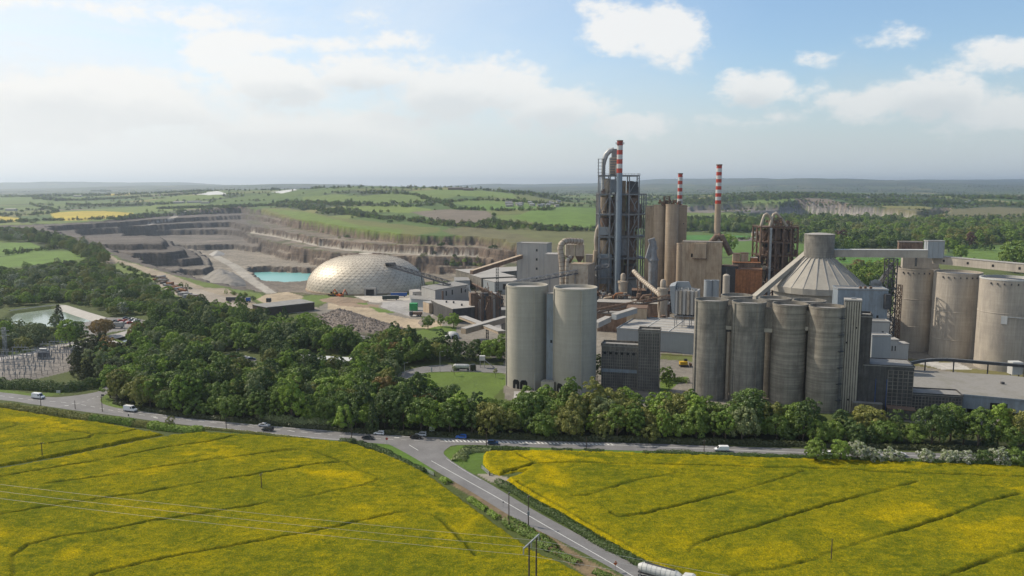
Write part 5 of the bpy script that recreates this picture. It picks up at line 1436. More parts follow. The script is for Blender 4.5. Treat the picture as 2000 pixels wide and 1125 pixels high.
t = building('panel_building', 'low panelled wing running right from the black hall', 'building', f2, 19.5, 10, 8.6, 'concrete_black', 'roof_grey', parapet=.5); grid_face(t, f2, .3, 19.2, 0, 1.2, 8, 1.25, 1.3, 'concrete_panel')
# flat-roofed shed, its roof seen from above
P = [(1858, 772), (1768, 723), (1992, 733), (2120, 800), (2120, 812), (1996, 783)]
W8 = [tuple(G(a, b, 8.2)[:2]) for a, b in ((1770, 764), (1858, 771), (2001, 784), (2120, 795), (2060, 745), (1975, 733), (1778, 722))]
t = thing('flat_shed', 'wide flat roofed shed with pale blue front at the right edge', 'shed', (*W8[1], 0))
W8b = [W8[1], W8[2], W8[3], W8[4], W8[5], W8[6], W8[0]]
MB().prism([(a, b) for a, b in W8b], 7.9, 8.15).build('roof', 'roof_slab', t)
def wallseg(mb, p, q, z0, z1, th=.3):
    p = Vector(p); q = Vector(q); d = (q - p).normalized(); f = Fr(p.x, p.y, math.degrees(math.atan2(d.y, d.x)))
    return fbox(mb, f, 0, (q - p).length, 0, th, z0, z1)
fa, fb, fc_ = Vector(W8[1]), Vector(W8[2]), Vector(W8[3])
mid = fa.lerp(fb, .63)
wallseg(MB(), fa, fb, 8.16 - 5.2, 8.9).build('fascia', 'cladding_blue', t)
m = MB(); wallseg(m, fb, fc_, 8.16 - 5.2, 8.9); m.build('fascia', 'cladding_blue', t)
d_ = (fb - fa).normalized(); nn_ = Vector((-d_.y, d_.x))
m = MB(); wallseg(m, fa + nn_ * 6, fc_ + nn_ * 6, 0, 7.8); m.build('back_wall', 'opening_dark', t)
m = MB()
for k in range(9):
    q = fa.lerp(fc_, k / 8); m.box((q.x + nn_.x * .5, q.y + nn_.y * .5, 2.5), (.35, .35, 5.0))
m.build('columns', 'steel_grey', t)
m = MB(); wallseg(m, W8[1], W8[0], 0, 8.5); m.build('side_wall', 'concrete_pale', t)
fbox(MB(), Fr(*W8[2], -20), -12, -1, .35, .6, 0.0, 6.4).build('door', 'opening_dark', t)
q = G(1958, 750, 8.2); m = MB().box((q.x, q.y, 8.7), (1.2, 1.2, .9)); m.build('roof_vent', 'steel_dark', t)
# blue-grey building group between stair tower and large silos
q = D(1637, 566, 402); fr = Fr(q.x, q.y, -10)
t = building('blue_block', 'tall stained blue block right of the stair tower, debris on its roof', 'building', fr, 24, 12, q.z, 'cladding_blue', 'roof_grey', parapet=.4, windows=((19, q.z - 14, 1.0, 1.4, 'f'), (3, q.z - 8, .8, 1.0, 'f')))
m = MB()
for (a, b_) in ((11, 3), (13.5, 4), (16, 3.4)): fbox(m, fr, a, a + 1.2, b_, b_ + 1, q.z + .4, q.z + 1.6)
m.build('roof_vent', 'steel_rust', t)
fbox(MB(), fr, 22.0, 24.6, -3, -.01, q.z - 9, q.z - 1.5).build('service_box', 'steel_dark', t)
q = D(1694, 629, 388); fr = Fr(q.x, q.y, -8); building('white_block', 'grey white block stepping out under the tall blue block', 'building', fr, 10.5, 7, q.z, 'cladding_white', 'roof_grey', parapet=.3, windows=((7, q.z - 6, 1, 1.6, 'f'),))
q = D(1679, 655, 372); fr = Fr(q.x, q.y, -5); building('white_block', 'low white slab roofed block directly beside the stair tower', 'building', fr, 6.4, 5, q.z, 'cladding_grey', 'paint_white', parapet=0)
q = D(1704, 657, 368); fr = Fr(q.x, q.y, -5); building('white_block', 'square pale green grey block above the black hall', 'building', fr, 8.4, 6, q.z, 'cladding_grey', 'roof_pale', parapet=.4)
q = D(1739, 665, 374); fr = Fr(q.x, q.y, -5); building('white_block', 'small white block with two slit windows above the black hall', 'building', fr, 3.8, 6, q.z, 'cladding_white', 'roof_pale', parapet=.2, windows=((.8, q.z - 5, .5, 2.4, 'f'), (2.2, q.z - 5, .5, 2.4, 'f')))
q = D(1752, 672, 374); fr = Fr(q.x, q.y, -5); building('white_block', 'plain pale block at the foot of the farthest large silo', 'building', fr, 5.4, 6, q.z, 'cladding_white', 'roof_pale', parapet=0)
# curved dark belt conveyor
L = [D(x_, y_, Y_) for x_, y_, Y_ in ((1768, 712, 372), (1800, 705, 374), (1840, 702.5, 375), (1880, 705, 374), (1930, 709, 372), (1980, 713, 369), (2060, 720, 362))]
t = thing('belt_conveyor', 'dark curved belt conveyor crossing before the large silos', 'conveyor', tuple(L[0])); L = [Vector(p) for p in smooth_line([tuple(p) for p in L], 5)]
m = MB()
for i in range(len(L) - 1): m.beam(L[i], L[i + 1], 1.8, 1.3)
m.build('casing', 'steel_dark', t)
m = MB()
for i in range(len(L) - 1): m.beam(L[i] + Vector((0, -.9, .9)), L[i + 1] + Vector((0, -.9, .9)), .3, .25)
m.build('cover_edge', 'galvanised', t)
for i in (6, 13, 20, 27): MB().beam((L[i].x, L[i].y, 0), L[i], .45).build('leg', 'steel_dark', t)
q = D(1985, 690, 372); t = thing('fan_unit', 'white boxed fan with bent pipe left of the frame edge under the silos', 'fan', tuple(G(1985, 735)))
MB().box((q.x, q.y, 9.5), (5, 4, 6)).build('housing', 'paint_white', t); MB().tube([(q.x + 4, q.y - 2, 0), (q.x + 4, q.y - 2, 14), (q.x + 4.6, q.y - 2, 15.4), (q.x + 7, q.y - 2, 15.8)], 1.0, 10).build('pipe', 'duct_cream', t, smooth=50)
m = MB()
for dx in (-2, 2): m.beam((q.x + dx, q.y, 0), (q.x + dx, q.y, 6.5), .4)
m.build('frame', 'steel_dark', t)

# ------------------------------------------------------------------ chimneys
def chimney(label, cx, cy_, z0, zt, r0, r1, zb, nb, first_red=True, lower='concrete_tan', platform=False, capd=None):
    t = thing('chimney', label, 'chimney', (cx, cy_, z0))
    def rad(z): return r0 + (r1 - r0) * (z - z0) / (zt - z0)
    MB().lathe([(rad(z0), z0), (rad(zb), zb)], (cx, cy_, 0), 32).build('shaft', lower, t, smooth=40)
    h = (zt - zb) / nb
    for k in range(nb):
        za, zc = zb + k * h, zb + (k + 1) * h; red = ((nb - 1 - k) % 2 == 0)
        MB().lathe([(rad(za), za), (rad(zc), zc)], (cx, cy_, 0), 32).build('band', 'paint_red' if red else 'paint_white', t, smooth=40)
    MB().lathe([(rad(zt) + .25, zt - .5), (rad(zt) + .25, zt + .4), (rad(zt) - .3, zt + .4), (rad(zt) - .3, zt - 2)], (cx, cy_, 0), 32).build('rim', 'steel_rust', t, smooth=40)
    MB().lathe([(rad(zt) - .3, zt - 1.0), (.01, zt - 1.0)], (cx, cy_, 0), 24).build('flue_mouth', 'opening_dark', t)
    if platform:
        for z, m_ in ((zt - 2.6, 'steel_dark'),):
            MB().lathe([(rad(z), z), (rad(z) + 1.1, z), (rad(z) + 1.1, z + .25), (rad(z), z + .3)], (cx, cy_, 0), 24).build('platform', m_, t)
            m = MB(); P = [(cx + (rad(z) + 1.05) * math.cos(a * math.pi / 8), cy_ + (rad(z) + 1.05) * math.sin(a * math.pi / 8), z + .25) for a in range(17)]; rails(m, P, 1.1, 1, .09); m.build('railing', 'steel_dark', t)
    return t
q = D(1213.5, 275, 634)
chimney('tallest blue grey chimney with red and white bands, on the preheater tower', q.x - 1.0, 634, 0, q.z, 2.55, 2.25, D(1213, 338, 634).z, 7, lower='chimney_blue', platform=True)
t = bpy.data.objects['chimney']
m = MB()
for z in (20, 36, 52, 68, 84): m.lathe([(2.5, z), (2.62, z), (2.62, z + .3), (2.5, z + .3)], (q.x - 1.0, 634, 0), 28)
m.build('seam_rings', 'steel_grey', t)
q = D(1329, 339, 700); chimney('slim red and white chimney rising behind the tan silo group', q.x, 700, 0, q.z, 3.0, 1.9, D(1329, 402, 700).z, 9)
q = D(1405, 322, 600); chimney('free standing chimney with red and white top and tan concrete shaft', q.x, 600, 0, q.z, 2.9, 1.95, D(1404, 398, 600).z, 11)

# ------------------------------------------------------------------ open steel towers
def steel_tower(name, label, cols, levels, Y, depth, mat, rows=3, zref=None, floormat='steel_grey', braces=True, colw=1.15, skip=()):
    """cols: photo x of the columns (read at photo height y=levels[0]); levels: list of z"""
    xs = [D(c, 480, Y).x for c in cols]; t = thing(name, label, 'steel tower', (xs[0], Y, 0)); zt = levels[-1]
    ys = [Y + depth * k / (rows - 1) for k in range(rows)]
    for x in xs:
        m = MB()
        for k, y in enumerate(ys): m.box((x, y, zt / 2), (colw, colw, zt))
        m.build('columns', mat, t)
    m = MB()
    for z in levels:
        for y in ys: m.box(((xs[0] + xs[-1]) / 2, y, z - .5), (xs[-1] - xs[0] + colw, .6, 1.2))
        for x in xs: m.box((x, (ys[0] + ys[-1]) / 2, z - .41), (.5, depth, .8))
    m.build('beams', mat, t)
    for z in levels:
        f = MB().box(((xs[0] + xs[-1]) / 2, (ys[0] + ys[-1]) / 2, z + .12), (xs[-1] - xs[0] + 1.6, depth + 1.6, .2)).build('floor', floormat, t)
        m = MB(); rails(m, [(xs[0] - .7, ys[-1] + .7, z + .22), (xs[0] - .7, ys[0] - .7, z + .22), (xs[-1] + .7, ys[0] - .7, z + .22), (xs[-1] + .7, ys[-1] + .7, z + .22)], 1.15, 2.4, .08); m.build('railing', mat, f)
    if braces:
        m = MB(); zz = [0] + list(levels)
        for j in range(len(zz) - 1):
            a, b = zz[j], zz[j + 1]
            for i in range(len(xs) - 1):
                if (i, j) in skip: continue
                y = ys[0] - .1
                if (i + j) % 2: m.beam((xs[i], y, a), (xs[i + 1], y, b - .8), .5)
                else: m.beam((xs[i + 1], y, a), (xs[i], y, b - .8), .5)
            for x in (xs[0] - .1, xs[-1] + .1):
                m.beam((x, ys[0], a), (x, ys[1], b - .8), .32); m.beam((x, ys[1], b - .8), (x, ys[2] if rows > 2 else ys[1], a), .32)
        m.build('braces', mat, t)
    return t, xs, ys
def cyclone(parent, x, y, zt, r, hc, hk, mat):
    m = MB(); m.lathe([(.01, zt + .8), (r * .55, zt + .6), (r, zt), (r, zt - hc), (r * .28, zt - hc - hk), (r * .26, zt - hc - hk - 1.5)], (x, y, 0), 24)
    return m.build('cyclone', mat, parent, smooth=35)
T1, xs, ys = steel_tower('preheater_tower', 'tallest open steel preheater tower packed with cyclones and ducts', (1170, 1190, 1203, 1227, 1246), [8, 22, 38, 55.5, 73.5, 89.5], 640, 22, 'steel_grey', skip=((2, 0), (2, 1), (2, 2), (2, 3), (2, 4), (2, 5)))
# upper frame stage and right annex stage
m = MB()
for x in (xs[0], xs[1], xs[2], xs[3], xs[4]):
    for y in (640, 651): m.box((x, y, 96.8), (.8, .8, 14.6))
for y in (640, 651): m.box(((xs[0] + xs[-1]) / 2, y, 103.6), (xs[-1] - xs[0] + .8, .5, .9))
for i in (0, 1, 3): m.beam((xs[i], 639.8, 90), (xs[i + 1], 639.8, 103), .35)
m.build('upper_frame', 'steel_grey', T1)
f = MB().box(((xs[0] + xs[-1]) / 2, 646, 104.3), (xs[-1] - xs[0] + 1.6, 13, .25)).build('top_floor', 'steel_grey', T1)
m = MB(); rails(m, [(xs[0] - .7, 639.5, 104.4), (xs[-1] + .7, 639.5, 104.4), (xs[-1] + .7, 652, 104.4)], 1.2, 2.2, .1); m.build('railing', 'steel_grey', f)
m = MB(); x6 = D(1260, 480, 640).x
for x in (x6,):
    for y in (640, 651, 662): m.box((x, y, 44.8), (.9, .9, 89.5))
for z in (22, 38, 55.5, 73.5, 89.5):
    for y in (640, 651, 662): m.box(((xs[4] + x6) / 2, y, z - .4), (x6 - xs[4], .5, .8))
    m.box(((xs[4] + x6) / 2, 651, z + .1), (x6 - xs[4], 23, .2))
for a, b in ((22, 38), (38, 55), (55, 73), (73, 89)): m.beam((xs[4], 639.8, a), (x6, 639.8, b), .3)
m.build('annex_frame', 'steel_grey', T1)
m = MB()
for x in (xs[0] + .3,):
    for y in (640, 643):
        m.box((x - 1.5, y, 110.6), (.35, .35, 13)); m.box((x + 2.3, y, 110.6), (.35, .35, 13))
for z in (106.5, 109, 111.5, 114, 117): m.box((x + .4, 641.5, z), (5, 4.4, .25))
m.build('ladder_cage', 'steel_grey', T1)
for (i, z, r, hc, hk, mt, y) in ((0.75, 101, 3.6, 5, 9, 'duct_cream', 646), (0.5, 87, 3.4, 5, 9, 'cladding_tan', 647), (1.6, 84, 2.8, 4, 8, 'cladding_brown', 652), (0.6, 70, 3.4, 5, 9, 'steel_rust', 646), (1.5, 66, 2.4, 5, 8, 'cladding_brown', 650), (.6, 52, 3.6, 5, 9, 'cladding_tan', 647),
                              (.6, 34, 3.2, 4, 8, 'steel_rust', 647), (3.3, 99, 3.3, 6, 8, 'steel_rust', 648), (3.4, 70, 3.4, 6, 8, 'cladding_brown', 650)):
    k = int(i); x = xs[k] + (xs[k + 1] - xs[k]) * (i - k); cyclone(T1, x, y, z, r, hc, hk, mt)
m = MB(); x = (xs[3] + xs[4]) / 2
m.box((x + .5, 652, 78), (7.6, 12, 34)); m.box((x - .5, 650, 46), (8.2, 10, 26)); m.box((x - 1, 650, 20), (9, 12, 22)); m.build('vessel', 'cladding_brown', T1)
MB().lathe([(4.5, 0), (4.5, 14), (3.2, 19), (1.2, 22)], (x + 3.6, 648, 62), 20).build('vessel', 'steel_rust', T1, smooth=35)
MB().tube([(xs[0] + 3.2, 645, 92), (xs[0] + 3.2, 645, 112), (xs[0] + 3.6, 645, 116), (xs[0] + 5.2, 645, 120.5), (xs[0] + 8, 645, 123.5), (xs[0] + 11.5, 645, 124.5)], [1.6] * 2 + [2.1] * 4, 16).build('gooseneck_duct', 'galvanised', T1, smooth=60)
m = MB().box((xs[2] - 1.2, 646, 121.5), (5.0, 7, 7.0)); m.box((xs[2] - 1.6, 646, 111), (7.4, 9, 14)); m.build('top_vessel', 'steel_grey', T1)
m = MB()
for k in range(7): m.box((xs[1] + 2.6, 640.5, 105.8 + k * 2.0), (5.6, .8, .9))
m.build('louvres', 'duct_cream', T1)
m = MB().box((xs[2] + 1.0, 641.5, 108.5), (5.0, 4, 8)); m.build('top_box', 'cladding_white', T1)
m = MB().box((xs[2] + .4, 641, 45), (3.4, 3.6, 90)); m.build('lift_shaft', 'steel_grey', T1)
MB().box(((xs[0] + xs[3]) / 2, 660.5, 48), (xs[3] - xs[0] - 4, 2, 78)).build('rear_casing', 'cladding_tan', T1)
MB().box(((xs[3] + xs[4]) / 2, 660.5, 50), (xs[4] - xs[3] - 1.5, 2, 84)).build('rear_casing', 'cladding_brown', T1)
m = MB().box((xs[0] + 6.0, 646, 29), (9, 9, 24)); m.build('cabin', 'cladding_blue', T1)
for k, (x0, x1, z0_, z1_, mt) in enumerate(((0, 1, 56.5, 63, 'cladding_grey'), (2, 3, 40, 54, 'steel_grey'), (3, 4, 75, 86, 'steel_rust'), (3, 4, 90.5, 99, 'steel_dark'), (3, 4, 9, 20, 'cladding_grey'), (1, 2, 90.5, 101, 'cladding_blue'))):
    MB().box(((xs[x0] + xs[x1]) / 2, 643.5, (z0_ + z1_) / 2), ((xs[x1] - xs[x0]) * .86, 3, z1_ - z0_)).build('side_panel', mt, T1)
MB().tube([(xs[0] - 1.0, 648, 40), (xs[0] - 2.0, 648, 52), (xs[0] - 1.0, 648, 60), (xs[0] + 2, 648, 66)], 1.5, 12).build('side_duct', 'duct_cream', T1, smooth=60)
MB().tube([(xs[0] - 4, 643, 2), (xs[0] - 4.4, 643, 30), (xs[0] - 3.0, 643, 36), (xs[0] - 2.6, 643, 44)], 1.7, 12).build('side_duct', 'cladding_tan', T1, smooth=60)
m = MB()
for k in range(70):
    x = random.uniform(xs[0] + 1, xs[-1] - 1); z = random.choice((8.4, 22.4, 38.4, 55.9, 73.9, 89.9)); m.box((x, random.uniform(642, 655), z + 1.2), (random.uniform(.8, 2.6), 1.6, random.uniform(1.2, 5.4)))
m.build('machinery', 'steel_rust', T1)
m = MB()
for (i0, z0_, z1_) in ((0, 23, 37), (0, 39, 54), (0, 56, 72), (0, 74, 88), (1, 9, 21), (1, 39, 50), (1, 74, 86), (2, 9, 37), (2, 40, 72), (2, 75, 100)):
    m.box(((xs[i0] + xs[i0 + 1]) / 2, 656, (z0_ + z1_) / 2), ((xs[i0 + 1] - xs[i0]) * .8, 7, z1_ - z0_))
m.build('vessel', 'cladding_tan', T1)
m = MB()
for k in range(6):
    z = 26 + k * 10; m.tube([(xs[4] - 3, 642, z), (xs[4] - 3, 642, z + 5), (xs[4] - 1, 642, z + 8)], .5, 8)
m.build('pipes', 'steel_grey', T1)

T2, xs2, ys2 = steel_tower('preheater_tower', 'shorter rusty steel tower with two bent ducts on top, left of the cone', (1486, 1501, 1514.5, 1529.5, 1544, 1557.5), [8, 22, 34, 44.5, 54.5, 65.5], 590, 20, 'steel_rust', floormat='steel_rust', colw=1.1, skip=tuple((i, j) for i in (2, 3) for j in range(6)))
for (a, z, r, mt) in ((.8, 63, 2.6, 'steel_rust'), (.8, 50, 2.4, 'cladding_brown'), (4.4, 62, 2.4, 'steel_rust'), (.7, 33, 2.4, 'cladding_tan')):
    k = int(a); cyclone(T2, xs2[k] + (xs2[k + 1] - xs2[k]) * (a - k), 596, z, r, 3.6, 6, mt)
m = MB()
for (i0, z0_, z1_) in ((2, 55.5, 64), (2, 45, 54), (2, 34.5, 44), (3, 56, 63.5), (3, 45.5, 53.5), (3, 35, 43.5), (2, 22.5, 33), (3, 22.5, 33)):
    m.box(((xs2[i0] + xs2[i0 + 1]) / 2, 600, (z0_ + z1_) / 2), (xs2[i0 + 1] - xs2[i0] - 1.2, 11, z1_ - z0_))
m.build('vessel', 'cladding_brown', T2)
for a, b, c, w in ((1, 66, 72.0, 1.0), (2.3, 66, 72.4, 1.1)):
    x0 = xs2[0] + a * 5.2 - 3; MB().tube([(x0 - 1.5, 594, b), (x0 - .4, 594, c - 1.5), (x0 + .8, 594, c + 2.2), (x0 + 2.6, 594, c + 3.2), (x0 + 4.4, 594, c + 2.0), (x0 + 5.4 + a, 594, c - 2), (x0 + 6.5 + 2 * a, 594, b)], w, 14).build('bent_duct', 'duct_cream', T2, smooth=60)
m = MB(); truss(m, (xs2[2] + 2, 596, 66), (xs2[2] + 2, 596, 72), 6, 6, 3, .3); truss(m, (xs2[3] + 4, 597, 66), (xs2[3] + 4, 597, 69), 7, 5, 2, .3)
for k in range(16): m.box((random.uniform(xs2[1], xs2[4]), random.uniform(592, 602), 66.6 + random.random() * 3), (random.uniform(.8, 2), 1.4, random.uniform(1, 3)))
m.build('top_machinery', 'steel_rust', T2)
m = MB(); m.box((xs2[1] + 1.0, 589, 32.5), (1.5, 1.4, 65)); m.build('ladder_cage', 'galvanised', T2)
m = MB()
for k in range(18): m.box((random.uniform(xs2[0], xs2[2]), random.uniform(590, 596), random.choice((8.3, 22.3, 34.3, 44.8, 54.8)) + 1), (random.uniform(.8, 2.4), 1.4, random.uniform(1.2, 3)))
m.build('machinery', 'duct_cream', T2)
m = MB()
for z in (8.3, 22.3, 34.3, 44.8, 54.8):
    m = MB()
    for k in range(9): x = random.uniform(xs2[0], xs2[-1]); m.box((x, random.uniform(589.5, 604), z + 1.6), (random.uniform(.6, 3.4), 1.4, random.uniform(1.5, 6)))
    m.build('machinery', 'steel_rust', T2)
for k in range(14):
    x = random.uniform(xs2[0], xs2[-1] - 4); z = random.uniform(10, 60); MB().tube([(x, 589.4, z), (x, 589.4, z + 4), (x + 2.6, 589.4, z + 6.5)], .35, 6).build('pipe', 'steel_rust', T2)
m = MB()
for (i0, z0_, z1_) in ((0, 24, 33), (0, 36, 43), (1, 9, 21), (1, 24, 33), (1, 46, 53), (4, 24, 32), (4, 46, 52)): m.box(((xs2[i0] + xs2[i0 + 1]) / 2, 603, (z0_ + z1_) / 2), ((xs2[i0 + 1] - xs2[i0]) * .8, 8, z1_ - z0_))
m.build('dark_interior', 'steel_dark', T2)  # dark boxes put in the bays so the tower's interior reads black
# ------------------------------------------------------------------ tan silo group and surroundings
def px_silo(label, pxl, pxr, pyt, Y, mat, group, z0=0.0, **k):
    a = D(pxl, pyt, Y); b = D(pxr, pyt, Y); r = (b.x - a.x) / 2
    return silo('homogenising_silo', label, (a.x + b.x) / 2, Y, r, a.z, mat, group, z0=z0, n=40, **k)
px_silo('tall tan silo left of its twin, hopper and duct before it', 1277, 1301, 402, 622, 'concrete_tan', 'tall tan silos')
px_silo('tall tan silo right of its twin, beside the square tan shaft', 1300, 1325.5, 401, 616, 'concrete_tan', 'tall tan silos')
px_silo('short tan silo in the angle under the square tan shaft', 1322, 1336, 477, 604, 'concrete_tan', 'tall tan silos')
q = D(1324, 403, 628); building('tan_shaft', 'square tan concrete shaft right of the two tall tan silos', 'tower', Fr(q.x, 628, -10), 7.2, 9, q.z, 'concrete_tan', 'roof_grey', parapet=.5, windows=((4.5, q.z - 14, .6, 1, 'f'),))
q = D(1262, 404, 632); building('tan_shaft', 'brown stained shaft between the preheater tower and tall tan silos', 'tower', Fr(q.x, 632, -8), 8.5, 9, q.z, 'cladding_tan', 'roof_grey', parapet=.5, ribs=1.4)
t = thing('roof_machinery', 'rusty machinery and rails on top of the tall tan silos', 'machinery', tuple(D(1290, 401, 622)))
m = MB(); q = D(1286, 400, 620)
for k in range(26): m.box((q.x + random.uniform(0, 17), 620 + random.uniform(-3, 5), q.z + random.uniform(.6, 3)), (random.uniform(.6, 2), 1.2, random.uniform(.8, 3)), random.random())
truss(m, (q.x + 6, 618, q.z), (q.x + 6, 618, q.z + 6.5), 4, 4, 2, .3); m.build('machines', 'steel_rust', t)
m = MB().box((q.x + 17.2, 619, q.z + 2), (2.4, 3, 3)); m.build('cabin', 'galvanised', t)
# hopper and inclined ducts by the preheater tower
t = thing('dust_hopper', 'grey tapering hopper on a round vessel right of the preheater tower', 'hopper', tuple(D(1277, 555, 606)))
q = D(1276, 507, 606); MB().lathe([(3.6, 2), (3.6, q.z - 1), (4.2, q.z - .8), (4.2, q.z), (2.6, q.z + 3), (2.0, q.z + 14)], (q.x, 606, 0), 20).build('vessel', 'steel_grey', t, smooth=35)
MB().beam(D(1278, 488, 606), D(1272, 466, 606), 5, 3.4).build('duct', 'steel_grey', t); MB().beam(D(1264, 505, 606), D(1274, 470, 606), 3, 3).build('duct', 'steel_grey', t)
MB().box((q.x, 608, 9), (10, 9, 18)).build('housing', 'steel_dark', t)
def pipe_thing(name, label, pts, r, mat, cat='duct', legs=()):
    t = thing(name, label, cat, tuple(pts[0])); MB().tube(pts, r, 16).build('pipe', mat, t, smooth=50)
    m = MB(); P = [Vector(p) for p in pts]; Lt = sum((P[i + 1] - P[i]).length for i in range(len(P) - 1)); n = max(2, int(Lt / 3.2))
    for k in range(1, n):
        s = Lt * k / n; i = 0
        while i < len(P) - 2 and s > (P[i + 1] - P[i]).length: s -= (P[i + 1] - P[i]).length; i += 1
        d = (P[i + 1] - P[i]).normalized(); q = P[i] + d * s; rr = r if not isinstance(r, list) else r[i]; m.cyl(q - d * .15, q + d * .15, rr + .16, n=16)
    m.build('flanges', 'steel_rust', t)
    for q in legs:
        m = MB(); truss(m, (q[0], q[1], 0), q, 2.4, 2.4, 6, .25); m.build('trestle', 'steel_rust', t)
    return t
pipe_thing('kiln_duct', 'cream flanged duct sloping down right from the preheater tower', [D(1238, 530, 600), D(1252, 545, 585), D(1290, 577, 545)], 1.7, 'duct_cream', legs=(tuple(D(1249, 548, 587)), tuple(D(1276, 566, 560))))
pipe_thing('short_duct', 'rusty duct leaning against the left foot of the preheater tower', [D(1148, 545, 640), D(1168, 575, 625)], 2.0, 'steel_rust')
for (px_, pt, pb, Y_, lab) in ((1217, 545, 578, 600, 'grey banded vessel with domed cap below the tall chimney'), (1295, 558, 583, 540, 'pale vessel with domed cap at the lower end of the sloping duct')):
    a = D(px_, pt, Y_); t = thing('filter_vessel', lab, 'vessel', (a.x, Y_, 0)); MB().lathe([(3.4, 0), (3.4, a.z - 3), (4.0, a.z - 3), (4.0, a.z - 1.5), (1.9, a.z - 1), (1.9, a.z + 3), (1.2, a.z + 4.2), (.01, a.z + 4.6)], (a.x, Y_, 0), 20).build('body', 'duct_cream', t, smooth=35)
    m = MB(); rails(m, [(a.x + 4 * math.cos(i * .785), Y_ + 4 * math.sin(i * .785), a.z - 1.5) for i in range(9)], 1.2, 2, .1); m.build('railing', 'steel_dark', t)
# dark cluttered base between
q = D(1232, 560, 612)
building('machine_house', 'black open machine house below the right side of the preheater tower', 'building', Fr(q.x, 606, -10), 40, 14, 16, 'steel_dark', 'steel_rust', parapet=0)
q = D(1167, 566, 615); building('machine_house', 'low pale roofed house in front of the preheater tower foot', 'building', Fr(q.x - 3, 575, -20), 34, 20, 12, 'cladding_brown', 'roof_pale', parapet=.3)
# ---- corrugated tan building
q = D(1337, 474, 560)
fr = Fr(q.x, 566, -16); t = building('corrugated_tower', 'tan corrugated tower block streaked with rust, box jutting from its front', 'building', fr, 27, 13, q.z, 'cladding_tan', 'roof_grey', parapet=.3, ribs=.95)
fbox(MB(), fr, 8, 16.5, -3.2, -.01, q.z - 11, q.z - .3).build('projecting_box', 'cladding_tan', t)
m = MB()
for k in range(9): fbox(m, fr, 8.0 + k, 8.2 + k, -3.45, -3.2, q.z - 11, q.z - .3)
m.build('box_ribs', 'cladding_tan', t); fbox(MB(), fr, 7.3, 16.9, -3.6, -.02, q.z - 11.5, q.z - 11.01).build('ledge', 'steel_rust', t)
fbox(MB(), fr, 6.0, 7.2, -.3, 0, q.z - 10.5, q.z - 8).build('window', 'opening_dark', t)
pipe_thing('tent_duct', 'brown angled duct peaking over the corrugated tower', [D(1385, 478, 572), D(1400, 461, 572), D(1409, 461, 572), D(1427, 497, 572)], 2.1, 'cladding_brown')
# rust coloured works between the corrugated tower and the second tower
def px_block(name, label, pxl, pxr, pyt, Y, mat, roof, ang=-12, d=10, cat='building', **k):
    a = D(pxl, pyt, Y); b = D(pxr, pyt, Y); return building(name, label, cat, Fr(a.x, Y, ang), (b.x - a.x) / math.cos(R(ang)), d, a.z, mat, roof, **k)
px_block('works_building', 'orange brown clad works left of the rusty tower', 1437, 1485, 527, 560, 'orange_rust', 'steel_rust', ribs=2.0, parapet=.3)
px_block('works_building', 'black open works behind the small rusted tank', 1406, 1440, 520, 564, 'steel_dark', 'steel_rust', parapet=0)
px_block('works_building', 'long brown roof strip above the orange brown works', 1432, 1482, 513, 580, 'cladding_brown', 'orange_rust', parapet=0, d=12)
px_block('filter_box', 'tan filter box with caps, left one behind the tent duct', 1432, 1445, 496, 585, 'cladding_tan', 'steel_rust', parapet=0, d=8, cat='filter')
px_block('filter_box', 'tan filter box with caps, right one behind the tent duct', 1448, 1461, 495, 585, 'cladding_tan', 'steel_rust', parapet=0, d=8, cat='filter')
px_block('filter_box', 'small bright tan box tilted roof by the rusty tower', 1467, 1479, 504, 582, 'orange_rust', 'duct_cream', parapet=0, d=8, cat='filter')
a = D(1419, 538, 535); t = thing('rusted_tank', 'slim white tank covered in rust right of the corrugated tower', 'tank', (a.x, 535, 0)); MB().lathe([(2.3, 0), (2.3, a.z), (1.2, a.z + .9), (.01, a.z + 1.1)], (a.x, 535, 0), 20).build('body', 'concrete_big', t, smooth=35)
MB().cyl((a.x, 535, a.z), (a.x, 535, a.z + 4), .25).build('vent', 'steel_dark', t)
t = thing('pipe_bank', 'rusty pipes and tanks tangled at the foot of the second tower', 'pipework', tuple(D(1470, 565, 540))); m = MB(); q = D(1424, 566, 545)
for k in range(22):
    x = q.x + random.uniform(0, 40); y = 545 + random.uniform(-5, 8); z = random.uniform(6, 20)
    m.tube([(x, y, 2), (x, y, z), (x + 1.5, y, z + 1.5), (x + random.uniform(3, 9), y, z + 2)], random.uniform(.3, .7), 7)
for k in range(24): m.box((q.x + random.uniform(-3, 40), 545 + random.uniform(-6, 8), random.uniform(3, 16)), (random.uniform(1, 4), 2, random.uniform(1, 4)), random.random())
m.build('pipes', 'steel_rust', t)
# ---- ribbed hopper block (silver) with two small bins behind
q = D(1318, 565, 472); fr = Fr(q.x, 470, -20); zt = q.z; z0 = zt - 14.5
t = thing('ribbed_hopper', 'silver hopper block with deep vertical ribs left of the dark silos', 'hopper', fr.p(0, 0, 0))
fbox(MB(), fr, 0, 13.4, 0, 9, z0, zt).build('body', 'cladding_white', t)
for k in range(6): fbox(MB(), fr, .2 + k * 2.3, 1.5 + k * 2.3, -1.3, -.01, z0, zt - .3 - k * .05).build('rib', 'duct_cream' if k % 2 else 'cladding_white', t)
m = MB(); m.hull([fr.p(-1.6, -1.3, z0 + 1), fr.p(-.02, -1.3, z0), fr.p(-.02, 5, z0), fr.p(-1.6, 5, z0 + 3)], [fr.p(-3.4, -1.3, zt + 2), fr.p(-.02, -1.3, zt + 2.5), fr.p(-.02, 5, zt + 4.5), fr.p(-3.4, 5, zt + 3)]); m.build('hood', 'cladding_grey', t)
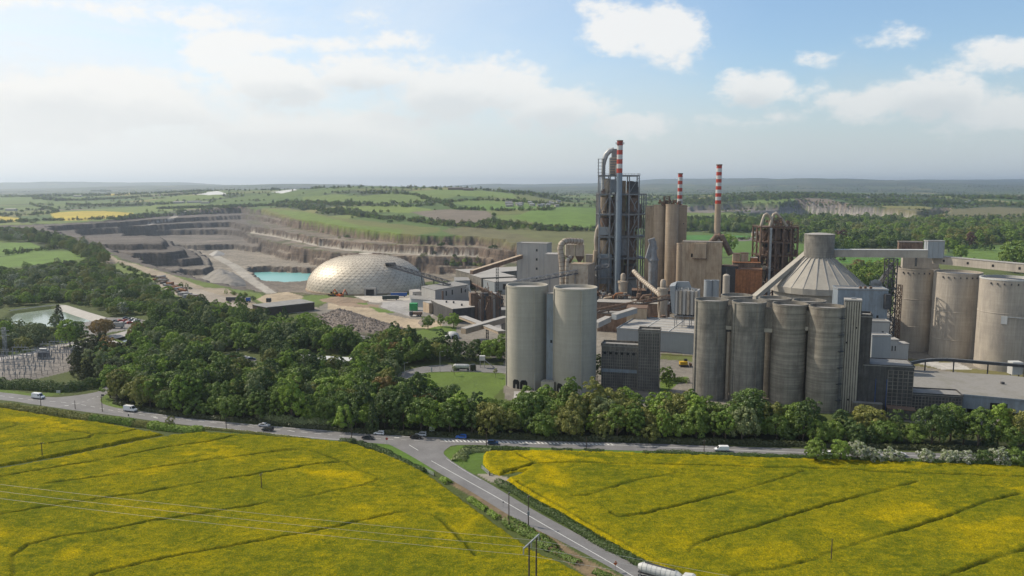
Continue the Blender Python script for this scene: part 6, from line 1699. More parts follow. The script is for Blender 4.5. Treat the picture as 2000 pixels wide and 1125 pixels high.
m = MB(); m.hull([fr.p(-.01, 4, zt), fr.p(9, 4, zt), fr.p(9, 6, zt), fr.p(-.01, 6, zt)], [fr.p(-.01, 4, zt + 4.4), fr.p(7, 4, zt + 4.6), fr.p(7, 6, zt + 4.6), fr.p(-.01, 6, zt + 4.4)]); m.build('back_panel', 'cladding_grey', t)
m = MB()
for k in range(24): m.box(fr.p(random.uniform(.5, 13), random.uniform(.5, 4), zt + .5), (1.4, .5, random.uniform(.4, 1.5)), random.random() * 3)
m.build('valves', 'galvanised', t)
m = MB()
for a_ in (0, 4.4, 8.8, 13.2):
    for b_ in (0, 8): m.beam(fr.p(a_, b_, 11), fr.p(a_, b_, z0), .35)
fbox(m, fr, -.5, 14, -1.5, 9, z0 - 1.2, z0 - .8); m.build('frame', 'steel_grey', t)
for k, (pl, pr_, lab) in enumerate(((1377, 1393, 'left of two joined silver bins behind the ribbed hopper'), (1392, 1406, 'right of two joined silver bins behind the ribbed hopper'))):
    a = D(pl, 549, 480); b = D(pr_, 549, 480); silo('silver_bin', lab, (a.x + b.x) / 2, 482, (b.x - a.x) / 2 * 1.02, a.z, 'cladding_grey', 'silver bins', 'galvanised', rim=.4, n=28)

for (xa, xb, ya, Y_, hh, lab, cat_) in ((1172, 1232, 585, 585, 15, 'rusty ducts and frames crowding the foot of the preheater tower', 'pipework'), (1236, 1312, 586, 560, 17, 'rusty frames and bins under the sloping cream duct', 'pipework'), (1262, 1318, 600, 505, 11, 'brown trestles and bins below the dark truss conveyor end', 'pipework')):
    a = D(xa, ya, Y_); b = D(xb, ya, Y_); t = thing('pipe_bank', lab, cat_, (a.x, Y_, 0)); L_ = b.x - a.x
    m = MB()
    for k in range(int(L_ / 4) + 1):
        x = a.x + k * 4; m.beam((x, Y_, 0), (x, Y_, hh), .4); m.beam((x, Y_ + 6, 0), (x, Y_ + 6, hh), .4); m.beam((x, Y_, hh * .5), (x + 4, Y_, hh), .28)
    for z in (hh * .33, hh * .66, hh): m.box(((a.x + b.x) / 2, Y_, z), (L_, .4, .5)); m.box(((a.x + b.x) / 2, Y_ + 3, z - .3), (L_, 6.4, .15))
    m.build('frame', 'steel_rust', t)
    for k in range(7):
        x = a.x + random.uniform(0, L_ - 2); MB().cyl((x, Y_ + 2, random.uniform(1, hh * .5)), (x, Y_ + 2, hh + random.uniform(-2, 4)), random.uniform(.8, 1.9), n=12).build('bin', random.choice(('duct_cream', 'cladding_brown', 'steel_grey', 'cladding_tan')), t, smooth=40)
    for k in range(5):
        x = a.x + random.uniform(0, L_ - 6); z = random.uniform(3, hh); MB().tube([(x, Y_ - .8, 1), (x, Y_ - .8, z), (x + 1.5, Y_ - .8, z + 2), (x + 7, Y_ - .8, z + 2.6)], random.uniform(.4, .9), 8).build('duct', random.choice(('steel_rust', 'cladding_tan', 'orange_rust')), t, smooth=50)
# ------------------------------------------------------------------ buildings left of the preheater tower
q = D(1009.5, 476, 690); fr = Fr(q.x, 694, -20)
t = building('white_tower', 'tall plain off white block with four small windows', 'building', fr, 27.5, 14, q.z, 'cladding_white', 'roof_pale', parapet=.4, windows=tuple((17.5, q.z - z, 1.6, 2.0, 'f') for z in (6.5, 14.5, 22.5, 30.5)))
m = MB(); [fbox(m, fr, a, a + .25, -.2, 0, 0, q.z) for a in (0, 3.9, 11, 21, 24.4, 27.3)]; m.build('corner_strips', 'cladding_grey', t)
q = D(1066, 498, 650); building('white_block', 'plain pale clad block between the white tower and the bent duct', 'building', Fr(q.x, 652, -8), 12.5, 18, q.z, 'cladding_white', 'roof_pale', parapet=.2)
q = D(1110, 517, 605); building('tan_block', 'pale block with a tan sloping roof behind the long truss conveyor', 'building', Fr(q.x, 607, -24), 16, 16, q.z, 'duct_cream', 'cladding_tan', parapet=.2)
q = D(1145, 500, 640); building('tan_block', 'small cream block tight left of the preheater tower', 'building', Fr(q.x, 645, -10), 7, 8, q.z, 'duct_cream', 'roof_grey', parapet=.2)
t = thing('filter_house', 'pair of tan filter vessels on a frame under the bent duct', 'filter', tuple(D(1122, 510, 625)))
for pl, pr_ in ((1105, 1122), (1124, 1141)):
    a = D(pl, 477, 628); b = D(pr_, 477, 628); z1 = D(1110, 500, 628).z; MB().box(((a.x + b.x) / 2, 630, (a.z + z1) / 2), (b.x - a.x, 7, a.z - z1)).build('vessel', 'duct_cream', t)
    m = MB(); cx = (a.x + b.x) / 2; m.hull([(cx - .6, 629, z1 - 6), (cx + .6, 629, z1 - 6), (cx + .6, 631, z1 - 6), (cx - .6, 631, z1 - 6)], [(a.x, 626.5, z1), (b.x, 626.5, z1), (b.x, 633.5, z1), (a.x, 633.5, z1)]); m.build('hopper_cone', 'steel_rust', t)
m = MB()
for x in (D(1104, 477, 628).x, D(1141, 477, 628).x):
    for y in (627, 633): m.beam((x, y, 0), (x, y, D(1110, 498, 628).z), .4)
m.build('frame', 'steel_rust', t)
pipe_thing('bent_duct', 'big cream gooseneck duct left of the preheater tower', [D(1099, 560, 612), D(1098, 520, 612), D(1096, 500, 612), D(1094, 486, 612), D(1096, 477, 612), D(1102, 471.5, 614), D(1112, 470, 618), D(1137, 472, 624)], 2.3, 'duct_cream')
pipe_thing('small_duct', 'short tan duct branching beside the gooseneck duct', [D(1107, 560, 608), D(1107, 525, 608), D(1108, 508, 608), D(1114, 502, 612)], 1.5, 'duct_cream')
# long truss conveyors
def truss_conveyor(label, p0, p1, w, h, bays, legs=(), mat='steel_grey', cover='galvanised'):
    t = thing('truss_conveyor', label, 'conveyor', tuple(p0)); m = MB(); truss(m, p0, p1, w, h, bays, .22); m.build('truss', mat, t)
    s = Vector((0, 0, -h / 2 + .2)); MB().beam(Vector(p0) + s, Vector(p1) + s, w * .8, .8).build('belt', 'steel_dark', t)
    for f in legs:
        q = Vector(p0).lerp(Vector(p1), f); m = MB()
        m.beam((q.x - 1.6, q.y, 0), q, .4); m.beam((q.x + 1.6, q.y, 0), q, .4); m.build('leg', mat, t)
    return t
truss_conveyor('long grey truss conveyor climbing right to the preheater tower', D(1005, 553, 560), D(1188, 519, 630), 3, 3.0, 26, (.35, .62, .8))
truss_conveyor('dark truss conveyor running from behind the pale silos to the ribbed hopper', D(1166, 607, 520), D(1318, 578, 520), 3, 2.6, 24, (.15, .4, .6, .8), 'steel_rust')
truss_conveyor('dark truss conveyor sloping down from the dome roof opening', D(762, 518, 712), D(878, 553, 655), 3, 3.0, 20, (.55, .75, .9), 'steel_dark')
gallery('inclined_conveyor', 'long brown gallery sloping up right to the white tower', D(921, 536, 640), D(1018, 505, 690), 3.4, 3, 'cladding_brown', 'cladding_tan', legs=((.5, 2.0),))
# flat roofed sheds between dome and silos; corners read on their roofs
def roof_shed(label, corners, z, wall, roof, name='flat_building', low=0.0, **k):
    P = [tuple(G(a, b, z)[:2]) for a, b in corners]; c = P[0]; t = thing(name, label, 'building', (*c, 0))
    MB().prism(P, -.3, z).build('wall', wall, t)
    cx = sum(p[0] for p in P) / len(P); cyy = sum(p[1] for p in P) / len(P)
    Q = [(cx + (p[0] - cx) * 1.015, cyy + (p[1] - cyy) * 1.015) for p in P]; MB().prism(Q, z + .01, z + .35).build('roof', roof, t)
    for (f0, f1, za, zb, e, mt) in k.get('openings', ()):
        a = Vector(P[e]); b = Vector(P[(e + 1) % len(P)]); p = a.lerp(b, f0); q = a.lerp(b, f1); d = (q - p).normalized(); nn = Vector((d.y, -d.x)) * .06
        if (p + nn - Vector((cx, cyy))).length < (p - nn - Vector((cx, cyy))).length: nn = -nn
        MB().add([(p.x + nn.x, p.y + nn.y, za), (q.x + nn.x, q.y + nn.y, za), (q.x + nn.x, q.y + nn.y, zb), (p.x + nn.x, p.y + nn.y, zb), (p.x - nn.x, p.y - nn.y, za), (q.x - nn.x, q.y - nn.y, za), (q.x - nn.x, q.y - nn.y, zb), (p.x - nn.x, p.y - nn.y, zb)],
                 [(0, 1, 2, 3), (7, 6, 5, 4), (0, 4, 5, 1), (1, 5, 6, 2), (2, 6, 7, 3), (3, 7, 4, 0)]).build('window' if mt == 'window_glass' else 'opening', mt, t)
    return t, P
roof_shed('farthest white flat roof left of the white tower', [(925, 536), (1009, 529), (1012, 521), (890, 527)], 12, 'concrete_panel', 'roof_pale')
roof_shed('second flat roof stepping down, just right of the brown gallery foot', [(940, 543), (1008, 540), (976, 532), (917, 536)], 12, 'concrete_panel', 'roof_pale')
roof_shed('flat building with a blue grey end wall left of the pale silos', [(966, 551), (1030, 549), (1004, 543), (944, 546)], 11, 'cladding_grey', 'roof_pale', openings=((.25, .5, 4, 9, 0, 'window_glass'),))
roof_shed('small grey hut with dark slits beside the brown gallery foot', [(889, 549), (918, 548), (914, 542), (887, 542)], 9, 'cladding_grey', 'roof_grey', openings=((.3, .38, 2, 7, 0, 'opening_dark'), (.55, .63, 2, 7, 0, 'opening_dark')))
roof_shed('two storey grey block with tall slit windows right of the dome', [(850, 567), (915, 556), (886, 550), (823, 560)], 13, 'cladding_white', 'roof_grey', openings=tuple((f, f + .035, 7, 11, 0, 'opening_dark') for f in (.3, .48, .76, .88)))
roof_shed('lower grey annex wrapped round the foot of the two storey block', [(803, 584), (850, 588), (848, 580), (800, 577)], 6, 'cladding_grey', 'roof_grey')
roof_shed('small white annex left of the two storey block', [(806, 571), (823, 570), (822, 564), (799, 567)], 6, 'cladding_white', 'roof_pale', openings=((.2, .4, 2, 4, 0, 'window_glass'),))
t, P = roof_shed('dark brown workshop with pale roof and rusty flue', [(884, 604), (927, 600), (920, 589), (842, 586), (855, 593)], 10, 'concrete_black', 'roof_pale', openings=((.1, .3, 3, 6, 0, 'opening_dark'),))
q = G(865, 600, 0); MB().cyl((q.x, q.y, 0), (q.x, q.y, 13), .7).build('flue', 'steel_rust', t)
for a, b in ((872, 592), (886, 593), (902, 598)): q = G(a, b, 10); MB().box((q.x, q.y, 11), (1.2, 1.2, 1.6)).build('roof_vent', 'steel_dark', t)
roof_shed('small brown square block left of the dark workshop', [(838, 593), (853, 592), (848, 588), (826, 589)], 8, 'cladding_tan', 'roof_pale')
t, P = roof_shed('long low dark timber clad shed with grey roof by the wood', [(521, 601), (614, 591), (587, 584.5), (493, 595.5)], 6, 'timber', 'roof_grey', name='long_shed')
q = G(525, 590, 6); MB().box((q.x, q.y, 7.6), (3.2, 3.2, 3)).build('roof_box', 'steel_dark', t)
roof_shed('tall ribbed concrete pier left of the first pale silo', [(979, 606), (990, 606), (990, 601), (979, 601)], 16, 'concrete_panel', 'roof_grey')
roof_shed('long low white office roof half hidden by woodland trees', [(560, 699), (688, 708), (694, 700), (570, 692)], 4.5, 'concrete_pale', 'paint_white', name='office_building')
px_block('works_building', 'brown low works under the dark truss conveyor', 1224, 1262, 602, 500, 'cladding_tan', 'steel_rust', d=14, parapet=0)
px_block('works_building', 'low dark conveyor house right of the pale silos', 1167, 1222, 612, 520, 'cladding_brown', 'roof_grey', d=10, parapet=0)
px_block('works_building', 'long low shadowed works behind the pale silos', 1165, 1300, 590, 560, 'cladding_brown', 'roof_pale', d=14, parapet=0, ang=-14)
for (p0, p1, Ya, Yb, lab, mat) in (((1163, 640), (1188, 628), 468, 480, 'white sloping chute right of the second pale silo', 'cladding_white'), ((1199, 624), (1240, 611), 478, 490, 'pale roofed chute climbing toward the brown low works', 'cladding_grey'),
                              ((905, 652), (988, 628), 452, 480, 'concrete ramp gallery on legs meeting the ribbed pier', 'concrete_tan')):
    gallery('inclined_conveyor', lab, D(*p0, Ya), D(*p1, Yb), 4, 3, mat, 'roof_pale', legs=((.55, 1.4),) if mat == 'concrete_tan' else ())
gallery('inclined_conveyor', 'pale flat slab ramp sloping down right behind the lawn trees', D(903, 622, 500), D(980, 652, 440), 4.4, 1.4, 'concrete_tan', 'roof_pale')
t = thing('lattice_shed', 'open steel lattice roofs tangled left of the first pale silo', 'steel frame', tuple(G(940, 590)))
m = MB()
for k in range(7):
    a = D(922 + k * 3, 553 + k * 2.6, 600); b = D(962 + k * 3.6, 572 + k * 2.2, 560); m.beam(a, b, .7)
for k in range(26):
    x0 = random.uniform(915, 984); y0 = random.uniform(566, 592); q = D(x0, y0, random.uniform(540, 575)); m.beam(q, (q.x + random.uniform(-6, 6), q.y + random.uniform(-4, 4), q.z + random.uniform(-6, 6)), .4)
    m.beam((q.x, q.y, 0), q, .45)
m.build('lattice', 'steel_rust', t)
for k in range(8): q = D(925 + k * 7, 572 + (k % 3) * 6, 568); MB().box((q.x, q.y, q.z / 2), (5.5, 5, q.z), random.random()).build('housing', ('cladding_brown', 'steel_rust', 'cladding_white', 'steel_dark')[k % 4], t)
# ------------------------------------------------------------------ the dome
def dome():
    c = G(715, 561.5, 0); cx, cy_ = c.x - 1.0, 752.0; Rr = 55.5; H = 31.5
    cx = (715 - 1000) / FPX * (752 * _c + 80 * _s)
    t = thing('storage_dome', 'huge shiny metallic dome with triangular panels and a black door', 'dome', (cx, cy_, 0))
    m, nt, b = new_mat('dome_metal'); N = NB(nt)
    P = N.coord('Object')
    f = N.ramp(N.noise(P, .12, 4, .6), .3, .7, .85, 1.15); f2 = N.ramp(N.noise(P, .5, 3, .6), .3, .7, .92, 1.08)
    nt.links.new(N.mix(1.0, (.53, .47, .375), N.grey(N.math('MULTIPLY', f, f2)), 'MULTIPLY'), b.inputs['Base Color'])
    b.inputs['Metallic'].default_value = .22; b.inputs['Roughness'].default_value = .52
    n, k = 60, 18; bm = MB(); rings = []
    for j in range(k + 1):
        th = (j / k) * R(84); r = Rr * math.cos(th) ** .92; z = 1.2 + H * math.sin(th) / math.sin(R(84))
        rings.append([(cx + r * math.cos(2 * math.pi * (i + .5 * (j % 2)) / n), cy_ + r * math.sin(2 * math.pi * (i + .5 * (j % 2)) / n), z) for i in range(n)])
    vs = [v for rg in rings for v in rg]; fs = []
    for j in range(k):
        for i in range(n):
            a = j * n + i; a2 = j * n + (i + 1) % n; b0 = (j + 1) * n + i; b2 = (j + 1) * n + (i + 1) % n
            if j % 2 == 0: fs += [(a, a2, b0), (a2, b2, b0)]
            else: fs += [(a, a2, b2), (a, b2, b0)]
    fs.append(tuple(k * n + i for i in range(n)))
    bm.add(vs, fs); sh = bm.build('shell', 'dome_metal', t, smooth=30)
    sm = MB(); V = [Vector(v) for v in vs]; ctr = Vector((cx, cy_, -20)); done = set()
    for f in fs[:-1]:
        for a, c_ in ((f[0], f[1]), (f[1], f[2]), (f[2], f[0])):
            if (min(a, c_), max(a, c_)) in done: continue
            done.add((min(a, c_), max(a, c_)))
            mid = (V[a] + V[c_]) / 2
            if mid.y > cy_ + 20: continue
            o = (mid - ctr).normalized() * .04; sm.beam(V[a] + o, V[c_] + o, .13, .07)
    sm.build('seams', 'cladding_brown', sh)
    MB().lathe([(Rr + .6, -.5), (Rr + .6, 1.0), (Rr - .4, 1.4)], (cx, cy_, 0), 88).build('base_ring', 'concrete_tan', t)
    q = G(723, 577, 0); f = Fr(q.x - 5, q.y - 1.2, 2)
    fbox(MB(), f, 0, 10.4, 0, 9, 0, 6.6).build('porch', 'roof_pale', t); fbox(MB(), f, 1.6, 8.6, -.08, .2, 0, 5.4).build('door', 'opening_dark', t)
    q = D(762, 516, 724); MB().box((q.x, 724, q.z), (9, 9, 2.4), .3).build('roof_hatch', 'opening_dark', t)
dome()
# ------------------------------------------------------------------ vehicles
for nm, c in (('car_white', (.95, .95, .95)), ('car_silver', (.62, .63, .65)), ('car_dark', (.04, .045, .055)), ('car_black', (.02, .02, .022)), ('car_blue', (.02, .16, .62)), ('car_navy', (.025, .06, .16)), ('car_red', (.45, .04, .03)), ('car_grey', (.20, .21, .22))):
    simple_mat(nm, c, .28, .0, var=.02, spec=.6)
def xf(loc, rz):
    c, s = math.cos(rz), math.sin(rz); return lambda x, y, z: (loc[0] + x * c - y * s, loc[1] + x * s + y * c, loc[2] + z)
def profile_body(f, prof, w, taper=.0, zt=None):
    """side profile (x,z) extruded over the width, sides leaning in above the waist"""
    m = MB(); n = len(prof); wz = zt or max(z for x, z in prof)
    def hw(z): return w / 2 - taper * max(0, z - .9)
    vs = [f(x, -hw(z), z) for x, z in prof] + [f(x, hw(z), z) for x, z in prof]
    fs = [(i, (i + 1) % n, (i + 1) % n + n, i + n) for i in range(n)]
    tri = tessellate_polygon([[Vector((x, z, 0)) for x, z in prof]])
    for a, b, c in tri: fs += [(a, b, c), (c + n, b + n, a + n)]
    return m.add(vs, fs)
CARS = {
 'hatch': (4.1, 1.78, [(-2.05, .35), (-2.05, .9), (-1.95, 1.0), (-1.75, 1.45), (-1.3, 1.5), (.1, 1.5), (.95, .98), (1.9, .82), (2.05, .6), (2.05, .35)], [(-1.72, 1.0), (-1.6, 1.4), (-1.25, 1.46), (.08, 1.46), (.8, 1.0)]),
 'saloon': (4.6, 1.8, [(-2.3, .35), (-2.3, .85), (-2.15, .98), (-1.5, 1.0), (-.95, 1.42), (-.5, 1.46), (.3, 1.46), (1.1, .98), (2.15, .8), (2.3, .6), (2.3, .35)], [(-1.35, 1.0), (-.9, 1.37), (-.45, 1.42), (.25, 1.42), (.95, 1.0)]),
 'suv': (4.5, 1.88, [(-2.25, .4), (-2.25, 1.05), (-2.1, 1.6), (-1.8, 1.7), (.2, 1.7), (1.0, 1.12), (2.1, 1.0), (2.25, .7), (2.25, .4)], [(-2.02, 1.12), (-1.9, 1.55), (-1.7, 1.65), (.18, 1.65), (.85, 1.14)]),
}
def wheel_set(t, f, L, w, r=.33, xs=None):
    for x in xs or (-L * .31, L * .31):
        for s in (-1, 1):
            m = MB(); m.cyl(f(x, s * (w / 2 - .22), r), f(x, s * (w / 2 + .01), r), r, n=14); wh = m.build('wheel', 'rubber', t)
            m = MB(); m.cyl(f(x, s * (w / 2 + .012), r), f(x, s * (w / 2 + .03), r), r * .58, n=10); m.build('rim', 'galvanised', wh)
def car(label, px, py, kind, col, head, group=None, loc=None):
    L, w, prof, win = CARS[kind]; p = loc or tuple(G(px, py, .03)); t = thing('car', label, 'car', p, group); f = xf(p, R(head))
    profile_body(f, prof, w, .16).build('body', col, t)
    m = MB()
    for s in (-1, 1):
        hw = lambda z: s * (w / 2 - .16 * max(0, z - .9) + .015)
        pts = [f(x, hw(z), z) for x, z in win]; m.add(pts, [tuple(range(len(pts))) if s < 0 else tuple(range(len(pts) - 1, -1, -1))])
    m.build('side_windows', 'glass_dark', t)
    z0, z1 = win[-1][1], win[-2][1]; x0, x1 = win[-1][0] + .13, win[-2][0] + .06
    m = MB(); m.add([f(x0, -w / 2 + .2, z0 + .02), f(x0, w / 2 - .2, z0 + .02), f(x1, w / 2 - .28, z1), f(x1, -w / 2 + .28, z1)], [(0, 1, 2, 3)]); m.build('windscreen', 'glass_dark', t)
    for s in (-1, 1): MB().box(f(L / 2 - .03, s * (w / 2 - .3), .68), (.12, .3, .16), R(head)).build('headlight', 'paint_white', t)
    for s in (-1, 1): MB().box(f(-L / 2 + .03, s * (w / 2 - .25), .82), (.12, .25, .18), R(head)).build('tail_light', 'paint_red', t)
    wheel_set(t, f, L, w); return t
def van(label, px, py, head, big=True):
    L, w, H = (5.9, 2.0, 2.6) if big else (5.1, 1.95, 2.0); p = tuple(G(px, py, .03)); t = thing('van', label, 'van', p, 'white panel vans on the main road'); f = xf(p, R(head))
    hx = L / 2
    prof = [(-hx, .4), (-hx, H - .1), (-hx + .15, H), (hx - 2.0, H), (hx - 1.75, H - .08), (hx - 1.0, H * .56), (hx - .12, H * .44), (hx, .9), (hx, .4)]
    profile_body(f, prof, w, .06).build('body', 'car_white', t)
    m = MB(); ws = [(hx - 1.72, H - .2), (hx - 1.03, H * .58)]
    m.add([f(ws[1][0] + .06, -w / 2 + .15, ws[1][1]), f(ws[1][0] + .06, w / 2 - .15, ws[1][1]), f(ws[0][0] + .08, w / 2 - .22, ws[0][1]), f(ws[0][0] + .08, -w / 2 + .22, ws[0][1])], [(0, 1, 2, 3)]); m.build('windscreen', 'glass_dark', t)
    m = MB()
    for s in (-1, 1):
        y = s * (w / 2 - .04); q = [f(hx - 2.3, y, H * .58), f(hx - 1.25, y, H * .56), f(hx - 1.75, y, H - .35), f(hx - 2.3, y, H - .35)]; m.add(q, [(0, 1, 2, 3) if s < 0 else (3, 2, 1, 0)])
    m.build('side_windows', 'glass_dark', t)
    m = MB().box(f(0, 0, .45), (L + .05, w + .03, .28), R(head)); m.build('sill_trim', 'steel_dark', t)
    for s in (-1, 1): MB().box(f(hx - .02, s * (w / 2 - .3), .95), (.12, .32, .22), R(head)).build('headlight', 'galvanised', t)
    wheel_set(t, f, L, w, .36); return t
van('white high roofed van, the leftmost vehicle on the main road', 75, 778.5, -16)
van('white high roofed van passing the grass verge', 255, 803.5, -18)
van('white low van alone right of the lane junction', 1409, 881, 177, False)
car('silver saloon beside the dark four by four', 516, 833, 'saloon', 'car_silver', -12)
car('dark four by four just in front of the silver saloon', 523, 841.5, 'suv', 'car_dark', 168)
car('white hatchback nearest the road behind the dark saloon', 741, 848.5, 'hatch', 'car_white', 170)
car('dark grey saloon left of the red signed junction', 719, 857.5, 'saloon', 'car_dark', -10)
car('pale silver estate behind the black car', 822, 851.5, 'suv', 'car_silver', 172)
car('black car at the mouth of the lane', 813, 856.5, 'saloon', 'car_black', -8)
car('bright blue car at the start of the hatched markings', 901, 856, 'hatch', 'car_blue', 172)
car('navy blue small car in the near lane right of the junction', 963, 867.5, 'hatch', 'car_navy', -5)
car('white car nearly hidden behind the white flowering bushes', 1757, 891, 'saloon', 'car_silver', 177); car('small white car glimpsed between two round bushes', 1617, 889, 'hatch', 'car_white', 177)
# parked cars (two car parks)
cols = ['car_white', 'car_silver', 'car_dark', 'car_grey', 'car_navy', 'car_white', 'car_red']
names = {'car_white': 'white', 'car_silver': 'silver', 'car_dark': 'charcoal', 'car_grey': 'grey', 'car_navy': 'navy', 'car_red': 'dark red'}
kn = {'hatch': 'hatchback', 'saloon': 'saloon', 'suv': 'four by four'}; seen = {}
def parked(spots, place, head):
    r = random.Random(len(place))
    for px, py in sorted(spots):
        k = r.choice(['hatch', 'saloon', 'suv']); c = r.choice(cols); key = (names[c], kn[k], place); seen[key] = seen.get(key, 0) + 1
        lab = f"parked {key[0]} {key[1]} {place}" + (f", {ORD[seen[key] - 1]} such from left" if seen[key] > 1 else ', nearest its left end')
        car(lab, px, py, k, c, head + r.uniform(-4, 4), 'cars parked near the ponds' if 'pond' in place else 'cars parked by the wood')
parked([(226 + i * 5.2, 628 + (i % 2) * 3.4 - i * .15) for i in range(9)] + [(246, 622.5), (257, 624), (262, 624.5), (268, 625.5), (240, 632.5), (255, 632)], 'right of the big pond', 40)
parked([(454, 698), (480, 700.5), (492, 703), (448, 706), (452, 709.5), (466, 707.5), (470, 711), (482, 711)], 'in wood car park', 25)
# ------------------------------------------------------------------ lorries
def tanker(name, label, px, py, head, L=9.0, cab=True, tank='paint_white', cabcol='car_black'):
    p = tuple(G(px, py, .03)); t = thing(name, label, 'lorry', p); f = xf(p, R(head)); r = 1.25
    n = 9; pts = [f(-L / 2 + L * k / n, 0, 2.35) for k in range(n + 1)]; MB().tube(pts, [r * .5] + [r] * (n - 1) + [r * .6], 18).build('tank', tank, t, smooth=50)
    m = MB()
    for k in range(1, n): q = Vector(pts[k]); d = (Vector(pts[1]) - Vector(pts[0])).normalized() * .05; m.cyl(q - d, q + d, r + .05, n=18)
    m.build('tank_rings', 'galvanised', t)
    m = MB(); m.box(f(0, 0, 1.0), (L, 1.0, .35), R(head)); m.box(f(0, 0, 3.72), (L * .7, .5, .12), R(head)); m.build('chassis', 'steel_dark', t)
    MB().box(f(1.0, -1.1, 1.3), (2.4, .3, .7), R(head)).build('hose_locker', 'steel_dark', t)
    wheel_set(t, f, L, 2.4, .5, (-L * .42, -L * .30, -L * .18))
    if cab:
        c = profile_body(xf(f(L / 2 + 2.0, 0, 0), R(head)), [(-1.5, .5), (-1.5, 3.3), (.6, 3.6), (1.2, 3.3), (1.45, 1.9), (1.5, .5)], 2.4).build('cab', cabcol, t)
        m = MB(); g = xf(f(L / 2 + 2.0, 0, 0), R(head)); m.add([g(1.47, -1.05, 1.95), g(1.47, 1.05, 1.95), g(1.26, 1.05, 3.1), g(1.26, -1.05, 3.1)], [(0, 1, 2, 3)]); m.build('windscreen', 'glass_dark', c)
        wheel_set(t, xf(f(L / 2 + 2.0, 0, 0), R(head)), 3, 2.4, .5, (.6,)); wheel_set(t, f, L, 2.4, .5, (L * .42,))
    return t
tanker('tanker_lorry', 'white tanker trailer with black cab parked behind the lawn', 901, 724, -4, 8.5)
tanker('tanker_lorry', 'ribbed white road tanker on the lane at the bottom edge', 1288, 1134, -33, 11, cabcol='paint_white')
def trailer(label, px, py, head, L, mat, h=2.7, group='trailers and lorries by the dome', Y=None):
    p = tuple(G(px, py, .03)); t = thing('lorry_trailer', label, 'trailer', p, group); f = xf(p, R(head)); MB().box(f(0, 0, 1.1 + h / 2), (L, 2.5, h), R(head)).build('body', mat, t)
    m = MB(); m.box(f(0, 0, 1.1 + h + .04), (L * .96, 2.3, .06), R(head)); m.build('cover', 'roof_grey', t)
    m = MB(); m.box(f(0, 0, .9), (L, 1.0, .3), R(head)); m.build('chassis', 'steel_dark', t); wheel_set(t, f, L, 2.4, .5, (-L * .4, -L * .28, L * .35)); return t
trailer('dark green lorry trailer parked beside the blue one', 763, 586, 8, 14, 'dark_green'); trailer('bright blue lorry trailer behind the green one', 779, 580, 8, 14, 'paint_blue')
trailer('long dark trailer on the haul road by the container yard', 460, 589, 0, 15, 'steel_dark'); trailer('small blue lorry body just right of the long dark trailer', 485, 590, 0, 3.5, 'paint_blue')
trailer('grey van bodied trailer in the car park right of the pond', 229.5, 641, 8, 8, 'cladding_white')
def digger(label, px, py, col, head, name='excavator', arm=True):
    p = tuple(G(px, py, 0)); t = thing(name, label, 'digger', p); f = xf(p, R(head))
    m = MB()
    for s in (-1, 1): m.box(f(0, s * 1.3, .5), (4.6, .7, 1.0), R(head))
    m.build('tracks', 'steel_dark', t); MB().box(f(-.4, 0, 2.0), (4.0, 2.9, 1.6), R(head)).build('body', col, t); MB().box(f(.9, .8, 3.2), (1.7, 1.3, 1.6), R(head)).build('cab', 'glass_dark', t)
    if arm: MB().beam(f(1.4, -.5, 2.4), f(4.6, -.5, 6.6), .7).build('boom', col, t); MB().beam(f(4.6, -.5, 6.6), f(7.0, -.5, 2.6), .5).build('arm', col, t); MB().box(f(7.0, -.5, 2.0), (1.4, 1.2, 1.4), R(head)).build('bucket', 'steel_rust', t)
    else: MB().box(f(3.4, 0, 1.2), (1.0, 3.0, 1.4), R(head)).build('bucket', 'steel_rust', t)
digger('orange excavator on the soil bank before the dome', 661, 580, 'paint_orange', 150); digger('second orange excavator tight beside the first', 666, 581, 'paint_orange', 60); digger('yellow wheel loader left of the orange excavators', 650, 578, 'paint_yellow', 180, 'wheel_loader', False)
digger('yellow digger on gravel between gridded tower and dark silos', 1336, 716, 'paint_yellow', 0, 'wheel_loader', False)
p = tuple(G(925, 590, 0)); t = thing('mobile_crane', 'blue mobile machine with a white raised jib in the yard', 'crane', p); f = xf(p, 0); MB().box(f(2, 0, 1.3), (9, 3, 1.6)).build('body', 'paint_blue', t); MB().beam(f(-1, 0, 2), f(-4, 0, 14), .9).build('jib', 'paint_white', t); MB().beam(f(-4, 0, 14), f(-9, 0, 9), .7).build('jib_tip', 'galvanised', t); MB().box(f(0, 0, 2.9), (2.4, 2.4, 1.8)).build('cab', 'paint_white', t); wheel_set(t, f, 8, 2.6, .6)
p = tuple(G(808, 606, 0)); t = thing('water_tank', 'bright green square tank beside the grey annex', 'tank', p); MB().box((p[0], p[1], 2.8), (6, 5, 5.6)).build('body', 'paint_green', t)
m = MB(); [m.box((p[0] - 3.0 + k * .85, p[1] - 2.53, 2.8), (.15, .1, 5.6)) for k in range(8)]; m.build('ribs', 'paint_green', t)
# dump truck by the rubble
p = tuple(G(812, 618, 0)); t = thing('dump_truck', 'dark dumper lorry at the end of the rubble heap', 'lorry', p); f = xf(p, R(175)); MB().box(f(-1.5, 0, 2.4), (6.5, 3.0, 1.8), R(175)).build('skip', 'steel_rust', t); MB().box(f(3.4, 0, 2.2), (2.2, 2.7, 2.8), R(175)).build('cab', 'steel_dark', t); wheel_set(t, f, 8, 2.8, .7, (-3.2, -1.4, 3.2))
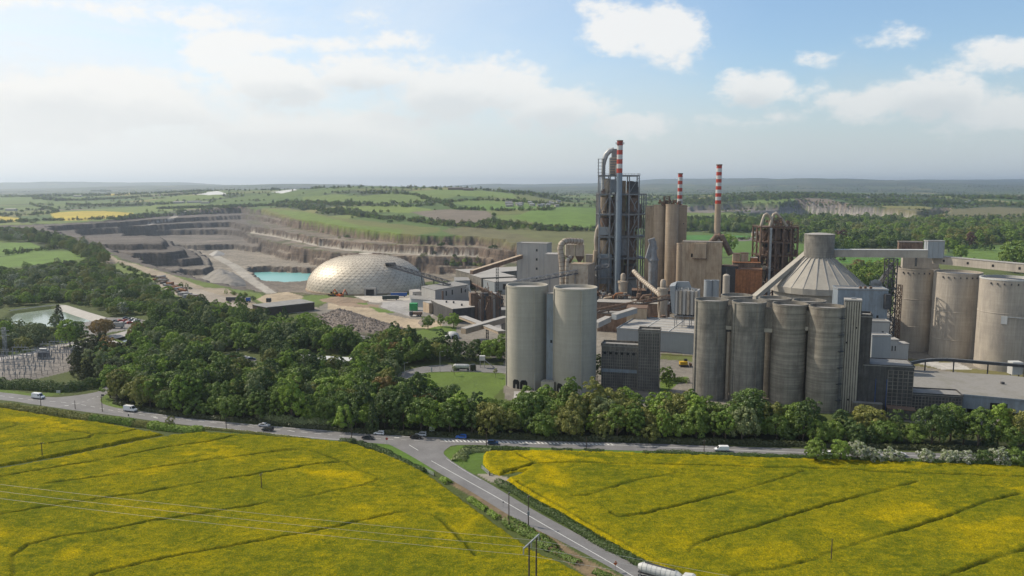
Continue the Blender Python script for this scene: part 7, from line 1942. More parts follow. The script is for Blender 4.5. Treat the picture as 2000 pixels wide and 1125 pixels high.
# storage yard along the haul road
r = random.Random(9); yl = [(300 + k * 3.2, 541 + k * 1.62) for k in range(26)]
ymats = [('steel_rust', 'rusty'), ('cladding_brown', 'brown'), ('steel_grey', 'blue grey'), ('orange_rust', 'orange red'), ('cladding_white', 'white'), ('concrete_panel', 'concrete grey')]
cnt = {}
for k, (x, y) in enumerate(yl):
    for j in range(2):
        px_, py_ = x + r.uniform(-7, 9) + j * 7, y + r.uniform(-1, 5) + j * 2.5
        mt, wd = r.choice(ymats); L = r.uniform(4, 11); h = r.uniform(1.4, 3.0); a = r.choice((-24, -24, 66)) + r.uniform(-5, 5)
        q = G(px_, py_, 0); key = wd; cnt[key] = cnt.get(key, 0) + 1
        t = thing('storage_container', f'{wd} container or plant item in the haul road yard, {ordinal(cnt[key] - 1).replace(" ", "-")} such from far end', 'container', tuple(q), 'items stored in the haul road yard')
        f = xf(tuple(q), R(a)); MB().box(f(0, 0, h / 2), (L, 2.4, h), R(a)).build('body', mt, t)
        m = MB(); n = int(L / .9)
        for i in range(n + 1):
            for s in (-1, 1): m.box(f(-L / 2 + L * i / n, s * 1.22, h / 2), (.14, .1, h), R(a))
        m.build('ribs', mt, t)
# ------------------------------------------------------------------ masts, poles and wires
def pole(label, bx, by, ty, name='utility_pole', arm=1.6, head=0, r=.14, base_ivy=False, Y=None, extra=None):
    b = G(bx, by, 0); top = D(bx, ty, b.y); h = top.z; t = thing(name, label, 'pole', tuple(b))
    MB().cyl((b.x, b.y, -.3), (b.x, b.y, h), r * 1.15, r * .8, 8).build('pole', 'timber', t)
    if arm:
        a = R(head); d = Vector((math.cos(a), math.sin(a), 0)) * arm / 2; c = Vector((b.x, b.y, h - .35)); MB().beam(c - d, c + d, .14).build('crossarm', 'timber', t)
        for s in (-1, 0, 1): MB().cyl(c + d * s * .9 + Vector((0, 0, .07)), c + d * s * .9 + Vector((0, 0, .38)), .07, n=6).build('insulator', 'galvanised', t)
    if extra == 'box': MB().box((b.x, b.y - .25, h * .42), (.6, .5, 1.3)).build('transformer', 'steel_grey', t)
    return t, h
pole('ivy footed pole beside the leftmost white van', 81, 806, 771, arm=0); pole('short pole at the mouth of the left junction', 147, 799, 782, arm=0, name='marker_post')
pole('leaning pole with brackets right of the left junction', 200, 804, 774, arm=1.2); pole('slim pole on the hedge left of the silver saloon', 442, 837, 808, arm=0)
pole('pole by the dark bush left of the red sign', 687, 857, 829, arm=0); pole('pole on the right verge beside the navy car', 950, 871, 842, arm=0)
pole('pole on the verge midway along the right field top', 1145, 880, 853, arm=0); pole('pole just left of the low white van', 1375, 884, 860, arm=.9)
pole('lone pole standing in the middle of the main rape field', 511, 959, 925, head=80); pole('pole in the small upper left rape field', 83, 895, 864, head=15)
pole('black pole on the left bank of the lane', 994, 1031, 962, arm=.9, head=60); pole('grey pole with box on the right edge of the lane', 1032, 1026, 968, arm=1.2, head=60, extra='box')
pole('lone pole in the lower right rape field', 1623, 1099, 1053, arm=0)
# H-frame pole
zA = 13.8; A = G(1022, 1072, zA); B = G(1053, 1043.5, zA)
t = thing('h_frame_pole', 'twin legged power pole with sloping crossarm at the bottom edge', 'pole', tuple(((A + B) / 2).xy.to_3d()))
MB().beam(A, B, .28).build('crossarm', 'galvanised', t)
for f_ in (.36, .82): q = A.lerp(B, f_); MB().cyl((q.x, q.y, -.3), (q.x, q.y, zA), .21, .18, 8).build('pole', 'timber', t)
ends = []
for f_ in (0.02, .5, .98): q = A.lerp(B, f_); MB().cyl((q.x, q.y, zA - 1.5), (q.x, q.y, zA - .1), .12, n=6).build('insulator', 'galvanised', t); ends.append(Vector((q.x, q.y, zA - 1.5)))
simple_mat('wire', (.50, .50, .48), .5, var=.02)
left = [G(-320, 931, 12.5), G(-320, 918, 12.5), G(-320, 905, 12.5)]
for e, l, nm in zip(ends, left, ('lowest', 'middle', 'topmost')):
    P = []
    for k in range(25):
        s = k / 24; q = e.lerp(l, s); q.z -= 2.2 * 4 * s * (1 - s) * .5; P.append(q)
    MB().tube(P, .026, 5).build('power_line', 'wire', label=f'{nm} of the three overhead wires over the main rape field', cat='cable', group='overhead wires')
for e, sx in zip(ends, (0, 3, 6)):
    MB().tube([e, e.lerp(Vector((105 + sx, 138, 12.0)), .5) - Vector((0, 0, .8)), Vector((105 + sx, 138, 12))], .03, 4).build('power_line', 'wire', label='thin overhead wire running right from the twin legged pole', cat='cable', group='overhead wires right of the twin legged pole')
def lamp(label, bx, by, ty):
    b = G(bx, by, 0); h = D(bx, ty, b.y).z; t = thing('street_lamp', label, 'street lamp', tuple(b), 'lamp posts'); MB().cyl((b.x, b.y, 0), (b.x, b.y, h), .13, .07, 8).build('pole', 'galvanised', t); MB().beam((b.x, b.y, h), (b.x + 1.2, b.y, h + .15), .09).build('arm', 'galvanised', t); MB().box((b.x + 1.4, b.y, h + .12), (.7, .3, .15)).build('lamp_head', 'galvanised', t)
lamp('lamp post at the left tip of the lawn', 790.5, 747, 709); lamp('tall lamp post at the back of the lawn', 859.5, 727, 687); lamp('lamp post in front of the first pale silo', 1044, 772, 731); lamp('lamp post above the car park road by the pond', 244, 648, 622); lamp('lamp post behind the substation', 107, 672, 655); lamp('lamp post at the corner of the small wood car park', 463, 697, 682)
lamp('lamp post on bare ground before the timber shed', 711, 654, 620)
# ------------------------------------------------------------------ signs
def board(name, label, px, py, w, h, zb, mat, head=0, posts=2, shape=None):
    b = G(px, py, 0); t = thing(name, label, 'sign', tuple(b)); f = Fr(b.x, b.y, head)
    if shape == 'oct': P = [f.p(.42 * w * math.cos(R(22.5 + 45 * k)) * 1.2, 0, zb + h / 2 + .42 * w * math.sin(R(22.5 + 45 * k)) * 1.2) for k in range(8)]; Q = [(a, b_ + .05, c) for a, b_, c in P]; MB().add(P + Q, [tuple(range(7, -1, -1)), tuple(range(8, 16))] + [(i, (i + 1) % 8, (i + 1) % 8 + 8, i + 8) for i in range(8)]).build('panel', mat, t)
    elif shape == 'dia': P = [f.p(w / 2 * c, 0, zb + h / 2 + h / 2 * s) for c, s in ((1, 0), (0, 1), (-1, 0), (0, -1))]; Q = [(a, b_ + .05, c) for a, b_, c in P]; MB().add(P + Q, [(0, 1, 2, 3), (7, 6, 5, 4)] + [(i, (i + 1) % 4, (i + 1) % 4 + 4, i + 4) for i in range(4)]).build('panel', mat, t)
    else: fbox(MB(), f, -w / 2, w / 2, 0, .08, zb, zb + h).build('panel', mat, t)
    for k in range(posts):
        a = 0 if posts == 1 else (-w * .35 + k * w * .7); MB().cyl(f.p(a, .1, 0), f.p(a, .1, zb + h * .9), .06, n=6).build('post', 'galvanised', t)
    return t, f
t, f = board('road_sign', 'tall white direction sign behind the black car', 844, 849.5, 1.9, 2.2, 1.1, 'paint_white'); m = MB()
for z in (1.5, 2.0, 2.5, 2.9): fbox(m, f, -.7, .6, -.03, -.005, z, z + .12)
m.build('lettering', 'steel_dark', t)
t, f = board('road_sign', 'white notice board before the substation hedge, upper one', 130.5, 764, 2.0, 1.6, 1.0, 'paint_white'); m = MB()
for z in (1.3, 1.7, 2.1): fbox(m, f, -.8, .7, -.03, -.005, z, z + .1)
m.build('lettering', 'steel_grey', t)
board('road_sign', 'smaller white notice board before the substation hedge, lower one', 114, 769, 1.9, 1.2, .4, 'paint_white')
board('stop_sign', 'red octagonal stop sign at the lane corner', 755.5, 869, .95, .95, 1.9, 'paint_red', posts=1, shape='oct')
t, f = board('warning_sign', 'orange diamond warning sign near the road tanker', 1202, 1117, 1.3, 1.3, 1.6, 'paint_orange', head=30, posts=1, shape='dia')
board('warning_sign', 'small dark sign on the left lane edge above the twin pole', 983, 990, .6, .6, 1.2, 'steel_dark', head=30, posts=1, shape='dia')
board('road_sign', 'small dark twin sign panel beside the left junction verge', 201, 783, 1.4, .8, 2.2, 'steel_dark', posts=1); board('road_sign', 'pale narrow sign on the service road left of lamp', 843, 727, .7, 2.2, .3, 'paint_white', posts=1)
board('marker_sign', 'tiny black marker on the main road edge left of the tree', 251, 814, .5, .8, .3, 'steel_dark', posts=1)
# field gates
def gate(label, p0, p1, h=1.3):
    a = G(*p0, 0); b = G(*p1, 0); t = thing('field_gate', label, 'gate', tuple(a), 'field gates'); m = MB()
    for k in range(6): z = .2 + k * (h - .2) / 5; m.beam((a.x, a.y, z), (b.x, b.y, z), .07)
    m.beam((a.x, a.y, .2), (b.x, b.y, h), .07); m.build('bars', 'galvanised', t)
    for q in (a, b): MB().cyl((q.x, q.y, 0), (q.x, q.y, h + .2), .12, n=8).build('post', 'timber', t)
gate('pale metal gate left of the lane below the junction hedge', (830, 921), (848, 930)); gate('weathered gate at the right field entrance', (940, 915), (956, 929))
# booth on stilts
b = G(942, 718, 0); t = thing('sampling_booth', 'small white booth on stilts with stairs behind the tanker', 'booth', tuple(b)); MB().box((b.x, b.y, 5.2), (3.0, 2.2, 2.4)).build('cabin', 'paint_white', t); m = MB(); rails(m, [(b.x - 1.4, b.y - 1, 6.4), (b.x + 1.4, b.y - 1, 6.4)], 1); m.build('railing', 'steel_dark', t)
for dx in (-1.1, 1.1): MB().beam((b.x + dx, b.y, 0), (b.x + dx, b.y, 4), .3).build('leg', 'galvanised', t)
m = MB()
for s in (-.5, .5): m.beam((b.x + 1.5, b.y + s, 4), (b.x + 6.5, b.y + s, 0), .18)
for k in range(12): m.box((b.x + 1.7 + k * .4, b.y, 3.8 - k * .33), (.3, 1, .06))
m.build('stairs', 'galvanised', t)
# igloo-like white tank behind trees, railway
b = G(883, 660, 0); t = thing('dome_tent', 'small white hemispherical shelter by the railway', 'shelter', tuple(b)); MB().lathe([(4.8, 0), (4.6, 1.3), (3.8, 2.8), (2.4, 3.8), (.01, 4.3)], (b.x, b.y, 0), 24).build('shell', 'paint_white', t, smooth=50)
MB().box((b.x + 1, b.y - 4.6, 1.1), (1.6, .6, 2.2)).build('door', 'opening_dark', t)
def rail_line(pts, z=.06):
    L = gl(pts, 6); m = MB()
    for off in (-.75, .75):
        for i in range(len(L) - 1):
            a = Vector(L[i]); c = Vector(L[i + 1]); d = (c - a).normalized(); n_ = Vector((-d.y, d.x)) * off; m.beam((*(a + n_), .3), (*(c + n_), .3), .12, .16)
    return m
for k, pts in enumerate(([(620, 650), (700, 654), (800, 664), (900, 678), (985, 692)], [(620, 655), (700, 659), (800, 670), (900, 684), (985, 700)], [(1285, 693), (1360, 697)], [(1285, 688), (1360, 691)])):
    m = rail_line(pts); m.build('railway_track', 'steel_rust', kind='structure')
# ------------------------------------------------------------------ ponds, lake, liners
def water_mat(name, col, rough):
    m, nt, b = new_mat(name); b.inputs['Base Color'].default_value = (*col, 1); b.inputs['Roughness'].default_value = rough; b.inputs['Specular IOR Level'].default_value = .5
    N = NB(nt); N.bump(N.noise(N.pos(), .8, 3), b, .05, .1)
water_mat('water_turquoise', (.15, .38, .35), .3); water_mat('water_pond', (.24, .29, .24), .12); water_mat('water_dark', (.03, .045, .04), .04)
L6 = gp([(470, 524), (532, 522), (590, 522), (630, 526), (660, 548), (640, 566), (560, 568), (500, 562), (480, 545)], -56.3)
sheet('water', L6, -56.3, 'water_turquoise', world=True).build('lake', 'water_turquoise', kind='structure')
PP = gp([(15, 606), (100, 596), (128, 596), (212, 622), (140, 638), (60, 644), (-50, 655)], 0)
sheet('water', PP, -2.2, 'water_pond', world=True).build('water', 'water_pond', kind='structure')
sheet('water', gp([(222, 659), (268, 650), (302, 655), (285, 666), (245, 670)], 0), -1.3, 'water_dark', world=True).build('water', 'water_dark', kind='structure')
RIM = gp([(20, 607), (60, 601.5), (100, 597), (112, 596.3), (125, 597), (165, 610), (205, 622)], 0)
m = MB()
for i in range(len(RIM) - 1):
    a, b = Vector(RIM[i]), Vector(RIM[i + 1]); d = (b - a).normalized(); n_ = Vector((-d.y, d.x)); 
    if n_.y < 0: n_ = -n_
    w_in = 7.0 if i >= 3 else 3.0
    m.add([(*(a - n_ * w_in), -2.6), (*(b - n_ * w_in), -2.6), (*(b + n_ * .8), .5), (*(a + n_ * .8), .5), (*(b + n_ * 3), -.1), (*(a + n_ * 3), -.1)], [(0, 1, 2, 3), (3, 2, 4, 5)])
m.build('pond_liner', 'roof_pale', kind='structure')
# ------------------------------------------------------------------ heaps
def heap(name, label, outline, h, mat, seed, z=0.0, rocks=0, step=1.2, kind=None, cat='heap', rough=1.0):
    P = gp(outline, z); A = np.array(P); xs = np.arange(A[:, 0].min() - 2, A[:, 0].max() + 2, step); ys = np.arange(A[:, 1].min() - 2, A[:, 1].max() + 2, step)
    X, Y = np.meshgrid(xs, ys); x = X.ravel(); y = Y.ravel(); sd_ = poly_sd(x, y, P); mx = sd_.max()
    zz = h * np.clip(sd_ / mx, 0, 1) ** .8 * (.65 + .7 * fbm(x / 14, y / 14, 3, seed)) + (fbm(x / 2.2, y / 2.2, 3, seed + 3) - .5) * 1.6 * rough * (sd_ > 0) - .3 * (sd_ < 0.5)
    I = np.arange(len(x)).reshape(X.shape); q = np.stack([I[:-1, :-1].ravel(), I[:-1, 1:].ravel(), I[1:, 1:].ravel(), I[1:, :-1].ravel()], 1); keep = sd_ > -step; q = q[keep[q].all(1)]
    idx = -np.ones(len(x), int); idx[keep] = np.arange(keep.sum()); me = mesh_from_np(name, np.stack([x, y, zz + z], 1)[keep], idx[q], MATS[mat])
    o = link_obj(name, me, label=label, cat=cat, kind=kind)
    if rocks:
        r = np.random.default_rng(seed); m = MB(); k = 0
        while k < rocks:
            i = r.integers(0, len(x))
            if sd_[i] < .5: continue
            s = r.uniform(.25, .75) * (1 + (r.random() < .04)); c = (x[i] + r.uniform(-1, 1), y[i] + r.uniform(-1, 1), zz[i] + z + s * .25)
            V = [(c[0] + s * r.uniform(.5, 1) * a, c[1] + s * r.uniform(.5, 1) * b, c[2] + s * r.uniform(.4, .9) * d) for a, b, d in ((1, 0, 0), (0, 1, 0), (-1, 0, 0), (0, -1, 0), (0, 0, 1), (0, 0, -1))]
            m.add(V, [(0, 1, 4), (1, 2, 4), (2, 3, 4), (3, 0, 4), (1, 0, 5), (2, 1, 5), (3, 2, 5), (0, 3, 5)]); k += 1
        b_ = m.build('boulders', 'rock', parent=o); b_['kind'] = 'stuff'
    return o
simple_mat('rubble', (.21, .175, .15), .95, var=.35, scale=.7, stain=(.35, (.36, .29, .23), .6)); simple_mat('soil', (.30, .22, .15), .95, var=.2, scale=.4); simple_mat('quarry_dust', (.30, .275, .24), .95, var=.15, scale=.2)
heap('rubble_heap', 'long heap of broken grey and brown rubble below the dome', [(612,622),(640,612),(662,606),(690,612),(740,628),(800,645),(790,650),(720,650),(650,645),(615,634)], 6.0, 'rubble', 5, rocks=2600)
heap('soil_bank', 'low brown soil bank carrying the excavators before the dome', [(622,586),(650,580),(690,582),(722,588),(715,592),(660,592),(630,590)], 2.4, 'soil', 8, rough=.6)
heap('gravel_heap', 'grey conical stockpile left of the turquoise lake', [(385,548),(420,543),(455,541),(478,548),(482,560),(450,563),(410,561)], 17.0, 'quarry_dust', 12, z=-47, step=2.5, rough=1.5)
heap('gravel_heap', 'small pale stockpiles on the distant quarry floor', [(408,497),(425,494),(440,496),(436,499),(415,500)], 7.0, 'roof_pale', 14, z=-46, step=2.5)
heap('gravel_heap', 'grey gravel pile in the yard right of the trailers', [(808,612),(845,612),(842,618),(812,618)], 1.8, 'quarry_dust', 15)
heap('gravel_heap', 'dark soil pile beside the dump lorry', [(815,630),(832,626),(838,634),(822,638)], 2.5, 'rubble', 16)
# steam
m = MB(); c = D(1711, 556, 455)
m.lathe([(.01, -3.2), (2.6, -2.2), (3.6, 0), (2.8, 2.2), (.01, 3.4)], c, 16); mt = bpy.data.materials.new('steam'); mt.use_nodes = True; nt = mt.node_tree; nt.nodes.clear()
v = nt.nodes.new('ShaderNodeVolumePrincipled'); o_ = nt.nodes.new('ShaderNodeOutputMaterial'); v.inputs['Color'].default_value = (1, 1, 1, 1); v.inputs['Density'].default_value = .5; nt.links.new(v.outputs[0], o_.inputs['Volume'])
nz = nt.nodes.new('ShaderNodeTexNoise'); nz.inputs['Scale'].default_value = .6; ge = nt.nodes.new('ShaderNodeNewGeometry'); mr = nt.nodes.new('ShaderNodeMapRange'); mr.inputs[1].default_value = .42; mr.inputs[2].default_value = .6; mr.inputs[4].default_value = .9
nt.links.new(ge.outputs['Position'], nz.inputs['Vector']); nt.links.new(nz.outputs['Fac'], mr.inputs[0]); nt.links.new(mr.outputs[0], v.inputs['Density'])
m.build('steam', mt, label='small white puff of steam behind the blue block', cat='steam', kind='stuff')
# ------------------------------------------------------------------ substation
sub = [('far left', 20, 712), ('second', 62, 716), ('third', 95, 712), ('fourth', 128, 708), ('right', 160, 700)]
r = random.Random(31)
SP = gp([(-30, 694), (60, 690), (115, 678), (196, 694), (180, 704), (135, 722), (60, 740), (-30, 742)], 0)
def in_sub(x, y): return inpoly(np.array([x]), np.array([y]), SP)[0]
k = 0; gl_ = 0
words = ['westmost', 'second', 'third', 'fourth', 'fifth', 'sixth', 'seventh', 'eighth', 'ninth', 'tenth', 'eleventh', 'twelfth', 'thirteenth', 'fourteenth', 'fifteenth', 'sixteenth']
xs_ = [p[0] for p in SP]; ys_ = [p[1] for p in SP]; spots = []
yy = min(ys_) + 6
while yy < max(ys_) - 4:
    xx = min(xs_) + 6
    while xx < max(xs_):
        if in_sub(xx, yy) and in_sub(xx + 8, yy): spots.append((xx, yy))
        xx += 11
    yy += 8.5
spots.sort()
def _ins(fn, nm):
    m = MB(); fn(m); me = bpy.data.meshes.new(nm); me.from_pydata(m.v, [], m.f); me.materials.append(MATS['steel_grey']); return me
INS1 = _ins(lambda m: m.cyl((0, 0, 0), (0, 0, 1.5), .22, .1, 6), 'insulator')
INS2 = _ins(lambda m: (m.cyl((0, 0, 0), (0, 0, 2.2), .12, n=6), m.cyl((0, 0, 2.0), (0, 0, 3.4), .26, .16, 8)), 'insulator_post')
for i, (x, y) in enumerate(spots[:60]):
    row = 'steel portal gantry with insulators in the substation, ' + ordinal(i).replace(' ', '-') + ' counting from left'
    t = thing('gantry', row, 'gantry', (x, y, 0), 'substation gantries'); h = r.uniform(3.4, 5.6); m = MB()
    for dx in (0, 8): m.beam((x + dx, y, 0), (x + dx, y, h), .2)
    m.beam((x - .6, y, h), (x + 8.6, y, h), .3); m.build('frame', 'steel_grey', t)
    for q in range(4): o = link_obj('insulator', INS1, parent=t); o.location = (1 + q * 2, .2, h + .15)
    for q in range(3): o = link_obj('insulator_post', INS2, parent=t); o.location = (1.5 + q * 2.4, -3, 0)
for (px_, py_, lab) in ((86, 700, 'large grey transformer at the back of the substation'), (165, 697, 'pale transformer with round tanks at the right of the substation'), (190, 699, 'rightmost transformer by the dark conifers'), (150, 694, 'small transformer behind the pale one')):
    q = G(px_, py_, 0); t = thing('transformer', lab, 'transformer', tuple(q), 'substation transformers'); MB().box((q.x, q.y, 2.2), (5, 3.4, 4.4)).build('tank', 'steel_grey', t); m = MB()
    for s in range(8): m.box((q.x - 2.2 + s * .63, q.y - 1.95, 2), (.12, .5, 3.2))
    m.build('cooling_fins', 'steel_grey', t); MB().cyl((q.x - 2, q.y, 5.2), (q.x + 2, q.y, 5.2), .7, n=12).build('conservator', 'galvanised', t)
t = thing('substation_fence', 'dark mesh fence round the substation yard', 'fence', (*SP[0], 0)); m = MB(); m2 = MB()
for i in range(len(SP)):
    a, b = Vector(SP[i]), Vector(SP[(i + 1) % len(SP)]); L = (b - a).length; n = max(1, int(L / 3))
    for k in range(n): q = a.lerp(b, k / n); m.beam((q.x, q.y, 0), (q.x, q.y, 2.4), .12)
    for z in (.3, 1.2, 2.3): m2.beam((*a, z), (*b, z), .06)
m.build('posts', 'steel_dark', t); m2.build('rails', 'steel_dark', t)
t = thing('pylon', 'small lattice pylon at the left edge behind the substation', 'pylon', tuple(G(11, 690, 0))); q = G(11, 690, 0); m = MB(); truss(m, (q.x, q.y, 0), (q.x, q.y, 15), 1.4, 1.4, 9, .14)
for z in (10, 13): m.beam((q.x - 5, q.y, z), (q.x + 3, q.y, z + .4), .25)
m.build('lattice', 'galvanised', t)
# ------------------------------------------------------------------ far buildings
def house(label, px, py, w, d, h, wall, roof, ang=0, name='farm_building', rise=None, group=None):
    q, ok = hit([(px, py)]); x, y, z = q[0]; return building(name, label, 'building', Fr(x, y, ang), w, d, h, wall, roof, parapet=0, z0=z, roofrise=d * .3 if rise is None else rise, group=group)
for a in ((338, 398, 40, 18, 8, 'white industrial sheds among far hedges left of centre', 'cladding_white', 'roof_pale'), (365, 397, 50, 20, 7, 'long pale industrial roof right of the white far sheds', 'cladding_white', 'roof_grey'), (392, 398, 30, 14, 6, 'smallest far shed at the right end of its row', 'concrete_pale', 'roof_grey'),
          (10, 412, 34, 12, 6, 'pale farm building at the far left edge', 'cladding_white', 'roof_pale'), (143, 385, 40, 12, 7, 'distant pale roof left of the dark copse', 'cladding_white', 'roof_pale'),
          (875, 371, 60, 20, 9, 'grey building on the ridge skyline right of centre', 'cladding_brown', 'roof_grey'), (905, 372, 40, 18, 8, 'second ridge building just right of the grey one', 'cladding_brown', 'roof_grey')):
    house(a[5], a[0], a[1], a[2], a[3], a[4], a[6], a[7], rise=2)
vr = random.Random(77); vi = 0
for k in range(26):
    px_ = 985 + vr.random() * 105; py_ = 396 + vr.random() * 9 - (px_ - 985) * .01
    house(f'tiny distant house in the village left of the preheater tower, number {k + 1}' if False else 'tiny pale distant house in the village left of the preheater tower', px_, py_, vr.uniform(9, 14), 8, 5, 'concrete_pale', vr.choice(['roof_grey', 'steel_grey']), vr.uniform(-30, 30), 'village_house', group='village houses')
for px_, py_ in ((1885, 398), (1892, 396), (1899, 399), (1906, 397), (1762, 392), (1695, 388)): house('tiny white distant house among trees on the right', px_, py_, 14, 9, 6, 'concrete_pale', 'steel_grey', vr.uniform(-30, 30), 'village_house', group='distant houses on the right')
house('grey stone barn beside the rusty tower field', 1470, 462, 16, 9, 7, 'concrete_tan', 'roof_grey'); house('white roof showing between parkland trees above the straight gallery', 1650, 462, 20, 12, 8, 'cladding_white', 'roof_pale'); house('low white roof among parkland trees right of the copper tree', 1735, 466, 12, 8, 4, 'paint_white', 'roof_pale')
# ------------------------------------------------------------------ hedges and notable trees
def hedge(label, pts, w, h, mat, dens=26, ls=.2, name='hedge', gaps=0.0, seed=1):
    L = gl(pts, 5); r = np.random.default_rng(seed); seg = [math.dist(L[i], L[i + 1]) for i in range(len(L) - 1)]; tot = sum(seg); cum = np.concatenate([[0], np.cumsum(seg)]); A = np.array(L)
    n = int(tot * dens * (w + h)); t = r.random(n) * tot; x = np.interp(t, cum, A[:, 0]); y = np.interp(t, cum, A[:, 1])
    dx = np.interp(np.minimum(t + .5, tot), cum, A[:, 0]) - np.interp(np.maximum(t - .5, 0), cum, A[:, 0]); dy = np.interp(np.minimum(t + .5, tot), cum, A[:, 1]) - np.interp(np.maximum(t - .5, 0), cum, A[:, 1])
    ln = np.hypot(dx, dy) + 1e-6; nx, ny = -dy / ln, dx / ln
    hv = h * (.62 + .7 * fbm(t / 3.2, t * 0 + seed, 3, seed)); wv = w * (.7 + .6 * fbm(t / 4.0, t * 0 + 9 + seed, 3, seed + 2))
    if gaps: hv = hv * (fbm(t / 6.0, t * 0 + 3, 2, seed + 4) > gaps)
    a = r.uniform(-.25, math.pi + .25, n); k = r.uniform(.72, 1.05, n); cx = np.cos(a) * k; cz = np.abs(np.sin(a)) ** .7 * k
    P = np.stack([x + nx * cx * wv / 2, y + ny * cx * wv / 2, cz * hv], 1); nr = np.stack([nx * cx, ny * cx, cz], 1) + r.normal(size=(n, 3)) * .45; nr /= np.linalg.norm(nr, axis=1)[:, None]
    m = hv > .05; P = P[m]; nr = nr[m]; n = len(P)
    u = np.cross(nr, r.normal(size=(n, 3))); u /= np.linalg.norm(u, axis=1)[:, None] + 1e-9; v = np.cross(nr, u); s = ls * r.uniform(.6, 1.4, n)[:, None]
    V = np.stack([P + u * s, P + v * s * .8, P - u * s, P - v * s * .8], 1).reshape(-1, 3); F = np.arange(n * 4).reshape(-1, 4)
    o0 = (L[0][0], L[0][1], 0); me = mesh_from_np(name, V - np.array(o0), F, MATS[mat])
    return link_obj(name, me, label=label, cat='hedge', loc=o0)
hedge('thick dark hedge along the upper left field, left end of the frame', [(-150, 782), (0, 797), (60, 805), (110, 812), (178, 823)], 3.2, 2.7, 'leaf_olive', 30, .22, seed=1)
hedge('bright green stretch of hedge left of the small roadside tree', [(178, 823), (232, 827), (262, 832)], 3.0, 2.7, 'leaf_bright', 30, .22, seed=2)
hedge('olive stretch of hedge under the second white van', [(262, 832), (292, 835)], 3.0, 2.4, 'leaf_olive', 30, .22, seed=3)
hedge('bright green hedge end right of the small roadside tree', [(292, 835), (330, 841), (398, 846)], 3.4, 2.9, 'leaf_bright', 30, .22, seed=4)
hedge('low clipped dark hedge between main road and rape field', [(400, 838), (450, 843), (500, 848), (560, 855), (605, 860)], 1.6, 1.1, 'leaf_olive', 34, .16, seed=5)
hedge('long curved dark hedge from the dark bush to the lane corner', [(665, 863), (700, 869), (720, 874), (750, 884), (770, 896), (800, 910), (828, 925)], 2.6, 1.7, 'leaf_dark', 30, .2, seed=6)
hedge('low dark hedge along the top of the right rape field, left part', [(905, 880), (960, 879), (1000, 881), (1060, 882), (1130, 884), (1180, 886)], 2.8, 1.6, 'leaf_dark', 28, .18, gaps=.30, seed=7)
hedge('low dark hedge along the top of the right rape field, right part', [(1255, 889), (1330, 890), (1460, 894), (1560, 897), (1640, 900), (1900, 910), (2100, 918)], 2.8, 1.9, 'leaf_dark', 28, .18, seed=8)
hedge('rough grey green thicket in the corner right of the lane mouth', [(896, 902), (905, 886), (930, 880), (960, 880)], 5.0, 1.5, 'leaf_grey', 22, .2, seed=9)
hedge('long low hedge on the right bank of the lane', [(972, 941), (1000, 958), (1045, 985), (1095, 1013), (1142, 1042), (1195, 1073), (1250, 1102), (1310, 1135)], 3.6, 1.5, 'leaf_dark', 34, .16, seed=10)
hedge('broken green scrub on the left bank of the lane, upper part', [(862, 936), (880, 948), (900, 966), (930, 985), (975, 1015)], 2.4, 1.3, 'leaf_bright', 26, .18, gaps=.42, seed=11)
hedge('dense green scrub on the left bank of the lane beside the poles', [(990, 1020), (1020, 1036), (1060, 1060), (1080, 1075)], 4.6, 1.8, 'leaf_mid', 26, .2, seed=12)
hedge('patchy scrub on the left bank of the lane near the tanker', [(1080, 1078), (1110, 1092), (1150, 1112), (1200, 1135)], 2.6, 1.2, 'leaf_mid', 26, .18, gaps=.35, seed=13)
hedge('tall dark hedge in front of the substation', [(-150, 752), (0, 757), (60, 760), (110, 764), (150, 762), (200, 753)], 5.0, 4.6, 'leaf_dark', 20, .26, seed=14)
hedge('pale green hedge row under the wood beside the verge', [(505, 822), (550, 829), (600, 834), (672, 838)], 3.4, 3.8, 'leaf_grey', 26, .24, seed=15)
hedge('undergrowth coloured dark for shade along the roadside belt, left half', [(225, 787), (300, 804), (375, 815), (500, 826), (640, 839), (740, 847), (980, 855)], 3.0, 1.8, 'leaf_conifer', 18, .26, seed=16, name='undergrowth')  # darkest leaf colour paints in the shade at the foot of the belt
hedge('undergrowth coloured dark for shade along the roadside belt, right half', [(980, 855), (1200, 862), (1460, 868), (1800, 878), (2100, 886)], 3.6, 2.0, 'leaf_conifer', 18, .26, seed=17, name='undergrowth')  # same painted shade, carried on by the dark leaf colour
hedge('green creeper strip on the low wall by the conveyor foot', [(1290, 742), (1320, 744), (1345, 748)], 3.0, 2.4, 'leaf_mid', 20, .22, seed=18)
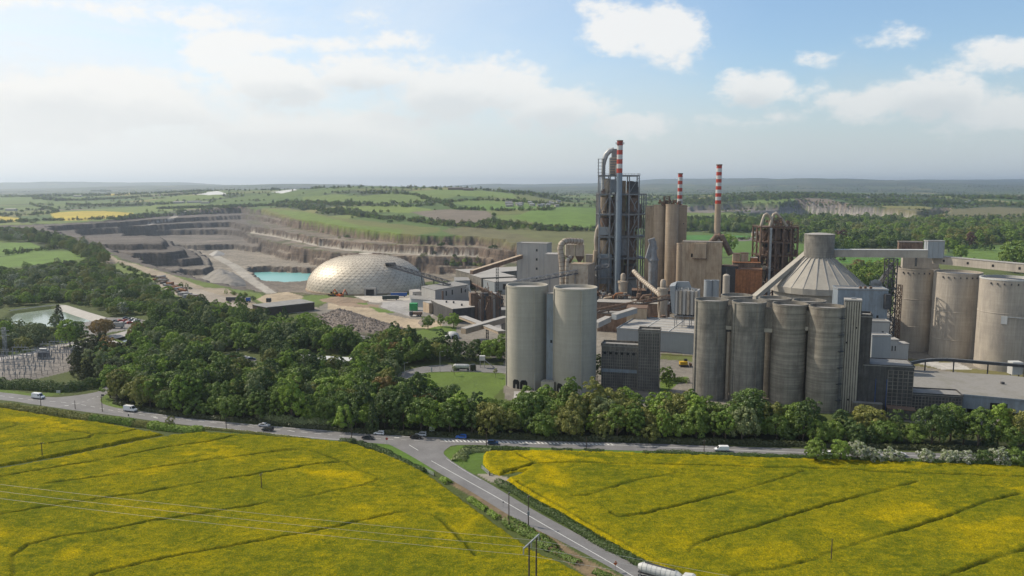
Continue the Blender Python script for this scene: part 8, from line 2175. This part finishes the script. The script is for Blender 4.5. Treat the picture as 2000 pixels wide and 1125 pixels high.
NT = [
 ('broadleaf_tree', 'lone small olive tree on the hedge below the second van', 'loose0', 'leaf_olive', 333, 838, 26),
 ('broadleaf_tree', 'left young tree of three behind the lawn by the dark workshop', 'broad1', 'leaf_mid', 836, 643, 26), ('broadleaf_tree', 'middle young tree of three behind the lawn by the dark workshop', 'tall1', 'leaf_bright', 861, 638, 26), ('broadleaf_tree', 'right young tree of three behind the lawn by the dark workshop', 'broad3', 'leaf_bright', 886, 640, 27),
 ('broadleaf_tree', 'slim bright tree standing alone on the railway side', 'tall0', 'leaf_bright', 777, 671, 30),
 ('sapling', 'leftmost sapling on the lawn', 'sapling', 'leaf_bright', 824.5, 746, 14), ('sapling', 'second sapling on the lawn, darker and thicker', 'sapling', 'leaf_mid', 837.5, 747, 19), ('sapling', 'pale thin sapling in front of the tanker', 'sapling', 'leaf_grey', 887, 734, 22), ('sapling', 'sapling at the lawn edge near the first pale silo', 'sapling', 'leaf_olive', 968, 738, 20),
 ('broadleaf_tree', 'left spreading tree of a pair above the substation', 'broad0', 'leaf_bright', 137, 676, 48), ('broadleaf_tree', 'right spreading tree of a pair above the substation', 'broad2', 'leaf_mid', 150, 675, 46),
 ('broadleaf_tree', 'left reddish tree of a pair on the green island by the car park', 'broad4', 'leaf_rust', 194, 659, 34), ('broadleaf_tree', 'right reddish tree of a pair on the green island by the car park', 'broad1', 'leaf_rust', 207, 655, 32),
 ('pine_tree', 'dark pine standing before the big pond', 'cone0', 'leaf_conifer', 116, 637, 42), ('round_bush', 'round dark bush at the end of the car park', 'bush0', 'leaf_mid', 268, 643, 16),
 ('round_bush', 'bright round willow like bush on the roadside, left of two', 'broad0', 'leaf_mid', 1591, 902, 43), ('round_bush', 'deep green round bush on the roadside, right of two', 'broad2', 'leaf_bright', 1641, 902, 42),
 ('hawthorn_bush', 'largest white flowering hawthorn beside the deep green bush', 'broad1', 'blossom', 1674, 902, 40), ('hawthorn_bush', 'half green hawthorn second from the deep green bush', 'bush1', 'blossom', 1704, 903, 27),
 ('hawthorn_bush', 'pointed white hawthorn standing alone over the road', 'bush2', 'blossom', 1743, 903, 27), ('hawthorn_bush', 'wide pale hawthorn right of the road gap', 'bush0', 'blossom', 1808, 906, 28), ('hawthorn_bush', 'small white hawthorn second right of the road gap', 'bush1', 'blossom', 1851, 907, 27),
 ('hawthorn_bush', 'white hawthorn third right of the road gap', 'bush2', 'blossom', 1882, 908, 28), ('round_bush', 'dark bush between the last white hawthorns', 'bush0', 'leaf_dark', 1922, 909, 29), ('hawthorn_bush', 'last bright white hawthorn near the right edge', 'bush1', 'blossom', 1950, 909, 32), ('round_bush', 'dark green bush at the right edge behind the field', 'bush2', 'leaf_mid', 1982, 910, 34),
 ('hawthorn_bush', 'pale bush cut by the right frame edge', 'bush0', 'blossom', 2012, 911, 28), ('round_bush', 'small dark round bush at the bend of the field hedge', 'bush1', 'leaf_dark', 689, 869, 13),
 ('round_bush', 'grey lilac bush beside the roadside belt above the hatchback', 'bush2', 'leaf_grey', 672, 838, 20), ('round_bush', 'bush beside the low panel wing left', 'bush1', 'leaf_mid', 1300, 745, 26), ('broadleaf_tree', 'slim tree between gridded tower and the lawn strip', 'tall2', 'leaf_bright', 1306, 762, 24),
 ('broadleaf_tree', 'small trees between pale silo and gridded wing', 'tall1', 'leaf_dark', 1166, 742, 52), ('round_bush', 'dark scrub against the black hall wall', 'bush0', 'leaf_dark', 1762, 803, 26),
]
def note(name, lab, key, mat, px, py, hpx, z0=None):
    q = G(px, py, 0) if z0 is None else Vector(hit([(px, py)])[0][0]); zc = q.y * _c - (q.z - CAMH) * _s; hm = hpx * zc / FPX / .98
    s = hm / PROTO[key][2]; return tree(name, lab, key, mat, q.x, q.y, s, random.uniform(0, 6.28), zs=1.0, z=q.z)
for n_ in NT: note(*n_)
for n_ in (('broadleaf_tree', 'big rounded tree standing in the meadow at the right edge', 'broad0', 'leaf_mid', 1982, 533, 58), ('broadleaf_tree', 'bright round tree at the meadow edge above the large silos', 'broad2', 'leaf_bright', 1876, 509, 30), ('broadleaf_tree', 'tree left of the bright meadow tree', 'broad3', 'leaf_bright', 1853, 492, 26),
           ('broadleaf_tree', 'lush bright tree behind the corrugated tan tower', 'broad4', 'leaf_bright', 1420, 494, 36), ('copper_beech', 'purple copper beech beside the cone store drum', 'broad1', 'leaf_copper', 1640, 478, 28), ('copper_beech', 'purple copper beech above the head box', 'tall1', 'leaf_copper', 1895, 484, 32),
           ('broadleaf_tree', 'dark round tree right of the drum side copper beech', 'broad0', 'leaf_dark', 1668, 488, 32), ('broadleaf_tree', 'dark round tree left of the meadow bush', 'broad2', 'leaf_dark', 1720, 486, 26), ('broadleaf_tree', 'large dark tree above the straight gallery centre', 'broad3', 'leaf_dark', 1755, 486, 28), ('round_bush', 'low dark bush in the meadow above the gallery', 'bush0', 'leaf_dark', 1730, 490, 9)):
    note(*n_, z0=1)
# ------------------------------------------------------------------ the air
def build_haze():
    V = [(x, y, z) for x in (-32000, 32000) for y in (-300, 20500) for z in (-75, 290)]
    F = [(0, 1, 3, 2), (4, 6, 7, 5), (0, 4, 5, 1), (2, 3, 7, 6), (0, 2, 6, 4), (1, 5, 7, 3)]
    m = bpy.data.materials.new('haze'); m.use_nodes = True; nt = m.node_tree; nt.nodes.clear()
    v = nt.nodes.new('ShaderNodeVolumePrincipled'); o = nt.nodes.new('ShaderNodeOutputMaterial')
    v.inputs['Color'].default_value = (.74, .85, .97, 1); v.inputs['Density'].default_value = HAZE_D
    v.inputs['Anisotropy'].default_value = .6
    nt.links.new(v.outputs[0], o.inputs['Volume'])
    me = bpy.data.meshes.new('haze'); me.from_pydata(V, [], F); me.materials.append(m)
    link_obj('haze', me, kind='stuff')
HAZE_D = 7e-5
build_haze()
